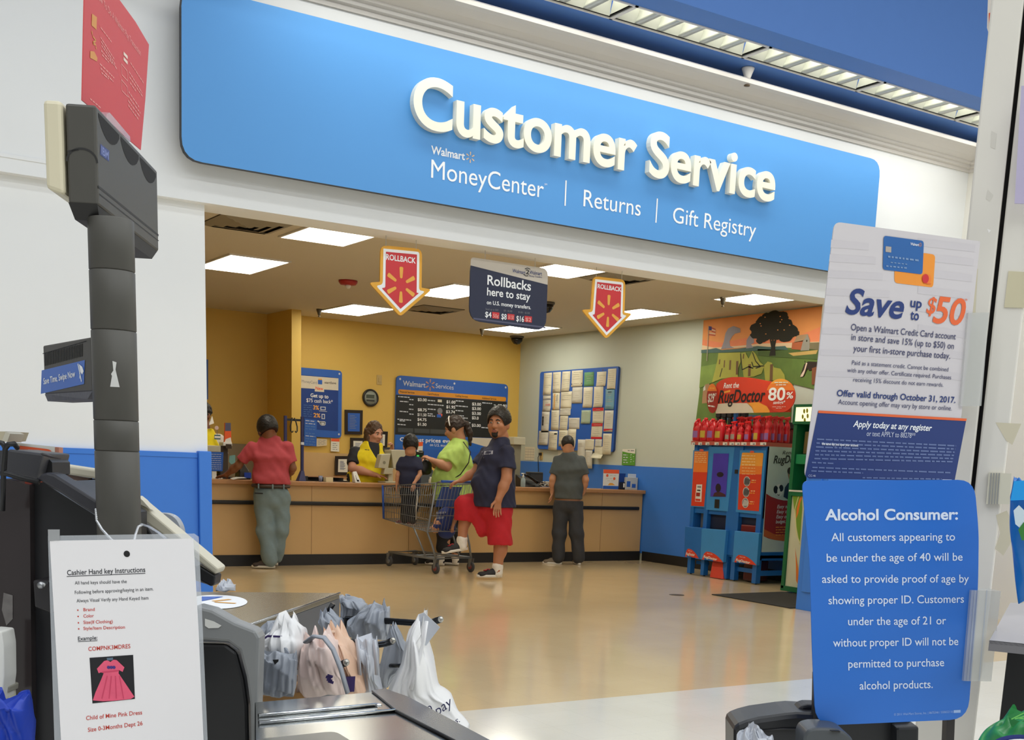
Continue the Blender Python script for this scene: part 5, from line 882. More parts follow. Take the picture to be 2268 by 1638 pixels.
class Human:
    def __init__(s, label, base, face=0, head_face=None, tall=1.0, skin_m=None, group=None):
        s.B = np.asarray(base, float); hh = nrm(V(s.B[0], s.B[1], 0)); s.h = hh; s.rv = V(hh[1], -hh[0], 0); s.s = tall
        s.front = s.dirn(face); s.right = np.cross(s.front, V(0, 0, 1)); s.hf = s.dirn(face if head_face is None else head_face)
        s.root = thing('person', label, 'person', s.B, group); s.sk = skin_m; s.body = []
    def dirn(s, a): a = math.radians(a); return -s.h*math.cos(a)-s.rv*math.sin(a)
    def J(s, x, y, d=0): return onP((x, y), s.B-s.h*d, s.h)
    def torso(s, pel, wai, che, nk, wp, ww, wc, bust=0, belly=0):
        s.pel, s.wai, s.che, s.nk = map(np.asarray, (pel, wai, che, nk)); s.tp = [(s.pel-V(0, 0, .03), s.wai, wp, ww), (s.wai, s.che, ww, wc)]; s.top = (wc[0], wc[1])
        s.body += s.torso_prims(0); s.body.append(cone(nk, nk+(V(0, 0, .07))*s.s, .058*s.s, .053*s.s)); s.belly = belly
    def torso_prims(s, e):
        P = [tcone(a, b, (u[0]+e, u[1]+e), (w_[0]+e, w_[1]+e), s.right) for a, b, u, w_ in s.tp]
        P.append(tcone(s.che, s.nk-V(0, 0, .02), (s.top[0]+e, s.top[1]+e), (.095*s.s+e, .072*s.s+e), s.right, .5)); return P
    def arm(s, S, E, W, hd, hn, side, r=(.052, .043, .031), curl=.35, hs=None):
        S, E, W = map(np.asarray, (S, E, W)); q = s.s; s.body += [cone(S, E, r[0]*q, r[1]*q), cone(E, E+(W-E)*.4, r[1]*q*.98, r[1]*q), cone(E+(W-E)*.35, W, r[1]*q, r[2]*q*.85)]+hand_prims(W, hd, hn, side, curl, hs or q); return S, E, W
    def leg(s, H, K, A, r=(.088, .062, .042)):
        H, K, A = map(np.asarray, (H, K, A)); q = s.s; b = -s.front; s.body += [cone(H, K, r[0]*q, r[1]*q), cone(K, A, r[1]*q*.92, r[2]*q), ells(K+(A-K)*.3+b*.018*q, (r[1]*.98*q, r[1]*.98*q, .12*q)), cone(A, A+V(0, 0, -.02), r[2]*q, r[2]*q)]; return H, K, A
    def head(s, c, pitch=0, roll=0, sc=1.0, nose=1.0, chin=1.0, fat=0):
        hu = V(0, 0, 1); hf = s.hf; a = math.radians(pitch); hf, hu = nrm(hf*math.cos(a)-hu*math.sin(a)), nrm(hu*math.cos(a)+hf*math.sin(a)); hr = np.cross(hf, hu); a = math.radians(roll); hr, hu = hr*math.cos(a)+hu*math.sin(a), hu*math.cos(a)-hr*math.sin(a)
        s.hc = c = np.asarray(c, float); q = s.s*sc; s.hq = q; s.A = A = np.array([hr, hf, hu]); L = lambda x, y, z: c+q*(hr*x+hf*y+hu*z); s.L = L
        P = [ells(L(0, -.012, .025), np.array((.076+fat*.4, .097, .1))*q, A), ells(L(0, .022, -.035), np.array((.062+fat, .066, .082))*q, A), ells(L(0, .05, -.088), np.array((.03+fat, .034, .03))*q, A), ells(L(0, .072, .028), np.array((.052, .02, .018))*q, A)]
        for sd in (-1, 1): P += [ells(L(.034*sd, .062, -.02), np.array((.028+fat*.5, .026, .026))*q, A), ells(L(.078*sd+fat*.4*sd, -.008, -.012), np.array((.011, .022, .033))*q, A)]
        P += [cone(L(0, .08, .02), L(0, .106*nose, -.022), .009*q, .014*q), ells(L(.012, .094, -.024), np.array((.01, .011, .009))*q, A), ells(L(-.012, .094, -.024), np.array((.01, .011, .009))*q, A), ells(L(0, .086, -.055), np.array((.024, .014, .011))*q, A), cone(L(0, -.02, -.06), s.nk+V(0, 0, .02), .056*q, .062*q)]
        s.body += P; s.vx_h = .006
    def features(s, brow=None, lips=(150, 84, 76), eyes=True):
        L, q, A = s.L, s.hq, s.A
        for sd in (-1, 1):
            if eyes:
                MB().ell(L(.031*sd, .083, .008), np.array((.0135, .0085, .0075))*q, None, A, 12, 8).build('eye', M('eye_white', (214, 206, 196), .3), s.root); MB().ell(L(.031*sd, .0895, .008), np.array((.0062, .004, .0066))*q, None, A, 10, 8).build('iris', M('eye_dark', (30, 20, 16), .2), s.root)
            if brow: MB().tube([L(.014*sd, .092, .028), L(.031*sd, .094, .034), L(.05*sd, .082, .028)], [.0045*q, .0055*q, .003*q], 8).build('eyebrow', brow, s.root)
        MB().ell(L(0, .096, -.053), np.array((.022, .006, .005))*q, None, A, 12, 8).build('upper_lip', M('lips%d' % lips[0], lips, .45), s.root); MB().ell(L(0, .094, -.064), np.array((.019, .007, .0065))*q, None, A, 12, 8).build('lower_lip', M('lips%d' % lips[0]), s.root)
    def hair(s, mat, back=.0, thick=.012, low=-.02, front=.06, extra=(), noise=.004, nf=60, sides=1.0, fringe=.072):
        L, q, A = s.L, s.hq, s.A; P = [ells(L(0, -.018, .03), np.array((.078+thick, .1+thick, .1+thick))*q, A)]+list(extra)
        cuts = []; hf, hu = A[1], A[2]
        cuts.append((L(0, 0, low), nrm(-hu+hf*(-.35)))) if not extra else None
        mn = [ells(L(0, .085, -.045), np.array((.088, .078, fringe+.045))*q, A), ells(L(0, .13, -.02), np.array((.09, .095, .085))*q, A)]
        return sdf_part('hair', P, mat, s.root, .006, .02, cuts, noise*q, nf, mn)
    def finish(s, vx=.006, k=.022): return sdf_part('body', s.body, s.sk, s.root, vx, k)
    def shirt(s, mat, hem, arms, cover=.6, e=.014, flare=0, noise=.006, neck=.075, name='shirt', vx=.009, flat=None, sl=1.0):
        P = s.torso_prims(e)
        if s.belly: P.append(ells(s.wai+s.front*s.belly[0]+V(0, 0, s.belly[1]), s.belly[2:5], np.array([s.right, s.front, V(0, 0, 1)])))
        P.append(tcone(V(*s.pel[:2], hem-.03), s.wai, (s.tp[0][2][0]+e+flare, s.tp[0][2][1]+e+flare), (s.tp[0][3][0]+e, s.tp[0][3][1]+e), s.right))
        cuts = [((0, 0, hem), (0, 0, -1))]
        main = P
        sl_ = [fcone(S, S+(E-S)*cover, (.05+e)*s.s, (.05+e*1.3)*s.s*sl) for S, E in arms] if cover else []
        return sdf_part(name, main+sl_, mat, s.root, vx, .05, cuts, noise, 14, [cone(s.nk+s.front*.01+V(0, 0, .02), s.nk+V(0, 0, .2), neck*s.s*.85, neck*s.s)])
    def trousers(s, mat, waist, legs, upto, e=.014, noise=.006, name='trousers', flare=0, vx=.009, hip=None, seat=None):
        P = [tcone(s.pel-V(0, 0, .05), V(*s.wai[:2], waist), (s.tp[0][2][0]+e, s.tp[0][2][1]+e), (s.tp[0][2][0]+e-.01, s.tp[0][2][1]+e-.005), s.right)]; cuts = [((0, 0, waist), (0, 0, 1))]; lo = []
        for (H, K, A), u in zip(legs, upto):
            P.append(cone(H, K if u >= 1 else H+(K-H)*u, (.09+e)*s.s, (.074+e+flare*.5)*s.s))
            if u > 1: P.append(cone(K, K+(A-K)*(u-1), (.074+e)*s.s, (.056+e+flare)*s.s))
        return sdf_part(name, P, mat, s.root, vx, .03, cuts, noise, 13)
    def shoe(s, A, toe, mat, sole, lace=None, L=.27, lift=0):
        A = np.asarray(A, float); t = nrm(np.asarray(toe)-np.asarray(toe)[2]*V(0, 0, 1)*0); q = s.s; z = V(0, 0, 1) if abs(t[2]) < .5 else V(0, 0, 1); x = nrm(np.cross(t, z)); z = np.cross(x, t); g = A-z*.075*q+z*0; h0 = g-t*.055*q; h1 = h0+t*L*q
        P = [tcone(h0+t*.05*q+z*.04*q, h1-t*.05*q+z*.03*q, (.036*q, .04*q), (.044*q, .03*q), x, 1.3), tcone(h0+t*.05*q+z*.045*q, A+z*.005, (.036*q, .034*q), (.04*q, .045*q), x), cone(h0+t*.06*q+z*.06*q, h0+t*.15*q+z*.05*q, .04*q, .036*q)]
        so = sdf_part('shoe', P, mat, s.root, .007, .02, [(g+z*.012*q, -z)])
        n = 22; out = []
        for k in range(n):
            a = 2*PI*k/n; cc, ss_ = math.cos(a), math.sin(a); u = .5+.5*cc; w_ = (.036+.012*u)*abs(ss_)**.8*(1 if ss_ > 0 else -1); out.append(h0+t*(L*q*(.5+.5*cc)+.0)+x*w_*q)
        MB().prism(out, z*.028*q, None, True).build('sole', sole, so)
        if lace: MB().tube([h0+t*.15*q+z*.085*q-x*.02*q, h0+t*.165*q+z*.083*q+x*.02*q, h0+t*.185*q+z*.076*q-x*.018*q, h0+t*.205*q+z*.07*q+x*.016*q], .006*q, 6).build('lace', lace, so)
        return so
# ================================================================== the people at the counter
hair_black = M('hair_black', (22, 18, 16), .5, var=.3, scale=120, bump=.12); hair_brown = M('hair_brown', (84, 62, 44), .5, var=.3, scale=50, bump=.12); hair_dbrown = M('hair_dark_brown', (44, 30, 24), .45, var=.3, scale=50, bump=.12)
sk_tan, sk_fair, sk_brown, sk_olive = skin('tan', (176, 120, 88)), skin('fair', (206, 150, 124)), skin('brown', (132, 84, 58)), skin('olive', (196, 142, 110))
def cloth(n, c=(0, 0, 0)): return M('cloth_'+n, c, .8, var=.12, scale=24, bump=.05)
Zu = V(0, 0, 1)
# --- man in the red shirt leaning on the counter, back to the camera
h = Human('man in a red shirt and faded blue jeans leaning on the left of the counter', (4.86, 12.9, 0), 180, 150, .98, sk_brown); J = h.J
pel, wai, che, nk = J(603, 1098), J(600, 1062), J(600, 1012), J(598, 967)
h.torso(pel, wai, che, nk, (.165, .12), (.168, .13), (.185, .125))
a1 = h.arm(J(557, 990, .02), J(528, 1030, -.04), J(501, 1051, -.16), nrm(J(486, 1055, -.24)-J(501, 1051, -.16)), -Zu, 1, curl=.1); a2 = h.arm(J(636, 990, .0), J(648, 1036, -.0), J(636, 1056, -.2), nrm(V(-.4, .8, -.1)), -Zu, -1, curl=.15)
h.head(J(591, 952), 12, 0, 1.16); l1 = h.leg(J(584, 1100, .0), J(588, 1172, .02), J(599, 1243, .03)); l2 = h.leg(J(620, 1100), J(621, 1170, -.03), J(609, 1236, -.14))
h.finish(); h.features(hair_black); h.hair(hair_black, thick=.02, low=-.05, noise=.0016, nf=110)
red = cloth('red', (180, 70, 80)); h.shirt(red, float(J(600, 1071)[2]), [a1[:2], a2[:2]], .72, .018, .004, .007)
jean = cloth('faded_jean', (118, 138, 146)); tr_ = h.trousers(jean, float(J(600, 1080)[2]), [l1, l2], (1.93, 1.9), .022, .008, 'jeans', .012)
zb = float(J(600, 1076)[2]); c = V(*h.wai[:2], zb); MB().tube([c+h.right*.196*math.cos(a)+h.front*.15*math.sin(a) for a in np.linspace(0, 2*PI, 40, endpoint=False)], .02, 6, None, False, True, 1).build('belt', M('belt_brown', (62, 50, 44), .5), h.root)
for k in (-.75, .1, .8): q = c-h.front*.15*math.cos(k)+h.right*.196*math.sin(k); MB().obox(q-h.front*.02, h.right*.008, h.front*.006, Zu*.026).build('belt_loop', jean, h.root)
q = J(573, 1092, .155); MB().obox(q, h.right*.045, h.front*.006, Zu*.008).build('back_pocket', M('pocket_dark', (34, 38, 42), .8), h.root)
sole_pale = M('sole_pale', (206, 200, 186), .5); shoe_brown = M('shoe_brown', (60, 48, 42), .6)
h.shoe(l1[2]+V(0, 0, -.0), h.dirn(95), shoe_brown, sole_pale); h.shoe(l2[2], h.dirn(150), shoe_brown, sole_pale)
# --- man in navy shirt and red shorts
h = Human('man in a navy shirt and red shorts resting one foot on the shopping cart', (6.93, 11.42, 0), 68, 22, 1.06, sk_tan); J = h.J
pel, wai, che, nk = J(1097, 1112), J(1094, 1068), J(1102, 1020), J(1110, 970, -.01)
h.torso(pel, wai, che, nk, (.17, .175), (.178, .2), (.19, .165), belly=(.05, -.02, .165, .2, .2))
aL = h.arm(J(1124, 1000, .17), J(1122, 1060, .22), J(1104, 1106, .27), nrm(J(1100, 1135, .27)-J(1104, 1106, .27)), nrm(-h.right), -1, (.064, .054, .04), .3, 1.2)
aR = h.arm(J(1078, 1004, -.17), J(1052, 1046, -.14), J(1022, 1063, -.1), nrm(J(1004, 1068, -.08)-J(1022, 1063, -.1)), -Zu, 1, (.06, .048, .034), .55, 1.05)
h.head(J(1104, 938), 2, 0, 1.24, fat=.017); lS = h.leg(J(1103, 1118, .05), J(1108, 1192, .05), J(1102, 1262, .06), (.1, .072, .05)); lR = h.leg(J(1080, 1112, -.06), J(1030, 1120, -.05), J(1023, 1203, -.04), (.1, .07, .048))
h.finish(); h.features(hair_black); h.hair(hair_black, thick=.022, low=-.0, noise=.0016, nf=110)
L, q, A = h.L, h.hq, h.A; beard = M('beard_black', (34, 26, 22), .7, var=.3, scale=90, bump=.4)
sdf_part('beard', [ells(L(0, .066, -.09), np.array((.03, .03, .024))*q, A), cone(L(.024, .078, -.06), L(.02, .078, -.085), .007*q), cone(L(-.024, .078, -.06), L(-.02, .078, -.085), .007*q)], beard, h.root, .005, .01, noise=.002, nf=80, minus=[ells(L(0, .095, -.06), np.array((.02, .03, .013))*q, A)]); MB().tube([L(-.024, .086, -.05), L(0, .1, -.043), L(.024, .086, -.05)], .0035*q, 8).build('moustache', beard, h.root)
navy = cloth('navy', (34, 38, 66)); shirt_o = h.shirt(navy, float(J(1100, 1122)[2]), [aL[:2], aR[:2]], .62, .022, .034, .008, sl=1.25)
# print on the shirt's chest
pc_ = J(1069, 1004, .12); fr_ = h.dirn(52); t_ = np.cross(Zu, fr_)
rs_ = cloth('red_shorts', (186, 24, 40))
P = [tcone(pel-V(0, 0, .06), V(*h.pel[:2], float(J(1100, 1095)[2])), (.2, .2), (.19, .195), h.right), cone(lS[0], lS[1]-V(0, 0, .06), .135, .14), cone(lR[0], lR[1], .13, .118), cone(lR[1], lR[1]+(lR[2]-lR[1])*.3, .118, .11), cone(J(1052, 1128, -.03), J(1066, 1168, .0), .1, .1), ells((lS[0]+lR[0])/2-V(0, 0, .06), (.16, .16, .13))]
sdf_part('shorts', P, rs_, h.root, .009, .04, [(lS[1]+V(0, 0, .035), V(0, 0, -1)*1.0)] if False else [], .009, 12, [cone(lS[1]-V(0, 0, .24), lS[1]-V(0, 0, .5), .22, .22), cone(lR[1]+(lR[2]-lR[1])*.8, lR[2], .2, .2)])
white_sock = cloth('white_sock', (226, 222, 214)); bsh = M('shoe_black', (30, 28, 30), .6); wsole = M('sole_white', (222, 218, 210), .5); rlace = M('lace_red', (190, 36, 50), .6)
for A_, d_ in ((lS[2], nrm(h.dirn(72))), (lR[2], nrm(h.dirn(78)+V(0, 0, -.18)))):
    sdf_part('sock', [cone(A_+V(0, 0, .045), A_-V(0, 0, .03), .062, .058)], white_sock, h.root, .007, .02, noise=.002, nf=40); h.shoe(A_, d_, bsh, wsole, rlace, .285)
from mathutils.bvhtree import BVHTree
def cloth_print(o, polys, mat, name='shirt_print', e=.003):
    off = np.array(parent_loc(o.parent)); bv = BVHTree.FromPolygons([tuple(np.array(v.co)+off) for v in o.data.vertices], [tuple(p.vertices) for p in o.data.polygons]); mb = MB()
    for q in polys:
        pts = []
        for p in q:
            d = nrm(ray(*p)); hit = bv.ray_cast(Vector(O_), Vector(d))
            if hit[0] is None: break
            pts.append(np.array(hit[0])-d*e)
        else: mb.poly(pts, mat)
    if mb.f: mb.build(name, None, o.parent)
pol = []
for k in range(6):
    x, y = 1062+k*5.2, 1007-k*.3; pol.append([(x, y-8), (x+4.2, y-8.4), (x+3.4, y-.6), (x-.6, y)])
pol += [[(1066, 1012), (1072, 1011.6), (1071.4, 1014), (1065.6, 1014.4)]]
cloth_print(shirt_o, pol, M('print_silver', (150, 152, 168), .5))
# --- man in grey, back to the camera
h = Human('man in a dark grey T-shirt and charcoal trousers standing at the right of the counter', (8.83, 12.86, 0), 182, 170, .955, sk_olive); J = h.J
pel, wai, che, nk = J(1259, 1112), J(1260, 1078), J(1261, 1040), J(1260, 1002)
h.torso(pel, wai, che, nk, (.15, .115), (.15, .11), (.172, .115))
a1 = h.arm(J(1235, 1019), J(1224, 1060, .02), J(1223, 1090, -.03), nrm(V(.15, .3, -1)), h.right*-1, 1, curl=.4); a2 = h.arm(J(1287, 1019), J(1297, 1062, .02), J(1292, 1090, -.06), nrm(V(-.1, .4, -.9)), -h.right, -1, curl=.4)
h.head(J(1257, 987), 14, 0, 1.02); l1 = h.leg(J(1243, 1116), J(1239, 1180, .01), J(1236, 1237, .02)); l2 = h.leg(J(1274, 1116), J(1277, 1180, .02), J(1282, 1238, .0))
h.finish(); h.features(hair_black); h.hair(hair_black, thick=.008, low=-.035, noise=.002)
h.shirt(cloth('charcoal', (78, 84, 86)), float(J(1260, 1104)[2]), [a1[:2], a2[:2]], .75, .015, .002, .005); h.trousers(cloth('black_denim', (52, 54, 60)), float(J(1260, 1108)[2]), [l1, l2], (1.94, 1.94), .018, .006, 'trousers', .012)
h.shoe(l1[2], h.dirn(95), M('shoe_taupe', (120, 108, 92), .6), wsole); h.shoe(l2[2], h.dirn(165), M('shoe_taupe'), wsole)
# --- woman in lime green beyond the cart
h = Human('woman in a lime green T-shirt with a dark ponytail and a thin black bag strap', (7.24, 12.84, 0), 118, 105, .97, sk_olive); J = h.J
pel, wai, che, nk = J(1003, 1108), J(1003, 1062), J(1008, 1020), J(1018, 974)
h.torso(pel, wai, che, nk, (.2, .19), (.2, .2), (.205, .17), belly=(.08, -.03, .19, .19, .17))
aL = h.arm(J(1015, 1000, .17), J(992, 1034, .2), J(956, 1018, .2), nrm(J(940, 1009, .18)-J(956, 1018, .2)), nrm(V(0, .5, -1)), 1, (.066, .054, .036), .7); aR = h.arm(J(1000, 1000, -.17), J(975, 1032, -.16), J(950, 1022, -.02), nrm(V(-.8, -.1, .2)), -Zu, -1, (.06, .05, .034), .6)
h.head(J(1007, 950), 18, 0, 1.18, fat=.013); l1 = h.leg(J(992, 1112, .05), J(985, 1180, .04), J(976, 1238, .04), (.105, .07, .044)); l2 = h.leg(J(1012, 1112, -.06), J(1012, 1180, -.06), J(1008, 1237, -.08), (.105, .07, .044))
h.finish(); h.features(hair_dbrown); L, q, A = h.L, h.hq, h.A
pt = [J(1032, 940), J(1040, 958), J(1042, 985)]; h.hair(hair_dbrown, thick=.016, low=-.04, noise=.003); sdf_part('ponytail', [cone(L(0, -.1, .05), pt[0], .035, .04), cone(pt[0], pt[1], .042, .04), cone(pt[1], pt[2], .04, .015)], hair_dbrown, h.root, .007, .02, noise=.005, nf=50)
MB().tube([L(.099*math.cos(a), .035-.035*abs(math.sin(a))*0-.02, .035+.108*math.sin(a)) for a in np.linspace(.02, PI-.02, 20)], .008, 8, flat=.6).build('headband', M('headband_white', (226, 222, 216), .5), h.root)
MB().tube([L(.06, .075, .006), L(.082, .04, .01), L(.086, -.01, .008)], .004, 6).tube([L(.06, .078, -.006), L(.05, .095, -.01), L(.02, .098, -.004), L(.014, .1, .006), L(.03, .098, .016), L(.056, .086, .012)], .003, 6).build('glasses', M('glasses_black', (26, 22, 22), .3), h.root)
lime_c = cloth('lime', (184, 216, 112)); h.shirt(lime_c, float(J(1000, 1108)[2]), [aL[:2], aR[:2]], .72, .03, .014, .007, sl=1.2)
h.trousers(cloth('black_capri', (34, 34, 40)), float(J(1000, 1102)[2]), [l1, l2], (1.55, 1.55), .016, .006, 'trousers', .012)
st = [J(1026, 978, .14), J(1042, 1000, .2), J(1038, 1024, .22), J(1020, 1050, .235), J(990, 1070, .23)]; MB().tube(st, .011, 6, flat=.4).build('bag_strap', M('strap_black', (28, 26, 24), .6), h.root)
for l_ in (l1, l2): sdf_part('sock', [cone(l_[2]+V(0, 0, .03), l_[2]-V(0, 0, .03), .05, .048)], white_sock, h.root, .007, .02); h.shoe(l_[2], h.dirn(112), bsh, wsole)
hb = thing('handbag', 'black handbag held against the counter by the woman in lime green', 'handbag', J(944, 1046, .1), None)
o = sdf_part('bag', [tcone(J(946, 1026, .1), J(942, 1042, .1), (.085, .05), (.11, .06), h.right), ells(J(930, 1040, .1), (.07, .07, .06))], M('bag_black', (26, 25, 28), .5, bump=.1), hb, .01, .03, noise=.004, nf=18); MB().tube([J(938, 1024, .12), J(942, 1014, .14), J(950, 1016, .14), J(952, 1026, .12)], .008, 8).build('handle', M('bag_black'), hb)
# --- clerk with long hair
h = Human('clerk with long light brown hair and a bright yellow vest behind the counter', (6.35, 14.12, 0), -8, -38, .97, sk_fair); J = h.J
pel, wai, che, nk = J(818, 1110), J(818, 1058), J(822, 1020), J(826, 980)
h.torso(pel, wai, che, nk, (.25, .16), (.24, .16), (.235, .15), belly=(.06, 0, .2, .17, .17))
a1 = h.arm(J(785, 1001, .02), J(780, 1036, .16), J(834, 1052, .34), nrm(J(856, 1055, .38)-J(834, 1052, .34)), -Zu, 1, (.062, .052, .034), .3); a2 = h.arm(J(861, 1002, .0), J(868, 1026, .02), J(867, 999, .1), nrm(V(.0, -.2, 1)), h.dirn(60), -1, (.058, .05, .034), 1.1)
h.head(J(830, 959), 14, 0, 1.14, fat=.012); l1 = h.leg(J(806, 1120), J(806, 1180), J(806, 1225)); l2 = h.leg(J(832, 1120), J(832, 1180), J(832, 1225)); h.finish(); h.features(hair_brown, (170, 90, 84)); L, q, A = h.L, h.hq, h.A
sdf_part('hair', [ells(L(0, -.02, .03), np.array((.09, .11, .11))*q, A)]+[cone(L(.075*s_, -.03, .0), L(.07*s_, .0, -.15), .04*q, .032*q) for s_ in (-1, 1)]+[cone(L(0, -.085, .0), L(0, -.06, -.16), .05*q, .05*q), cone(L(.05, -.07, .0), L(.05, -.04, -.17), .045, .04), cone(L(-.05, -.07, .0), L(-.05, -.04, -.17), .045, .04)], hair_brown, h.root, .006, .03, noise=.004, nf=55, minus=[ells(L(0, .1, -.04), np.array((.068, .1, .12))*q, A)])
h.shirt(cloth('black_polo', (34, 36, 44)), float(J(818, 1080)[2]), [a1[:2], a2[:2]], .75, .022, 0, .004, name='polo_shirt'); vest = cloth('yellow_vest', (250, 222, 30))
P = h.torso_prims(.036)+[ells(h.wai+h.front*.05, (.22, .19, .18), np.array([h.right, h.front, Zu])), tcone(V(*h.pel[:2], .85), h.wai, (.28, .19), (.266, .186), h.right)]
c_ = h.nk+h.front*.14; sdf_part('vest', P, vest, h.root, .009, .03, [((0, 0, .86), (0, 0, -1))], .005, 14, [cone(J(780, 998), J(776, 1030), .115, .09), cone(J(866, 998), J(872, 1030), .115, .09), cone(h.nk+V(0, 0, -.01), h.nk+V(0, 0, .2), .085, .1), tcone(c_+V(0, 0, .02), c_+V(0, 0, -.2)+h.rv*.035, (.1, .1), (.012, .1), h.right), ells(h.nk+V(0, 0, .03), (.095, .13, .06))])
fv = Face(h.root, J(812, 1000, .215), nrm(-h.h+V(0, 0, .2))); fv.greek('vest_print', (808, 996), (818, 997), 1.6, print_black, 0, (3, 5), 1, 2)
h.trousers(cloth('tan_trousers', (150, 124, 90)), float(J(818, 1085)[2]), [l1, l2], (1.95, 1.95), .018, .004, 'trousers', .01, .012); [h.shoe(l_[2], h.dirn(0), bsh, bsh) for l_ in (l1, l2)]
# --- employee half hidden by the opening's left edge
h = Human('employee in a yellow vest and white shirt half hidden by the white wall at left', (3.72, 14.05, 0), 25, 40, .98, sk_brown); J = h.J
pel, wai, che, nk = J(452, 1085), J(452, 1040), J(454, 998), J(452, 950)
h.torso(pel, wai, che, nk, (.17, .13), (.17, .13), (.185, .13)); aA = h.arm(J(486, 972), J(496, 1018, .03), J(480, 1048, .1), nrm(V(-.5, -.4, -.3)), -Zu, -1); aB = h.arm(J(418, 972), J(410, 1020), J(425, 1050, .1), nrm(V(.4, -.5, -.3)), -Zu, 1)
h.head(J(447, 918), 4, 0, 1.12); l1 = h.leg(J(440, 1095), J(440, 1170), J(440, 1222)); l2 = h.leg(J(464, 1095), J(464, 1170), J(464, 1222)); h.finish(); h.features(hair_black); h.hair(hair_black, thick=.012, low=-.02)
h.shirt(white_sock, float(J(452, 1062)[2]), [aA[:2], aB[:2]], .75, .012, 0, .004, name='polo_shirt'); P = h.torso_prims(.024)+[tcone(V(*h.pel[:2], .85), h.wai, (.2, .16), (.196, .156), h.right)]
sdf_part('vest', P, vest, h.root, .009, .03, [((0, 0, .86), (0, 0, -1))], .004, 14, [cone(J(492, 972), J(500, 1010), .1, .08), cone(J(412, 972), J(404, 1010), .1, .08), cone(h.nk+V(0, 0, -.01), h.nk+V(0, 0, .2), .08, .1), tcone(h.nk+h.front*.14+V(0, 0, .02), h.nk+h.front*.14+V(0, 0, -.22), (.075, .1), (.012, .1), h.right)])
cl = [J(462, 936, .13), J(475, 938, .1), J(473, 944, .14), J(462, 942, .16)]
MB().prism([J(463, 918+18, .12), J(470, 920, .08), J(474, 937, .13), J(463, 941, .155)], h.h*.012).build('collar', white_sock, h.root)
fv = Face(h.root, J(481, 967, .165), -h.h); fv.rect('name_badge', (474.5, 962), (488.5, 973), M('badge_teal', (70, 110, 120), .4), 1); fv.rect('name_badge', (475.5, 965), (488, 970), print_white, 2); fv.line('lanyard', [(480.5, 951), (481, 962)], .006, print_grey, 1); fv.disc('flower_pin', (480, 947), .022, M('pin_pink', (222, 196, 190), .5), 1)
h.trousers(cloth('tan_trousers'), float(J(452, 1068)[2]), [l1, l2], (1.95, 1.95), .018, .004, 'trousers', .01, .012); [h.shoe(l_[2], h.dirn(20), bsh, bsh) for l_ in (l1, l2)]

# ================================================================== the shopping cart with two children
u_ = nrm(V(-.207, .978, 0)); s_ = V(u_[1], -u_[0], 0); LP_ = V(6.46, 12.35, 0)-s_*.09; RP_ = V(6.79, 12.06, 0)
ls = lambda x, y, d=0: onP((x, y), LP_+s_*d, s_); rp = lambda x, y, d=0: onP((x, y), RP_+u_*d, u_)
fT, fB = ls(838, 1076), ls(840, 1148); rT, rB = ls(967, 1069), ls(946, 1177); W1 = .6; zr, zb_ = rT[2], rB[2]
grey_m = M('cart_grey', (128, 132, 136), .4, .55); blue_p = M('cart_blue', (28, 78, 170), .4)
t = thing('shopping_cart', 'grey wire shopping cart with a blue front edge in front of the counter', 'shopping cart', (6.7, 12.5, 0))
q0, q1, q2, q3 = fT, rT, rB, fB; w0 = .46
R = lambda p, k: p+s_*(W1-(W1-w0)*k*.5*2*.5); L_ = lambda p, k: p+s_*((W1-w0)*k*.25)
def lerp(a, b, t_): return a+(b-a)*t_
def P2(u, v, side):      # u from rear to front, v from bottom to top
    p = lerp(lerp(rB, fB, u), lerp(rT, fT, u), v); return p+s_*((0 if side == 0 else W1)+(W1-w0)*.5*u*(1 if side == 0 else -1))
for side, nm in ((0, 'side_panel'), (1, 'side_panel')):
    mb = MB()
    for k in range(25): u = k/24; mb.tube([P2(u, 0, side), P2(u, 1, side)], .0028, 5)
    for v in (.25, .5, .75): mb.tube([P2(0, v, side), P2(1, v, side)], .003, 5)
    mb.tube([P2(0, 1, side), P2(1, 1, side)], .007, 6).tube([P2(0, 0, side), P2(1, 0, side)], .006, 6); mb.build(nm, grey_m, t)
mb = MB()
for k in range(13): w_ = k/12; mb.tube([lerp(P2(0, 0, 0), P2(0, 0, 1), w_), lerp(P2(1, 0, 0), P2(1, 0, 1), w_)], .003, 5)
for u in (.2, .4, .6, .8): mb.tube([P2(u, 0, 0), P2(u, 0, 1)], .004, 5)
mb.build('floor_grid', grey_m, t)
for u, nm in ((0, 'rear_gate'), (1, 'front_panel')):
    mb = MB()
    for k in range(13): w_ = k/12; mb.tube([lerp(P2(u, 0, 0), P2(u, 0, 1), w_), lerp(P2(u, 1, 0), P2(u, 1, 1), w_)], .0028, 5)
    for v in (0, .33, .66, 1): mb.tube([P2(u, v, 0), P2(u, v, 1)], .004, 5)
    mb.build(nm, grey_m, t)
MB().tube([P2(1, 0, 0)-s_*.004, P2(1, 1.03, 0)-s_*.004], .014, 8).tube([P2(1, 0, 1), P2(1, 1.03, 1)], .014, 8).build('corner_bumper', blue_p, t)
hb = -u_*.08+V(0, 0, .02); MB().tube([P2(0, 1, 0), P2(0, 1, 0)+hb], .01, 8).tube([P2(0, 1, 1), P2(0, 1, 1)+hb], .01, 8).build('handle_bracket', grey_m, t); MB().tube([P2(0, 1, 0)+hb, P2(0, 1, 1)+hb], .015, 10).build('handle', blue_p, t)
# seat flap
fl = [lerp(P2(.06, .93, 0), P2(.06, .93, 1), a) for a in (.25, .75)]+[lerp(P2(.12, .5, 0), P2(.12, .5, 1), a) for a in (.75, .25)]; MB().prism(fl, u_*.012).build('seat_flap', blue_p, t)
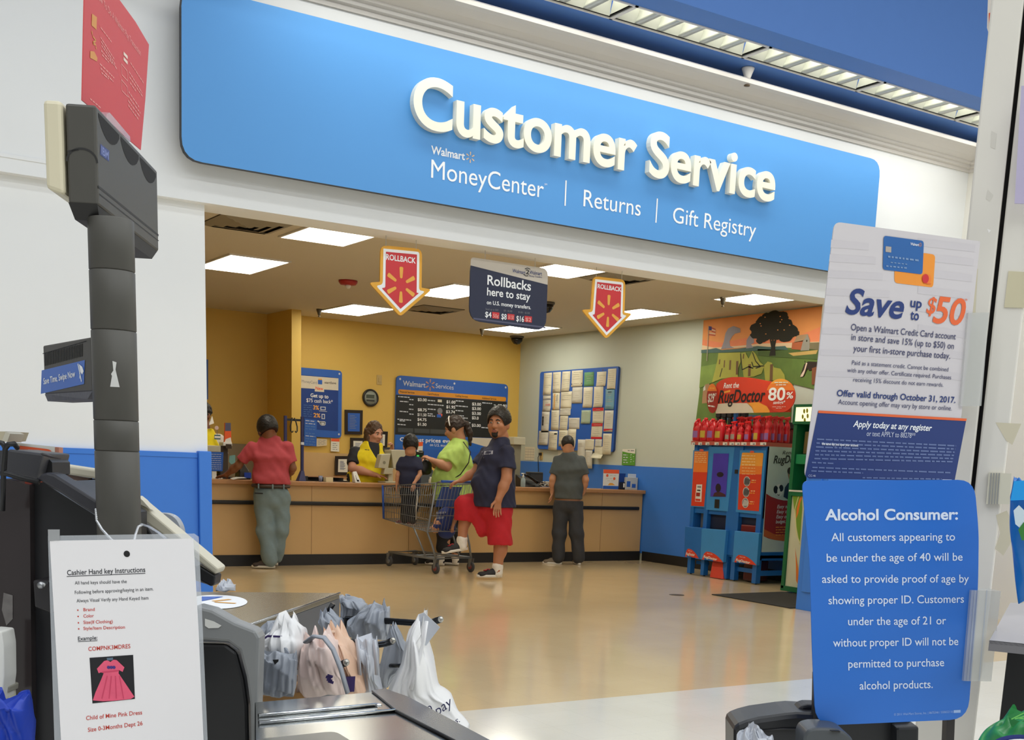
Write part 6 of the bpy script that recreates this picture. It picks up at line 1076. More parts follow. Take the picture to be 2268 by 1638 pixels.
# chassis
zc = .17; cr = [RP_-s_*.27+V(0, 0, zc), RP_+s_*.27+V(0, 0, zc), RP_+s_*.2+u_*.95+V(0, 0, zc), RP_-s_*.2+u_*.95+V(0, 0, zc)]
MB().tube(cr, .014, 8, None, False, True).tube([lerp(cr[0], cr[3], .5), lerp(cr[1], cr[2], .5)], .01, 6).tube([lerp(cr[0], cr[3], .25), lerp(cr[1], cr[2], .25)], .01, 6).build('chassis', grey_m, t)
for k, side in ((0, 0), (1, 1)):
    MB().tube([P2(0, 1, side), P2(0, 0, side), lerp(P2(0, 0, side), cr[k], .5)-u_*.01, cr[k]+V(0, 0, .005)], .013, 8).build('rear_upright', grey_m, t); MB().tube([P2(.3, 0, side), lerp(cr[k], cr[3-k], .2)], .011, 8).build('strut', grey_m, t)
rub = M('wheel_rubber', (62, 64, 68), .6); hubm = M('wheel_red', (140, 60, 60), .5)
for k, p in enumerate(cr):
    c = V(p[0], p[1], .062); MB().lathe([(.02, -.014), (.055, -.016), (.062, -.008), (.062, .008), (.055, .016), (.02, .014)], c, s_, 20).build('wheel', rub, t); MB().lathe([(0, -.018), (.03, -.017), (.03, .017), (0, .018)], c, s_, 14).build('hub', hubm if k < 2 else grey_m, t)
    for d in (-1, 1): MB().hexa([c+s_*.02*d-u_*.015, c+s_*.025*d-u_*.015, c+s_*.025*d+u_*.015, c+s_*.02*d+u_*.015, c+s_*.02*d-u_*.03+V(0, 0, .1), c+s_*.025*d-u_*.03+V(0, 0, .1), c+s_*.025*d+u_*.02+V(0, 0, .1), c+s_*.02*d+u_*.02+V(0, 0, .1)]).build('caster_fork', grey_m, t)
# --- boy standing in the basket
fz = float(lerp(P2(.45, 0, 0), P2(.45, 0, 1), .5)[2]); cb = lerp(P2(.55, 0, 0), P2(.55, 0, 1), .35)
h = Human('small boy in a navy T-shirt standing in the shopping cart with his back turned', (cb[0], cb[1], fz), 176, 170, .56, sk_olive); J = h.J
pel, wai, che, nk = J(908, 1082), J(908, 1058), J(908, 1032), J(909, 1006)
h.torso(pel, wai, che, nk, (.1, .078), (.098, .076), (.112, .08))
a1 = h.arm(J(889, 1018), J(881, 1052, .02), J(879, 1074), nrm(V(0, .15, -1)), h.right, 1, (.05, .042, .034), .4, .62); a2 = h.arm(J(928, 1018), J(930, 1050, .06), J(917, 1070, .13), nrm(V(-.35, -.2, -.9)), nrm(h.dirn(150)), -1, (.05, .042, .034), .2, .62)
h.head(J(909, 987), 4, 0, 1.8); l1 = h.leg(J(899, 1086), J(897, 1120, .01), J(896, 1152, .02)); l2 = h.leg(J(918, 1086), J(917, 1120, .01), J(914, 1154, .02)); h.finish(.006, .014); h.features(hair_black); h.hair(hair_black, thick=.012, low=-.05, noise=.003)
h.shirt(navy, float(J(908, 1077)[2]), [a1[:2], a2[:2]], .7, .01, .004, .004, vx=.007); h.trousers(cloth('black_track', (30, 32, 38)), float(J(908, 1079)[2]), [l1, l2], (1.95, 1.95), .012, .004, 'trousers', .012, .007)
MB().tube([J(924, 1084, .075), J(924, 1104, .08), J(922, 1124, .08), J(921, 1150, .08)], .011, 6, flat=.5).build('side_stripe', white_sock, h.root)
for l_ in (l1, l2): h.shoe(l_[2], h.dirn(100), M('shoe_grey_red', (120, 70, 74), .6), wsole, L=.25)
# --- toddler sitting behind the seat flap
cb = lerp(P2(.2, 0, 0), P2(.2, 0, 1), .55); h = Human('toddler in a blue printed shirt sitting low in the cart behind the blue flap', (cb[0], cb[1], fz), 120, 120, .5, sk_olive); J = h.J
pel, wai, che, nk = J(990, 1168), J(988, 1152), J(990, 1138), J(994, 1124); h.torso(pel, wai, che, nk, (.1, .085), (.095, .08), (.1, .08)); a1 = h.arm(J(1004, 1132, .05), J(1008, 1150, .07), J(1003, 1163, .1), nrm(V(-.3, -.3, -.6)), h.right, 1, (.05, .042, .034), .5, .6); a2 = h.arm(J(980, 1134, -.05), J(968, 1150, -.02), J(962, 1162, .02), nrm(V(-.6, -.2, -.4)), -Zu, -1, (.05, .042, .034), .5, .6)
h.head(J(1002, 1105, -.02), 10, 0, 1.5); l1 = h.leg(J(984, 1170, .05), J(970, 1160, .1), J(962, 1172, .12)); l2 = h.leg(J(990, 1170, -.03), J(975, 1160, 0), J(968, 1172, .04)); h.finish(.006, .014); h.features(hair_black); h.hair(hair_black, thick=.012, low=-.04)
h.shirt(cloth('royal_blue', (42, 62, 130)), float(J(990, 1170)[2]), [a1[:2], a2[:2]], .6, .01, .004, .004, vx=.007); h.trousers(cloth('royal_blue'), float(J(990, 1160)[2]), [l1, l2], (1.5, 1.5), .012, .003, 'trousers', 0, .007)
fv = Face(h.root, J(978, 1145, .115), -h.h); [fv.greek('shirt_print', (966, 1138+k*11), (988, 1137+k*11), 5, M('print_soft', (150, 160, 190), .6), 0, (3, 6), 1.5, k) for k in range(2)]
# ================================================================== the checkout lane in the foreground
CFH = nrm(V(CF[0], CF[1], 0)); RVH = V(CFH[1], -CFH[0], 0)
def vp(p, d): return onP(p, O_+CFH*d, CFH)                  # point on the upright plane at distance d
def slab(nm, pts, d, depth, mat, root, bevel=0, r=0, label=None):
    q = [vp(p, d) for p in pts]
    if r: q = rounded(q, r)
    return MB().prism(q, CFH*depth).build(nm, mat, root, bevel, label)
pole_g = M('pole_grey', (74, 72, 66), .5, var=.06, scale=30); pole_d = M('pole_dark', (38, 37, 36), .6); cream_p = M('plastic_cream', (214, 206, 178), .5); blk = M('register_black', (27, 27, 30), .42, var=.2, scale=16, bump=.05); blk2 = M('register_gloss', (52, 46, 46), .14, var=.3, scale=3); beige_e = M('register_beige', (206, 200, 182), .45)
# ------------------------------------------------------------------ customer display on its pole
pc0 = vp((251, 700), 2.0); Zpx = lambda y: float(onP((252, y), pc0, CFH)[2])
t = thing('pole_display', 'dark grey customer display on a thick pole with a cream front, at the left', 'display', (pc0[0], pc0[1], .9))
R0 = .0355; base = V(pc0[0], pc0[1], 0); zt_ = Zpx(486)
ys = [486, 601, 733, 931, 998, 1250]
for k in range(5):
    za, zb_ = Zpx(ys[k+1]), Zpx(ys[k]); MB().lathe([(R0-.0015, za), (R0, za+.0015), (R0, zb_-.0015), (R0-.0015, zb_)], base, seg=40).build('pole_section', pole_g, t)
MB().lathe([(R0+.02, .86), (R0+.02, .885), (R0, .9), (R0, Zpx(1250)+.002)], base, seg=40).build('pole_foot', pole_g, t)
D1 = 1.83; a_ = atD((212, 232), D1); zT = a_[2]; A0 = a_; B0 = onP((348, 378), (0, 0, zT), Zu); Ld = nrm(B0-A0); Pn = np.cross(Zu, Ld); Pn = Pn if Pn@RVH < 0 else -Pn; zB = float(onP((215, 452), A0, Pn)[2]); LL = np.linalg.norm(B0-A0); E_ = np.array([Ld, Pn, Zu])
bx = lambda u, v, z: A0*V(1, 1, 0)+Ld*u+Pn*v+Zu*z; w1 = .046; w2 = .068
MB().hexa([bx(0, 0, zB), bx(LL, 0, zB), bx(LL, w1, zB), bx(0, w1, zB), bx(0, 0, zT), bx(LL, 0, zT), bx(LL, w1, zT), bx(0, w1, zT)]).build('housing', pole_g, t, .004)
MB().hexa([bx(-.004, w1+.004, zB+.012), bx(LL, w1+.004, zB+.012), bx(LL, w2+.01, zB+.02), bx(-.004, w2+.01, zB+.02), bx(-.004, w1+.004, zT+.002), bx(LL, w1+.004, zT+.002), bx(LL, w2+.01, zT+.002), bx(-.004, w2+.01, zT+.002)]).build('front_bezel', cream_p, t, .006)
f = Face(t, A0, -Pn)
for k in range(3):
    u0, u1 = LL*(.03+.32*k), LL*(.03+.32*k+.3); pts = [bx(u0, 0, zT-.008)]+[bx(u0+(u1-u0)*s, 0, zT-.014-.024*math.sin(PI*min(1, s*1.0))**.7*(1-.1*s)) for s in np.linspace(0, 1, 9)]+[bx(u1, 0, zT-.008)]; f.poly('vent_recess', pts, M('recess_black', (14, 14, 15), .8), .3)
f.line('groove', [bx(0, 0, zB+.028), bx(LL, 0, zB+.03)], .004, pole_d, .3); f.line('groove', [bx(LL*.01, 0, zB+.018), bx(LL, 0, zB+.02)], .002, pole_d, .3)
ibm = M('maker_blue', (36, 48, 110), .4); f.poly('maker_plate', [(222, 318), (242, 334), (241, 358), (221, 342)], ibm, .3); f.text('maker_plate', 'IBM', (224, 340), (240, 354), 17, M('maker_pale', (120, 130, 180), .4), .5, .02)
f2 = Face(t, A0, -Ld); arc = [bx(0, w1*(.5+.5*math.cos(a)), zB+.062+.02*math.sin(a)) for a in np.linspace(0, PI, 12)]; f2.line('groove', arc, .003, pole_d, .4); f2.line('groove', [bx(0, w1*.98, zT-.07), bx(0, w1*.6, zB+.08)], .002, pole_d, .4)
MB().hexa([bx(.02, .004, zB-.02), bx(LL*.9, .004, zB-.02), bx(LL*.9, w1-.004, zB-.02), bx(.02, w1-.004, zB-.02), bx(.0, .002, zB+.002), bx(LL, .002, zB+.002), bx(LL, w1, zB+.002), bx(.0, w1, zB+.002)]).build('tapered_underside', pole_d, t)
f.poly('paper_scrap', [(246, 803), (256, 798), (251, 812), (262, 856), (244, 857), (249, 820)], M('scrap_white', (206, 206, 202), .7), 0) if False else None
sp = [(249, 799), (258, 802), (255, 814), (261, 840), (265, 857), (244, 856), (248, 832), (246, 828), (251, 820)]
def onpole(p, e=.0006):
    d = ray(*p); o = O_-base; A_ = d[0]**2+d[1]**2; B_ = 2*(o[0]*d[0]+o[1]*d[1]); C_ = o[0]**2+o[1]**2-(R0+e)**2; return O_+d*((-B_-math.sqrt(B_*B_-4*A_*C_))/(2*A_))
st = thing('torn_sticker', 'torn white scrap of sticker on the thick grey pole', 'sticker', onpole((255, 830))); cc_ = onpole((254, 832)); MB().add([cc_]+[onpole(p) for p in sp], [(0, i+1, (i+1) % len(sp)+1) for i in range(len(sp))]).build('scrap', M('scrap_white', (206, 206, 202), .7), st, solid=.0004)
# card reader box with the blue swipe sticker, fixed to the pole
t2 = t; c1 = atD((206, 745), 1.99); c2 = onP((95, 765), (0, 0, c1[2]), Zu); Ld2 = nrm((c2-c1)*V(1, 1, 0)); n2 = np.cross(Zu, Ld2); n2 = n2 if n2@CFH < 0 else -n2; fz0 = float(onP((90, 879), c2, n2)[2]); b0 = c1*V(1, 1, 0)+Ld2*.012; b1 = c2*V(1, 1, 0); dp = .05
box = [b0, b1, b1-n2*dp, b0-n2*dp]; zt2 = c1[2]; zlo = fz0+.004
t = thing('card_swipe_box', 'dark card reader box with a blue Save Time, Swipe Now sticker on the pole', 'card reader', (b0+b1)/2+Zu*zlo)
MB().hexa([p+Zu*zlo for p in box]+[p+Zu*zt2 for p in box]).build('housing', M('box_grey', (66, 62, 54), .5, var=.06, scale=30), t, .003); MB().hexa([p+Zu*(zlo-.012) for p in [b0-Ld2*-.03, b1-Ld2*.003-n2*.004, b1-Ld2*.003-n2*dp, b0-n2*dp]]+[p+Zu*(zlo+.001) for p in box]).build('speckled_base', M('base_speckle', (92, 92, 98), .6, var=.35, scale=120), t)
f = Face(t, c2, n2)
for k in range(24): x = 100+k*3.55; y = 782-(x-100)*.26; f.poly('grille', [(x, y), (x+1.7, y-.4), (x+1.5, y+28), (x-.2, y+28.4)], M('recess_black'), .4)
f.line('groove', [(95, 783), (192, 755)], .0012, M('recess_black'), .4)
st_b = M('sticker_blue', (34, 96, 188), .4); f.poly('sticker', [(93, 820), (188.5, 797), (187, 850), (91, 872)], st_b, .5); f.text('sticker', 'Save Time, Swipe Now', (98, 851), (168, 834), 13.5, print_white, 1, .012); f.line('sticker', [(174, 805), (182, 845)], .004, print_white, 1); f.poly('sticker', [(177, 806), (184, 812), (187, 822), (184, 829), (180, 824), (178, 815)], print_white, 1.2); f.line('sticker', [(179, 826), (178, 838)], .003, print_white, 1)
# red pay instructions sheet standing behind the display
red_s = M('sheet_red', (196, 60, 60), .5, var=.03); pt = bx(0, w1*.75, zT); n_ = -Pn
q = [onP(p, pt, n_) for p in ((188, -60), (238, -30), (265, 0), (300, 48), (330, 99), (322, 220), (312, 332), (182, 222))]
t = thing('instruction_sheet', 'red instruction sheet with pale print standing in a clip on the pole display', 'sign', bx(LL*.4, w1*.75, zT)); zmin = zT+.004
q[-1][2] = min(q[-1][2], q[-1][2]); MB().prism(q, -n_*.0015).build('sheet', red_s, t); f = Face(t, pt, n_, eps=.0006)
pr = M('print_rose', (226, 150, 142), .5); am_ = M('print_ochre', (206, 140, 60), .5)
f.text('print', 'How To Do A Walmart Pay Transaction', (214, -6), (311, 124), 15, pr, 1)
for pts in ([(203, 30), (214, 38), (213, 66), (202, 56)], [(199, 113), (208, 114), (215, 128), (214, 136), (199, 128)]): f.poly('print', pts, am_, 1)
for pts in ([(202, 70), (204, 72), (203, 76)], [(205, 80), (212, 90), (205, 94), (212, 100)], [(206, 96), (208, 100)], [(211, 104), (213, 108)]): f.line('print', pts, .003, am_, 1)
for k, (a, b) in enumerate((((222, 62), (246, 94)), ((222, 84), (252, 132)), ((223, 93), (254, 143)), ((224, 102), (258, 154)), ((223, 113), (248, 142)), ((225, 122), (240, 139)), ((220, 142), (252, 174)), ((222, 152), (250, 182)), ((224, 162), (240, 176)), ((288, 140), (317, 185)), ((285, 160), (314, 207)), ((286, 172), (315, 215)), ((287, 184), (300, 203)), ((284, 204), (308, 240)), ((283, 214), (310, 252)), ((283, 224), (309, 260)), ((283, 234), (306, 266)))): f.greek('print', a, b, 3, pr, 1, (4, 9), 2, k)
for c_ in ((275, 155), (275, 190)):
    o_ = [(c_[0]-7, c_[1]-14), (c_[0]+6, c_[1]+2), (c_[0]+7, c_[1]+24), (c_[0]-6, c_[1]+10)]; f.line('print', o_+[o_[0]], .0016, pr, 1)
for y in (114, 126): f.poly('print', [(273, y), (282, y+10), (282, y+17), (273, y+7)], M('print_ivory', (226, 206, 190), .5), 1)
f.greek('print', (199, 220), (222, 240), 3, pr, 1, (3, 7), 2, 5)
acr = M('acrylic_clear', (214, 220, 232), .12, alpha=.38, var=.01); tc = thing('sign_clip', 'clear plastic clip holding the red sheet on top of the pole display', 'clip', bx(LL*.4, w1*.5, zT))
qq = [onP(p, bx(0, w1*.4, zT), n_) for p in ((236, 252), (243, 249), (288, 302), (289, 314), (236, 262))]; MB().prism(qq, -n_*.012).build('clip', acr, tc)
# ------------------------------------------------------------------ laminated instructions hanging from a bead chain
DP = 1.72; pn = -CFH; t = thing('laminated_sheet', 'white laminated sheet of cashier instructions with a pink dress photo, hung on a bead chain', 'notice', vp((281, 1225), DP))
lam_c = M('laminate_clear', (225, 230, 236), .15, alpha=.3, var=.01); sh_w = M('sheet_white', (240, 238, 240), .5, var=.015, scale=4)
MB().prism([vp(p, DP+.0006) for p in ((106, 1186), (430, 1181), (440, 1188), (462, 1690), (122, 1690))], CFH*.0004).build('laminate', lam_c, t)
MB().prism([vp(p, DP) for p in ((110, 1197), (428, 1192), (440, 1400), (453, 1690), (138, 1690), (122, 1400))], CFH*.0005).build('paper', sh_w, t); slab('tape', [(106, 1172), (132, 1172), (132, 1196), (107, 1198)], DP-.0005, .0004, M('tape_grey', (176, 178, 180), .3, alpha=.7), t)
f = Face(t, vp((281, 1225), DP), pn, eps=.0004); ink_ = M('print_ink', (40, 42, 50), .6); rdk = M('print_red_ink', (200, 62, 48), .6)
def tx(s_, a, b, h, m_=ink_, bold=.008): f.text('print', s_, a, b, h, m_, 1, bold, up=nrm(f.at((270, 1250))-f.at((283, 1600))))
tx('Cashier Hand key Instructions', (149, 1273), (322, 1266), 11); f.line('print', [(148, 1276), (322, 1269)], .0009, ink_, 1)
tx('All hand keys should have the', (166, 1294), (281, 1290.5), 7.5, ink_, 0); tx('Following before approving/keying in an item.', (166, 1315), (340, 1307), 7.5, ink_, 0); tx('Always Visual Verify any Hand Keyed Item', (170, 1333.5), (329, 1327), 7.5, ink_, 0)
for k, (s_, x1) in enumerate((('Brand', 210), ('Color', 208), ('Size(If Clothing)', 250), ('Style/Item Description', 277))): y = (1353, 1367, 1381, 1394.5)[k]; tx(s_, (185, y), (x1, y-(x1-185)*.035), 7, rdk); f.disc('print', (172.5+k*.7, y-2.5), .0011, rdk, 1)
tx('Example:', (173, 1418), (216, 1415.5), 8.5); f.line('print', [(173, 1420.5), (216, 1418)], .0008, ink_, 1); tx('COMPNK3MDRES', (196, 1441), (289, 1434.5), 9, rdk)
tx('Child of Mine Pink Dress', (191, 1594), (315, 1581), 9, rdk); tx('Size 0-3Months Dept 26', (195, 1620), (316, 1605), 9, rdk)
f.poly('dress_photo', [(198.5, 1456), (295, 1449.5), (299, 1547), (205, 1557)], M('photo_black', (24, 24, 30), .5), 1)
pink = M('dress_pink', (232, 92, 124), .6, var=.12, scale=60); f.poly('dress_photo', [(231, 1463), (238, 1461), (245, 1465), (252, 1460), (259, 1461), (276, 1477), (272, 1487), (264, 1483), (263, 1490), (298, 1542), (290, 1547), (272, 1549), (250, 1551), (228, 1552), (206, 1550), (212, 1532), (224, 1505), (230, 1490), (224, 1488), (219, 1490), (215, 1480)], pink, 2)
f.line('dress_photo', [(226, 1488), (264, 1484)], .0016, M('dress_rose', (206, 64, 100), .6), 3); [f.line('dress_photo', [(238+k*9, 1496), (226+k*16, 1546)], .0012, M('dress_rose'), 3) for k in range(4)]
for x in (241, 247, 253): f.disc('dress_photo', (x, 1477), .0024, M('dress_violet', (72, 50, 130), .6), 3)
f.poly('dress_photo', [(237, 1456), (251, 1455), (251, 1461), (238, 1462)], M('hanger_grey', (90, 110, 130), .5), 3)
f.disc('punched_hole', (281, 1226), .0046, black, 1)
ch = M('chain_silver', (206, 208, 210), .3, .8); t = thing('bead_chain', 'silver bead chain looped around the pole and through the laminated sheet', 'chain', vp((281, 1225), DP)); mb = MB()
for a in ([(212, 1128, 1.97), (214, 1152, 1.94), (226, 1172, 1.86), (246, 1194, 1.77), (262, 1206, 1.74)], [(314, 1162, 1.97), (306, 1166, 1.93), (300, 1184, 1.8), (297, 1198, 1.745)]):
    pts = [vp(p[:2], p[2]) for p in a]
    for p, q in zip(pts[:-1], pts[1:]):
        n = max(2, int(np.linalg.norm(q-p)/.0055))
        for k in range(n): mb.ell(p+(q-p)*k/n, .0021, None, None, 8, 6)
mb.build('beads', ch, t); t2_ = thing('zip_tie', 'clear plastic tie behind the top of the laminated sheet', 'tie', vp((330, 1170), 1.9)); MB().tube([vp((313, 1160), 1.96), vp((330, 1166), 1.93), (vp((350, 1178), 1.9)), vp((366, 1191), 1.88)], .003, 6, flat=.5).build('strap', acr, t2_)
# ------------------------------------------------------------------ register stand behind the sheet (left edge of the frame)
K1 = cz(0, 930, 3.206); K3 = cz(290, 1080, 2.735)
t = thing('register_stand', 'black register cabinet at the left edge with a glossy brown side', 'register', vp((90, 1500), 2.2)*V(1, 1, 0))
slab('glossy_side', [K1(-60, 420), K1(30, 415), K1(210, 460), (72, 1700), (-60, 1700)], 2.1, .25, blk2, t); slab('cabinet', [K1(205, 455), K1(300, 440), K1(700, 690), K1(700, 1000), (300, 1700), (70, 1700)], 2.12, .26, blk, t); slab('latch', [(72, 1284), (110, 1284), (118, 1290), (118, 1360), (76, 1344)], 2.06, .06, M('latch_black', (40, 38, 40), .35), t, .004); MB().lathe([(.006, 0), (.006, .02), (0, .022)], vp((100, 1293), 2.055), -CFH, 12).build('latch_screw', steel, t)
slab('scuff', [(8, 1312), (28, 1318), (28, 1370), (14, 1385), (4, 1350)], 2.0985, .001, M('scuff_grey', (110, 106, 104), .7, var=.4, scale=60), t)
t = thing('register_printer', 'dark grey printer head on top of the black register cabinet', 'printer', vp((90, 1040), 2.15)); slab('case', [K1(52, 205), K1(310, 238), K1(262, 425), K1(40, 380)], 2.1, .12, M('printer_charcoal', (60, 60, 64), .4, var=.1), t, .004); slab('case_side', [K1(310, 238), K1(370, 300), K1(372, 385), K1(262, 425)], 2.13, .08, blk, t); MB().tube([vp(K1(310, 240), 2.09), vp(K1(370, 262), 2.07), vp(K1(428, 274), 2.06)], [.006, .004, .002], 6, flat=.4).build('paper_lever', M('lever_dark', (40, 30, 28), .4), t)
slab('side_case', [K1(-60, 215), K1(20, 215), K1(20, 370), K1(-60, 365)], 2.12, .1, M('printer_charcoal'), t)
t = thing('check_reader', 'black sloping reader arm between the printer and the pole', 'reader', vp((140, 1080), 2.15)); slab('arm', [K1(255, 425), K1(290, 385), K1(330, 372), K1(385, 385), K1(570, 500), K1(690, 575), K1(700, 690), K1(600, 630), K1(420, 510), K1(300, 440)], 2.06, .05, M('arm_black', (48, 48, 54), .45, var=.2, scale=60), t, .004)
cab = M('cable_black', (24, 24, 26), .45); t = thing('wire_hooks', 'thick black cables looped over the left end of the register', 'cables', vp((15, 1000), 2.05)); MB().tube([vp(K1(18, 640), 2.05), vp(K1(22, 480), 2.04), vp(K1(25, 330), 2.03), vp(K1(38, 200), 2.02), vp(K1(60, 172), 2.02), vp(K1(100, 168), 2.02), vp(K1(122, 195), 2.04)], .0045, 10).build('cable', cab, t); MB().tube([vp(K1(-40, 190), 2.04), vp(K1(-10, 158), 2.02), vp(K1(18, 165), 2.02), vp(K1(38, 195), 2.02)], .0045, 10).build('cable', cab, t); MB().tube([vp(K1(-40, 372), 2.05), vp(K1(40, 376), 2.03), vp(K1(150, 410), 2.06), vp(K1(280, 440), 2.06)], .005, 8).build('cable', cab, t)
t = thing('card_sign', 'orange card with a white border propped behind the printer', 'sign', vp((90, 1010), 2.3)); slab('card', [K1(108, 160), K1(388, 188), K1(384, 385), K1(100, 340)], 2.3, .004, M('card_white', (224, 224, 216), .5), t); f = Face(t, vp((90, 1010), 2.3), -CFH); f.poly('print', rounded([f.at(K1(128, 180)), f.at(K1(378, 210)), f.at(K1(372, 380)), f.at(K1(120, 335))], [.004, .012, .004, .004]), M('card_orange', (226, 92, 46), .5), 1); f.greek('print', K1(205, 212), K1(260, 218), 1.6, pr, 2, (3, 6), 1, 1); slab('edge', [K1(388, 190), K1(418, 194), K1(414, 390), K1(384, 388)], 2.302, .02, M('card_edge', (190, 130, 110), .5), t)
t = thing('beige_case', 'beige corner of a plastic case at the far left edge', 'case', vp((5, 965), 2.2)); slab('case', [K1(-60, 80), K1(38, 80), K1(14, 145), K1(-60, 150)], 2.2, .1, M('case_tan', (196, 186, 160), .5), t); slab('lip', [K1(38, 82), K1(72, 96), K1(50, 155), K1(14, 145)], 2.2, .06, beige_e, t)
# beige framed keyboard tray, tilted: left end and right end show either side of the pole
t = thing('keyboard_tray', 'black tilted register monitor with a beige rim behind the pole', 'monitor', vp((300, 1150), 2.4)); E_b = M('rim_beige', (204, 198, 178), .45)
slab('top_rim', [K1(392, 308), K1(684, 352), K1(684, 420), K1(650, 412), K1(392, 370)], 2.42, .05, E_b, t, .004); slab('brown_screen', [K1(392, 372), K1(632, 412), K1(565, 500), K1(400, 400)], 2.43, .02, M('screen_brown', (112, 88, 78), .2, var=.2, scale=3), t); slab('body', [K1(565, 500), K1(640, 410), K1(700, 430), K1(980, 660), K3(150, 330), K3(400, 480), K3(490, 598), K3(380, 560), K1(700, 800)], 2.44, .08, blk, t, .006)
slab('lower_rim', [K3(30, 70), K3(530, 488), K3(512, 525), K3(30, 165)], 2.4, .06, E_b, t, .004); slab('end_cap', [K3(400, 462), K3(512, 530), K3(505, 580), K3(488, 600), K3(400, 555)], 2.41, .05, blk, t, .004); slab('rim_clip', [K3(38, 50), K3(70, 75), K3(120, 130), K3(38, 90)], 2.39, .03, E_b, t)
t = thing('plastic_scanner', 'translucent grey rounded plastic guard with a dotted patch behind the beige rim', 'guard', vp((370, 1160), 2.6)); slab('guard', [K3(110, 160), K3(150, 152), K3(220, 155), K3(268, 180), K3(300, 235), K3(310, 310), K3(110, 310)], 2.6, .03, M('guard_grey', (176, 180, 184), .3, alpha=.8), t, 0, .03); f = Face(t, vp((370, 1160), 2.6), -CFH); [f.disc('dots', K3(208+i*9+j*3, 208+j*9), .0016, M('dot_blue', (70, 96, 150), .5), 1, seg=8) for i in range(5) for j in range(6)]
# things at the lower left corner
t = thing('white_handset', 'edge of a white handset at the lower left of the frame', 'handset', vp((0, 1470), 2.0)); slab('shell', [(-30, 1395), (3, 1398), (8, 1430), (9, 1500), (3, 1552), (-30, 1560)], 2.0, .05, plastic_white, t, .006, .004); t = thing('power_plug', 'ivory plug strip beside the white handset', 'plug', vp((15, 1500), 2.02)); slab('strip', [(11, 1457), (20, 1462), (19, 1520), (21, 1556), (8, 1552), (9, 1516)], 2.03, .03, M('ivory', (214, 214, 190), .4), t, .003); slab('socket', [(6, 1516), (20, 1520), (19, 1534), (6, 1530)], 2.02, .04, M('ivory_dark', (150, 148, 136), .4), t, .002)
def bag(nm, lab, cat, rows, d, depth, mat, folds=9, amp=.1, seed=0, group=None, root=None, part='bag', crump=0):
    """puffed bag: rows of (x left, y left, x right, y right) photo pixels from top to bottom at distance d"""
    rr = np.random.default_rng(seed); rows = np.array(rows, float); n = 34; tt = np.linspace(0, 1, n); src = np.linspace(0, 1, len(rows)); Rr = np.stack([np.interp(tt, src, rows[:, k]) for k in range(4)], 1); G = []; m = 80; ph = rr.uniform(0, 6, 4)
    for i in range(n):
        L_, R_ = vp(Rr[i, :2], d), vp(Rr[i, 2:], d); c = (L_+R_)/2; w_ = (R_-L_)/2; row = []; s = math.sin(PI*(.08+.9*tt[i])); dp_ = depth*(.35+.65*s); amp_ = amp
        for k in range(m):
            a = 2*PI*k/m; w1_ = folds*a+ph[0]+1.2*math.sin(4*tt[i]+ph[1]+a); fo = 1+amp_*(2/PI)*math.asin(math.sin(w1_))*(1-.35*tt[i])+amp_*.45*abs(math.sin(1.7*folds*a+ph[2]+7*tt[i]))+amp_*.6*math.sin(9*tt[i]+3*a+ph[3])+amp_*.35*(2/PI)*math.asin(math.sin(2.7*folds*a+11*tt[i]+ph[1])); row.append(c+w_*math.cos(a)*min(1.04, .97+.03*fo)-CFH*dp_*math.sin(a)*fo+Zu*max(0, .22-tt[i])*depth*.75*(math.sin(5*a+ph[0])+.6*math.sin(9*a+ph[1]))+Zu*.004*math.sin(17*tt[i]+4*a+ph[2]))
        G.append(row)
    root = root or thing(nm, lab, cat, vp(tuple(rows[-1, :2]), d), group); mb = MB(); mb.grid(G, None, True, True); mb.add(G[0], [tuple(range(m))]); mb.add(G[-1], [tuple(range(m-1, -1, -1))]); mb.build(part, mat, root); return root
blue_bag = M('bag_royal', (28, 62, 176), .5, var=.25, scale=12, bump=.5)
bag('cloth_bag', 'royal blue crumpled bag at the lower left corner', 'bag', [(-40, 1548, 66, 1546), (-44, 1570, 66, 1562), (-50, 1620, 70, 1612), (-50, 1700, 74, 1700)], 1.9, .06, blue_bag, 5, .22, 3)
# ------------------------------------------------------------------ bagging counter with the decal
zc_ = .885; cq = [onZ(p, zc_) for p in ((380, 1309), (752, 1312.5), (528, 1392), (380, 1394))]
t = thing('bagging_counter', 'dark olive bagging counter with a round white decal', 'counter', sum(cq)/4*V(1, 1, 0)); ctop = M('counter_olive', (92, 84, 62), .22, var=.08, scale=8); cside = M('counter_slate', (70, 72, 76), .4)
MB().prism([p-V(0, 0, .018) for p in cq], V(0, 0, .018)).build('top', ctop, t, .003); MB().prism([p*V(1, 1, 0) for p in cq], V(0, 0, zc_-.018)).build('cabinet', cside, t); MB().tube([cq[1], cq[2]], .004, 8).build('edge_trim', M('trim_silver', (150, 150, 148), .25, .9), t)
f = Face(t, (0, 0, zc_), (0, 0, 1), tuple(CFH)); f.poly('decal', ellpx(478, 1333, 70, 15.5, 36), print_white, 1); f.poly('decal', [(447, 1322), (495, 1322), (478, 1326), (447, 1332)], board_blue, 2)
for a, b in (((472, 1332), (510, 1328)), ((476, 1334), (522, 1337)), ((447, 1344), (466, 1342))): f.line('decal', [a, b], .016, spark_amber, 2)
pbag = M('bag_grey', (196, 200, 208), .3, var=.08, scale=9, bump=.04, alpha=.86); pbag2 = M('bag_smoke', (150, 156, 166), .3, var=.12, scale=9, bump=.04, alpha=.9); pbag3 = M('bag_white', (232, 232, 232), .3, var=.05, scale=9, bump=.04, alpha=.93)
bag('plastic_bag', 'small tip of a plastic bag on the far edge of the bagging counter', 'plastic bag', [(492, 1289, 506, 1288), (484, 1297, 519, 1298), (478, 1306, 521, 1306)], 3.7, .05, pbag, 4, .2, 1, 'plastic carrier bags at the checkout')
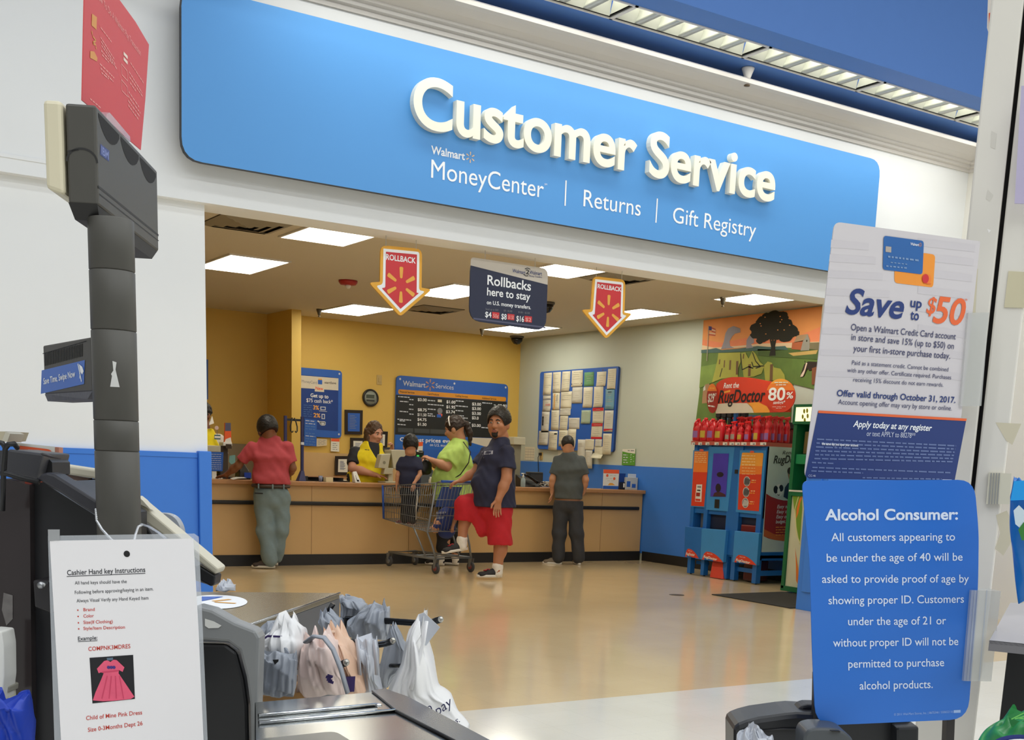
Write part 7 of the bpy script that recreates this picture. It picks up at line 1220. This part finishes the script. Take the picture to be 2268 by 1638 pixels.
# ------------------------------------------------------------------ moulded scanner end and steel plate
N4 = cz(540, 1300, 2.4769); zp = .872; t = thing('scanner_counter', 'steel scanner counter with a grey moulded end at the bottom of the frame', 'counter', onZ((800, 1600), zp)*V(1, 1, 0)); ss = M('stainless', (176, 178, 176), .2, 1, var=.1, scale=6); ssd = M('stainless_dark', (120, 124, 130), .25, .9)
gm = M('mould_grey', (134, 136, 136), .4, var=.05); gb = M('mould_black', (24, 24, 26), .4)
P4 = lambda x, y, z=zp: onZ(N4(x, y), z)
q = [P4(60, 630), P4(770, 568), P4(860, 600), P4(1420, 900), P4(1420, 1100), P4(60, 1100)]; MB().prism([p-V(0, 0, .03) for p in q], V(0, 0, .03)).build('steel_top', ss, t, .002)
rail = [P4(700, 575), P4(775, 566), P4(900, 610), P4(1500, 930), P4(1420, 990), P4(830, 680)]; MB().prism([p+V(0, 0, .0005) for p in rail], V(0, 0, .004)).build('side_rail', ssd, t, .001)
for a, b in (((80, 712), (730, 652)), ((82, 752), (830, 684))): MB().tube([P4(*a)+V(0, 0, .003), P4(*b)+V(0, 0, .003)], .0035, 8).build('chrome_trim', M('chrome', (220, 222, 222), .1, 1), t)
MB().tube([P4(832, 684)+V(0, 0, .0025), P4(1250, 900)+V(0, 0, .0025)], .003, 6).build('joint_seal', black, t); MB().lathe([(.007, 0), (.006, .004), (0, .006)], P4(738, 662)+V(0, 0, .004), seg=12).build('screw', M('chrome'), t)
pl = rounded([P4(60, 845), P4(500, 798), P4(600, 860), P4(600, 1100), P4(60, 1100)], .02); MB().prism([p+V(0, 0, .0003) for p in pl], V(0, 0, .003)).build('scanner_bezel', M('bezel_grey', (120, 118, 110), .3, .7), t); MB().prism([p*V(1, 1, 0)+V(0, 0, .2) for p in q], V(0, 0, zp-.24)).build('cabinet', gb, t)
mq = [(430, 1340), (470, 1350), (520, 1378), (566, 1396), (575, 1412), (573, 1470), (570, 1560), (571, 1720), (556, 1720), (553, 1560), (545, 1500), (530, 1440), (505, 1422), (455, 1418), (430, 1418)]
slab('end_moulding', mq, 2.22, .05, gm, t, .006); slab('end_panel', [(430, 1424), (500, 1426), (524, 1444), (540, 1504), (548, 1560), (552, 1720), (430, 1720)], 2.232, .03, gb, t, .006)
t = thing('paper_scrap', 'torn white sticker scrap on the grey moulded scanner end', 'sticker', vp((470, 1383), 2.21)); slab('scrap', [K3(448, 792), K3(500, 808), K3(548, 834), K3(530, 848), K3(470, 850), K3(448, 835)], 2.218, .001, plastic_white, t)
# ------------------------------------------------------------------ black rod bag rack and the bags
rod = M('rod_black', (20, 20, 22), .22, .3); tip = M('rod_tip', (170, 168, 160), .25, .8); t = thing('bag_rack', 'bag rack of bent black rods beside the scanner counter', 'rack', vp((750, 1520), 2.7)*V(1, 1, 0))
def rods(pa, d0, d1):
    n = len(pa)
    for o in (-3, 3):
        pts = [vp((x, y+o*.9), d0+(d1-d0)*k/(n-1)) for k, (x, y) in enumerate(pa)]; MB().tube(pts, .0052, 10).build('arm', rod, t)
    MB().ell(vp(pa[-1], d1), (.0068, .0068, .0075), None, None, 14, 10).build('arm_tip', tip, t)
rods([N4(560, 175), N4(720, 180), N4(980, 198), N4(1030, 192), N4(1080, 176)], 3.0, 2.75); rods([N4(500, 292), N4(600, 300), N4(730, 315), N4(780, 308), N4(818, 292)], 2.85, 2.6); rods([N4(160, 420), N4(380, 440), N4(480, 440), N4(520, 430), N4(562, 412)], 2.6, 2.45)
MB().tube([vp(N4(445, 160), 3.0), vp(N4(490, 88), 3.0)], .007, 8).build('hook', rod, t); MB().tube([vp(N4(700, 430), 2.9), vp(N4(945, 430), 2.72)], .005, 8).build('arm', rod, t)
MB().tube([vp(N4(560, 175), 3.0), vp(N4(540, 420), 2.95), vp(N4(540, 700), 2.9)], .012, 8).build('upright', rod, t); MB().tube([vp(N4(500, 292), 2.85), vp(N4(540, 420), 2.95)], .008, 8).tube([vp(N4(160, 420), 2.6), vp(N4(350, 430), 2.8), vp(N4(540, 500), 2.95)], .008, 8).build('brace', rod, t)
GB = 'plastic carrier bags at the checkout'
def nb(lab, rows, d, depth, mat, folds=9, amp=.12, seed=0): return bag('plastic_bag', lab, 'plastic bag', [(*N4(a, b), *N4(c, e)) for a, b, c, e in rows], d, depth, mat, folds, amp, seed, GB)
b_ = nb('grey plastic bag bundle at the far back of the rack by the counter edge', [(528, 60, 560, 62), (530, 80, 640, 70), (535, 120, 680, 95), (530, 180, 640, 170), (560, 200, 600, 195)], 3.05, .05, pbag2, 8, .2, 2)
b_ = nb('crumpled bag bundle threaded on the highest rod', [(690, 105, 780, 100), (620, 150, 800, 120), (570, 190, 800, 200), (560, 240, 800, 270), (600, 290, 790, 280)], 2.95, .06, pbag2, 10, .22, 4)
b_ = nb('grey bag hanging behind the second rod', [(420, 150, 470, 140), (410, 190, 540, 175), (440, 240, 550, 240), (520, 300, 560, 330), (560, 420, 640, 420)], 2.95, .05, pbag2, 7, .2, 5)
b_ = nb('grey plastic bag sheet hanging between the two longer rods', [(800, 215, 830, 210), (790, 250, 880, 290), (770, 330, 910, 340), (740, 440, 890, 430), (735, 500, 830, 480), (760, 550, 790, 545)], 2.85, .03, pbag2, 6, .2, 6)
b_ = nb('large full plastic bag hung from the tip of the highest rod, printed pay', [(960, 180, 1005, 180), (900, 260, 1000, 270), (870, 400, 1040, 400), (800, 540, 1070, 540), (780, 640, 1140, 600), (860, 700, 1180, 680), (1100, 760, 1240, 765)], 2.7, .1, pbag3, 7, .12, 7)
slab('handle_flap', [N4(960, 150), N4(990, 140), N4(1076, 220), N4(1000, 320), N4(955, 300), N4(940, 220)], 2.66, .003, pbag, b_); MB().tube([vp(N4(1002, 185), 2.63), vp(N4(985, 300), 2.62), vp(N4(945, 470), 2.6), vp(N4(915, 560), 2.59)], .007, 8, flat=.5).build('strap', pbag3, b_)
f = Face(b_, vp(N4(1100, 660), 2.585), -CFH); f.text('print', 'pay', N4(1062, 705), N4(1145, 645), 22, M('print_bag_navy', (60, 62, 100), .5), 0, 0, up=nrm(Zu-RVH*.35)); f.text('print', 'n', N4(1012, 690), N4(1038, 680), 22, M('print_bag_navy'), 0, up=nrm(Zu-RVH*.35)); f.text('print', 's.', N4(1160, 748), N4(1186, 738), 14, M('print_bag_navy'), 0)
b_ = nb('clear grey bag with long straps hung on the middle rod', [(610, 285, 730, 290), (620, 330, 740, 330), (650, 400, 740, 400), (640, 500, 745, 500), (620, 580, 770, 575)], 2.62, .05, pbag, 9, .2, 8)
for k in (612, 705): MB().tube([vp(N4(k+10, 290), 2.55), vp(N4(k+18, 370), 2.54), vp(N4(k+24, 480), 2.54)], .008, 6, flat=.4).build('strap', pbag, b_)
b_ = nb('peach tinted full bag between the middle and the short rod', [(440, 240, 530, 235), (480, 290, 590, 300), (520, 400, 640, 400), (540, 500, 660, 500), (540, 590, 670, 580)], 2.58, .07, M('bag_peach', (226, 188, 160), .3, var=.2, scale=9, bump=.04, alpha=.93), 8, .14, 9)
slab('print', [N4(560, 490), N4(612, 488), N4(606, 572), N4(566, 576)], 2.508, .001, M('print_plum', (58, 44, 96), .5), b_)
b_ = nb('pale pink full bag hung on the shortest rod', [(340, 280, 470, 262), (320, 330, 510, 310), (310, 400, 530, 400), (300, 500, 560, 500), (290, 590, 570, 580)], 2.5, .08, M('bag_pink', (228, 206, 198), .3, var=.1, scale=9, bump=.04, alpha=.93), 9, .14, 10)
MB().tube([vp(N4(345, 300), 2.43), vp(N4(385, 268), 2.42), vp(N4(440, 275), 2.42), vp(N4(490, 340), 2.42), vp(N4(530, 440), 2.42), vp(N4(570, 580), 2.42)], .012, 8, flat=.35).build('handle_loop', pbag2, b_); f = Face(b_, vp(N4(465, 500), 2.415), -CFH); [f.line('print', [N4(450+dx, 490+dy), N4(480+dx, 500+dy)], .006, M('print_plum'), 0) for dx, dy in ((0, 0), (5, 14), (8, -8), (12, 24))]
b_ = nb('white plastic bag bulging at the front left of the rack', [(200, 200, 270, 170), (120, 270, 330, 230), (95, 330, 350, 310), (90, 380, 330, 380), (95, 460, 300, 450)], 2.5, .08, pbag3, 11, .16, 11); slab('seam_print', [N4(95, 285), N4(130, 262), N4(210, 266), N4(205, 276), N4(130, 274), N4(98, 298)], 2.42, .001, M('print_plum'), b_)
b_ = nb('grey pleated bag pack hanging at the left end of the rack', [(78, 345, 290, 368), (78, 400, 295, 400), (72, 480, 290, 480), (74, 560, 285, 560), (76, 585, 270, 592)], 2.4, .03, pbag2, 16, .2, 12); slab('hook_hole', [N4(158, 398), N4(190, 396), N4(188, 408), N4(170, 424)], 2.362, .003, black, b_)
b_ = nb('dark smoky bag behind the white bag by the counter side', [(130, 205, 220, 210), (70, 250, 240, 240), (60, 290, 240, 290), (80, 330, 230, 330)], 2.62, .05, pbag2, 7, .2, 13)
t = thing('cardboard_box', 'tan cardboard box under the bags beside the scanner counter', 'box', vp(N4(250, 600), 2.5)); slab('carton', [N4(70, 600), N4(230, 592), N4(320, 575), N4(345, 600), N4(340, 640), N4(80, 660)], 2.47, .25, M('carton', (180, 136, 84), .7, var=.1), t); slab('carton_inside', [N4(70, 560), N4(280, 585), N4(230, 596), N4(70, 604)], 2.5, .2, M('carton_dark', (90, 66, 44), .7), t)

# ------------------------------------------------------------------ white post, its signs and the display on the right
post_w = M('post_white', (226, 222, 212), .5, var=.05, scale=6); t = thing('post', 'scuffed white post with a dark gap at the right edge of the frame', 'post', vp((2200, 1000), 1.95)*V(1, 1, 0)); ray_h = nrm((vp((2200, 1000), 1.95)-O_)*V(1, 1, 0)); rv2 = V(ray_h[1], -ray_h[0], 0); pp = vp((2196, 0), 1.95)
def pcol(x0, y0, x1, y1, d, z0=0, z1=2.6): # an upright strip: left edge through (x0,y0), right edge through (x1,y1)
    a, b = onP((x0, y0), pp+ray_h*d, ray_h), onP((x1, y1), pp+ray_h*d, ray_h); return a*V(1, 1, 0), b*V(1, 1, 0)
a, b = pcol(2196, 0, 2253, 140, 0); MB().prism([a, b, b+ray_h*.09, a+ray_h*.09], V(0, 0, 2.6)).build('left_upright', post_w, t, .003)
a2, b2 = pcol(2263, 140, 2330, 140, .0); MB().prism([a2, b2, b2+ray_h*.09, a2+ray_h*.09], V(0, 0, 2.6)).build('right_upright', post_w, t, .003); MB().prism([b+ray_h*.03, a2+ray_h*.03, a2+ray_h*.05, b+ray_h*.05], V(0, 0, 2.6)).build('gap_strip', M('gap_black', (30, 24, 26), .6), t)
f = Face(t, pp, -ray_h, eps=.0006); stain = M('stain_ochre', (214, 206, 180), .6, var=.1)
for pts, m_ in (([(2205, 935), (2262, 938), (2242, 985), (2228, 975)], stain), ([(2206, 1140), (2230, 1130), (2244, 1160), (2240, 1200), (2222, 1230), (2204, 1215), (2215, 1180)], stain), ([(2133, 590), (2166, 595), (2160, 700), (2128, 690)], stain), ([(2196, 290), (2208, 296), (2204, 330), (2194, 326)], M('smudge', (214, 210, 200), .6)), ([(2188, 420), (2200, 432), (2192, 446), (2184, 440)], M('smudge')), ([(2186, 506), (2195, 510), (2190, 516)], M('chip_white', (244, 242, 238), .5))): f.poly(('stain', pts[0]), pts, m_, .5)
def psl(nm, lab, cat, pts, d, th, mat, part, group=None):
    q = [onP(p, pp-ray_h*d, ray_h) for p in pts]; r = thing(nm, lab, cat, q[0], group); MB().prism(q, ray_h*th).build(part, mat, r); return r
tapec = M('tape_yellow', (216, 208, 176), .35, alpha=.9)
psl('tape_strip', 'wide yellowed tape strip high on the white post', 'tape', [(2234, 600), (2300, 604), (2300, 682), (2224, 680)], .002, .002, tapec, 'tape')
r = psl('label_holder', 'short ridged grey label holder on the right of the white post', 'label holder', [(2190, 1046), (2240, 1048), (2236, 1116), (2184, 1116)], .008, .007, M('holder_ivory', (214, 210, 190), .35), 'backing'); g = Face(r, pp-ray_h*.009, -ray_h, eps=.0005); [g.poly(('ridge', k), [(2194+k*6, 1047), (2197+k*6, 1047), (2192+k*6, 1116), (2189+k*6, 1116)], M('ridge_grey', (150, 150, 146), .3), 1) for k in range(4)]
psl('wall_sign', 'edge of a lavender sign hanging on the right of the post', 'sign', [(2262, 190), (2320, 190), (2320, 452), (2247, 450)], .03, .004, M('sign_lavender', (188, 180, 208), .5), 'panel')
r = psl('aisle_sign', 'rounded edge of a small pale sign behind the top of the white post', 'sign', [(2196, -30), (2188, 0), (2186, 60), (2192, 80), (2230, 84), (2230, -30)], -.12, .004, M('sign_ivory', (236, 230, 224), .5), 'panel'); g = Face(r, pp+ray_h*.119, -ray_h); g.poly('print', [(2190, 30), (2198, 26), (2198, 70), (2191, 62)], M('card_orange'), 1)
# Save up to $50 sign
def vplane(p0, d0, p1, d1):
    a, b = vp(p0, d0), vp(p1, d1); u = nrm((b-a)*V(1, 1, 0)); n = np.cross(u, Zu); n = n if n@CFH < 0 else -n; return a, n
G1 = cz(1760, 460, 2.559); pt, n_ = vplane((1847, 1036), 1.78, (2170, 1045), 1.915); sgw = M('offer_white', (208, 203, 205), .5, var=.015); navy_o = M('offer_navy', (32, 56, 118), .5, var=.03); org = M('offer_orange', (232, 104, 52), .5)
f = sheet('offer_sign', 'tall white and navy offer sign on the post reading Save up to $50', 'sign', [G1(226, 78), G1(1052, 190), G1(905, 1548), G1(54, 1530)], pt, n_, sgw, .0015, [.012, .002, .004, .012], eps=.0005); pst = M('offer_band', (203, 198, 201), .5)
for k, y in enumerate((150, 230, 320, 420, 520, 640, 760, 880)): f.poly('faint_bands', [G1(222-y*.1, y+30+k*2), G1(420+k*40, y+50), G1(418+k*40, y+90), G1(218-y*.1, y+75)], pst, .5); f.poly('faint_bands', [G1(700, y+20), G1(1040-y*.1, y+60), G1(1034-y*.1, y+100), G1(696, y+66)], pst, .5)
f.poly('lower_panel', [G1(132, 1152), G1(972, 1198), G1(905, 1548), G1(80, 1534), G1(58, 1518)], navy_o, 1); f.poly('orange_rule', [G1(133, 1148), G1(973, 1194), G1(970, 1208), G1(131, 1162)], org, 2)
cardb = M('offer_card_blue', (40, 100, 168), .4, var=.15, scale=10); f.poly('card_picture', rounded([f.at(G1(564, 350)), f.at(G1(726, 255)), f.at(G1(796, 266)), f.at(G1(784, 452)), f.at(G1(564, 425))], .006), M('offer_card_orange', (240, 150, 50), .4, var=.1), 1); f.poly('card_picture', rounded([f.at(G1(502, 158)), f.at(G1(730, 188)), f.at(G1(722, 378)), f.at(G1(497, 350))], .005), cardb, 2)
f.poly('card_picture', [G1(512, 218), G1(544, 222), G1(543, 254), G1(511, 250)], M('chip_silver', (180, 170, 160), .3), 3); f.text('card_picture', 'Walmart', G1(652, 212), G1(700, 218), 6, print_white, 3, .01); f.spark('card_picture', G1(708, 210), .003, M('offer_card_orange'), 3)
for a, b, h_ in (((525, 282), (700, 304), 4), ((540, 312), (640, 324), 2), ((515, 334), (636, 346), 3)): f.greek('card_picture', G1(*a), G1(*b), h_, M('card_mist', (120, 150, 190), .5), 3, (4, 9), 3, 4)
f.disc('card_picture', G1(738, 402), .0065, print_red, 3); f.disc('card_picture', G1(752, 404), .0065, M('offer_amber', (240, 130, 40), .5), 2.5); f.greek('card_picture', G1(728, 428), G1(770, 434), 2, org, 3, (4, 6), 1, 1)
f.tup = nrm(f.at((2005, 500))-f.at((1946, 1060)))
def ot(s_, a, b, h_, m_=None, bold=0, shear=0): f.text('lettering', s_, G1(*a), G1(*b), h_, m_ or navy_o, 2, bold, shear)
ot('Save', (283, 597), (612, 628), 56, None, .022, .22); ot('up', (652, 561), (716, 568), 21, None, .02); ot('to', (652, 632), (700, 638), 22, None, .02); ot('$', (742, 596), (796, 600), 36, org, .015, .15); ot('50', (778, 648), (957, 664), 58, org, .02, .15); ot('*', (960, 535), (976, 537), 8, org)
txb = M('offer_text', (62, 66, 104), .5)
for s_, a, b, h_, m_, bo in (('Open a Walmart Credit Card account', (316, 693), (910, 746), 14.5, txb, .004), ('in store and save 15% (up to $50) on', (318, 749), (899, 800), 14.5, txb, .004), ('your first in-store purchase today.', (330, 812), (878, 856), 14.5, txb, .004), ('Paid as a statement credit. Cannot be combined', (322, 888), (868, 927), 9.5, txb, 0), ('with any other offer. Certificate required. Purchases', (296, 930), (884, 972), 9.5, txb, 0), ('receiving 15% discount do not earn rewards.', (330, 984), (840, 1014), 9.5, txb, 0), ('Offer valid through October 31, 2017.', (236, 1066), (908, 1105), 14, navy_o, .016), ('Account opening offer may vary by store or online.', (244, 1112), (888, 1148), 11, txb, 0)): ot(s_, a, b, h_, m_, bo)
ot('Apply today at any register', (328, 1240), (774, 1264), 14, print_white, .018, .2); ot('or text APPLY to 88278**', (405, 1292), (680, 1304), 11.5, M('offer_pale', (206, 212, 230), .5))
f.tup = nrm(f.at((2005, 500))-f.at((1946, 1060)))
mist = M('offer_mist', (104, 122, 168), .5)
for k in range(6): f.greek('small_print', G1(124-k*3, 1314+k*22), G1(912-k*4, 1352+k*18), 3, mist, 2, (6, 18), 3, k)
f.text('small_print', 'the same day you open your account', G1(150, 1342), G1(356, 1352), 5.5, print_white, 3, .02); f.greek('small_print', G1(95, 1446), G1(220, 1452), 3, mist, 2, (6, 14), 3, 9); f.greek('small_print', G1(98, 1474), G1(880, 1504), 3, mist, 2, (6, 18), 3, 11); f.greek('small_print', G1(92, 1494), G1(385, 1506), 3, mist, 2, (6, 18), 3, 12); ot('CC-46', (76, 1522), (116, 1523), 4.5, M('offer_pale')); f.greek('small_print', G1(382, 1532), G1(830, 1540), 2.6, mist, 2, (5, 14), 3, 14); f.poly('small_print', [G1(835, 1538), G1(888, 1539), G1(887, 1546), G1(834, 1545)], M('offer_pale'), 2)
clr = M('holder_clear', (206, 208, 204), .15, alpha=.45, var=.02); r = thing('sign_holder', 'clear plastic strip holding the right edge of the white offer sign', 'sign holder', onP(G1(1040, 700), pt-n_*-.003, n_)); MB().prism([onP(G1(*p), pt+n_*.004, n_) for p in ((985, 595), (1102, 592), (1058, 1122), (940, 1124))], -n_*.05).build('strip', clr, r)
# Alcohol sign
G2 = cz(1600, 1040, 2.7395); pt, n_ = vplane((1782, 1350), 1.66, (2160, 1350), 1.726); ab = M('alcohol_blue', (38, 108, 200), .4, var=.03, scale=3)
f = sheet('alcohol_notice', 'blue sign with rounded corners on the post headed Alcohol Consumer', 'sign', [G2(484, 66), G2(1528, 60), G2(1556, 380), G2(1552, 700), G2(1490, 1512), G2(566, 1552), G2(545, 1100), G2(530, 560), G2(490, 160)], pt, n_, ab, .0015, [.012, .026, .02, .02, .03, .03, .02, .02, .006], eps=.0005)
f.tup = nrm(f.at((1968, 1100))-f.at((1972, 1500))); wt = M('alcohol_white', (214, 226, 244), .5)
for s_, a, b, h_, bo in (('Alcohol Consumer:', (622, 305), (1428, 300), 24, .022), ('All customers appearing to', (660, 432), (1410, 428), 18, 0), ('be under the age of 40 will be', (632, 557), (1456, 550), 18, 0), ('asked to provide proof of age by', (604, 685), (1494, 682), 18, 0), ('showing proper ID. Customers', (643, 815), (1464, 805), 18, 0), ('under the age of 21 or', (762, 942), (1356, 936), 18, 0), ('without proper ID will not be', (671, 1072), (1430, 1062), 18, 0), ('permitted to purchase', (763, 1200), (1344, 1190), 18, 0), ('alcohol products.', (832, 1332), (1275, 1322), 18, 0)): f.text('lettering', s_, G2(*a), G2(*b), h_, wt, 1, bo+.004)
f.text('lettering', '\u00a9 2011 Wal-Mart Stores, Inc. | 8675346 / 550652116', G2(1040, 1490), G2(1398, 1472), 5, M('alcohol_pale', (150, 180, 226), .5), 1); f.poly('lettering', [G2(1402, 1457), G2(1444, 1455), G2(1444, 1472), G2(1402, 1474)], M('alcohol_pale'), 1)
r = thing('sign_holder', 'long clear ribbed holder at the lower right edge of the blue alcohol sign', 'sign holder', onP(G2(1560, 1000), pt, n_)); MB().prism([onP(G2(*p), pt+n_*.005, n_) for p in ((1512, 730), (1690, 735), (1632, 1284), (1464, 1280))], -n_*.03).build('strip', clr, r); g = Face(r, pt+n_*.0055, n_, eps=.0005); [g.poly('rib', [G2(x, 730), G2(x+8, 730), G2(x-40, 1281), G2(x-48, 1280)], M('rib_grey', (170, 178, 190), .2, alpha=.6), 1) for x in (1530, 1548, 1600)]
t = thing('sign_stand', 'thin black rod behind the lower corners of the blue alcohol sign', 'stand', vp((1803, 1560), 1.6)*V(1, 1, 0)); slab('rod', [(1803, 1490), (1809, 1490), (1806, 1720), (1798, 1720)], 1.75, .012, black, t); slab('rod', [(2098, 1570), (2116, 1570), (2110, 1720), (2092, 1720)], 1.75, .02, M('rod_dark', (44, 40, 38), .5), t)
# black register behind, scanner, bag
G8 = cz(1380, 1430, 4.536); t = thing('register_monitor', 'black curved back of a register monitor below the blue alcohol sign', 'monitor', vp((1750, 1620), 1.75)*V(1, 1, 0)); slab('shell', [G8(1118, 1200), G8(1118, 800), G8(1250, 750), G8(1370, 720), G8(1500, 702), G8(1640, 682), G8(1750, 672), G8(1900, 680), G8(2400, 700), G8(2900, 720), G8(2960, 1200)], 1.75, .1, M('shell_black', (32, 33, 36), .35), t, .008); slab('lobe', [G8(1748, 690), G8(1762, 640), G8(1795, 602), G8(1850, 588), G8(2000, 590), G8(2000, 690)], 1.78, .04, blk, t, .004)
MB().tube([vp(G8(1380, 855), 1.748), vp(G8(1600, 835), 1.748), vp(G8(1850, 835), 1.748)], .0015, 6).build('seam', black, t); slab('side_box', [(1985, 1610), (2036, 1608), (2034, 1700), (1984, 1700)], 1.72, .06, M('shell_dark', (22, 24, 28), .4), t, .004)
t = thing('hand_scanner', 'black hand scanner head at the bottom edge under the blue sign', 'scanner', vp((1830, 1630), 1.62)); slab('head', [G8(1812, 1200), G8(1815, 920), G8(1845, 850), G8(1920, 822), G8(2050, 820), G8(2150, 832), G8(2230, 860), G8(2300, 920), G8(2400, 1200)], 1.62, .06, M('scanner_grey', (72, 76, 80), .35), t, .014, .01); slab('button', [G8(2085, 848), G8(2170, 850), G8(2190, 864), G8(2100, 866)], 1.616, .006, black, t)
bag('plastic_bag', 'crumpled plastic bag at the bottom edge beside the black register monitor', 'plastic bag', [(*G8(1270, 850), *G8(1330, 835)), (*G8(1220, 885), *G8(1400, 905)), (*G8(1150, 935), *G8(1490, 900)), (*G8(1130, 1000), *G8(1530, 990)), (*G8(1130, 1150), *G8(1530, 1150))], 1.68, .04, pbag, 6, .2, 21, GB)
# display at the right edge
t = thing('display_shelf', 'small grey plastic shelf at the right edge of the frame', 'shelf', vp((2230, 1400), 1.5)); tp = onP((2191, 1418), pp-ray_h*.3, ray_h); zsh = tp[2]+.002; q = [onZ(p, zsh) for p in ((2191, 1418), (2238, 1334), (2330, 1337), (2330, 1432))]; MB().prism(q, V(0, 0, -.004)).build('plate', M('shelf_grey', (160, 158, 164), .3, var=.05), t); MB().prism([q[0], q[0]+V(0, 0, -.014), q[3]+V(0, 0, -.014), q[3]], -nrm(np.cross(q[3]-q[0], Zu))*.004).build('front_lip', M('shelf_clear', (120, 118, 122), .2), t)
t = thing('display_rack', 'black sheet for the shaded inside of a display rack under the grey shelf at the right edge', 'rack', onP((2260, 1500), pp-ray_h*.1, ray_h)*V(1, 1, 0)); q = [onP(p, pp-ray_h*.06, ray_h)*V(1, 1, 0) for p in ((2232, 1440), (2340, 1440))]; MB().prism([q[0], q[1], q[1]-ray_h*.02, q[0]-ray_h*.02], V(0, 0, float(onP((2240, 1425), pp-ray_h*.06, ray_h)[2]))).build('back_panel', M('rack_black', (18, 18, 19), .7), t)  # black sheet stands in for the shade inside the rack
snk = M('snack_blue', (24, 110, 190), .3, var=.15, scale=30, bump=.2); b_ = bag('snack_bag', 'cyan and blue snack bag printed with a green leaf at the right edge', 'snack bag', [(2246, 1062, 2330, 1060), (2240, 1106, 2330, 1106), (2242, 1200, 2330, 1200), (2256, 1330, 2330, 1330)], 1.6, .03, snk, 3, .08, 30, None, None, 'bag', .001); f = Face(b_, vp((2255, 1150), 1.566), -CFH); f.poly('print', [(2246, 1065), (2330, 1060), (2330, 1104), (2238, 1108)], M('snack_cyan', (30, 150, 226), .3), 0); f.poly('print', [(2244, 1130), (2256, 1118), (2268, 1130), (2290, 1140), (2290, 1160), (2262, 1172), (2248, 1160)], M('snack_pale', (196, 212, 222), .4), 1); f.poly('print', [(2254, 1172), (2266, 1156), (2290, 1160), (2290, 1195), (2262, 1196)], M('snack_leaf', (50, 120, 50), .4), 1.5)
b_ = bag('snack_bag', 'green leafy snack bag with a blue oval logo at the lower right corner', 'snack bag', [(2225, 1600, 2330, 1560), (2190, 1625, 2330, 1600), (2160, 1660, 2330, 1660), (2140, 1720, 2330, 1720)], 1.45, .04, M('snack_green', (40, 130, 66), .35, var=.4, scale=26, bump=.2), 4, .06, 31, None, None, 'bag', .001); f = Face(b_, vp((2240, 1630), 1.406), -CFH); f.poly('logo', ellpx(2256, 1652, 62, 26), M('snack_navy', (30, 46, 120), .4), 0); f.poly('logo', ellpx(2258, 1654, 52, 19), print_white, 1); f.poly('logo', ellpx(2262, 1656, 46, 14), M('snack_sky', (40, 110, 190), .4), 2); [f.line('leaf', [(2240+k*8, 1592-k), (2268+k*6, 1578+k*7)], .0014, M('snack_lime', (110, 190, 90), .4), 0) for k in range(3)]
finish_faces()
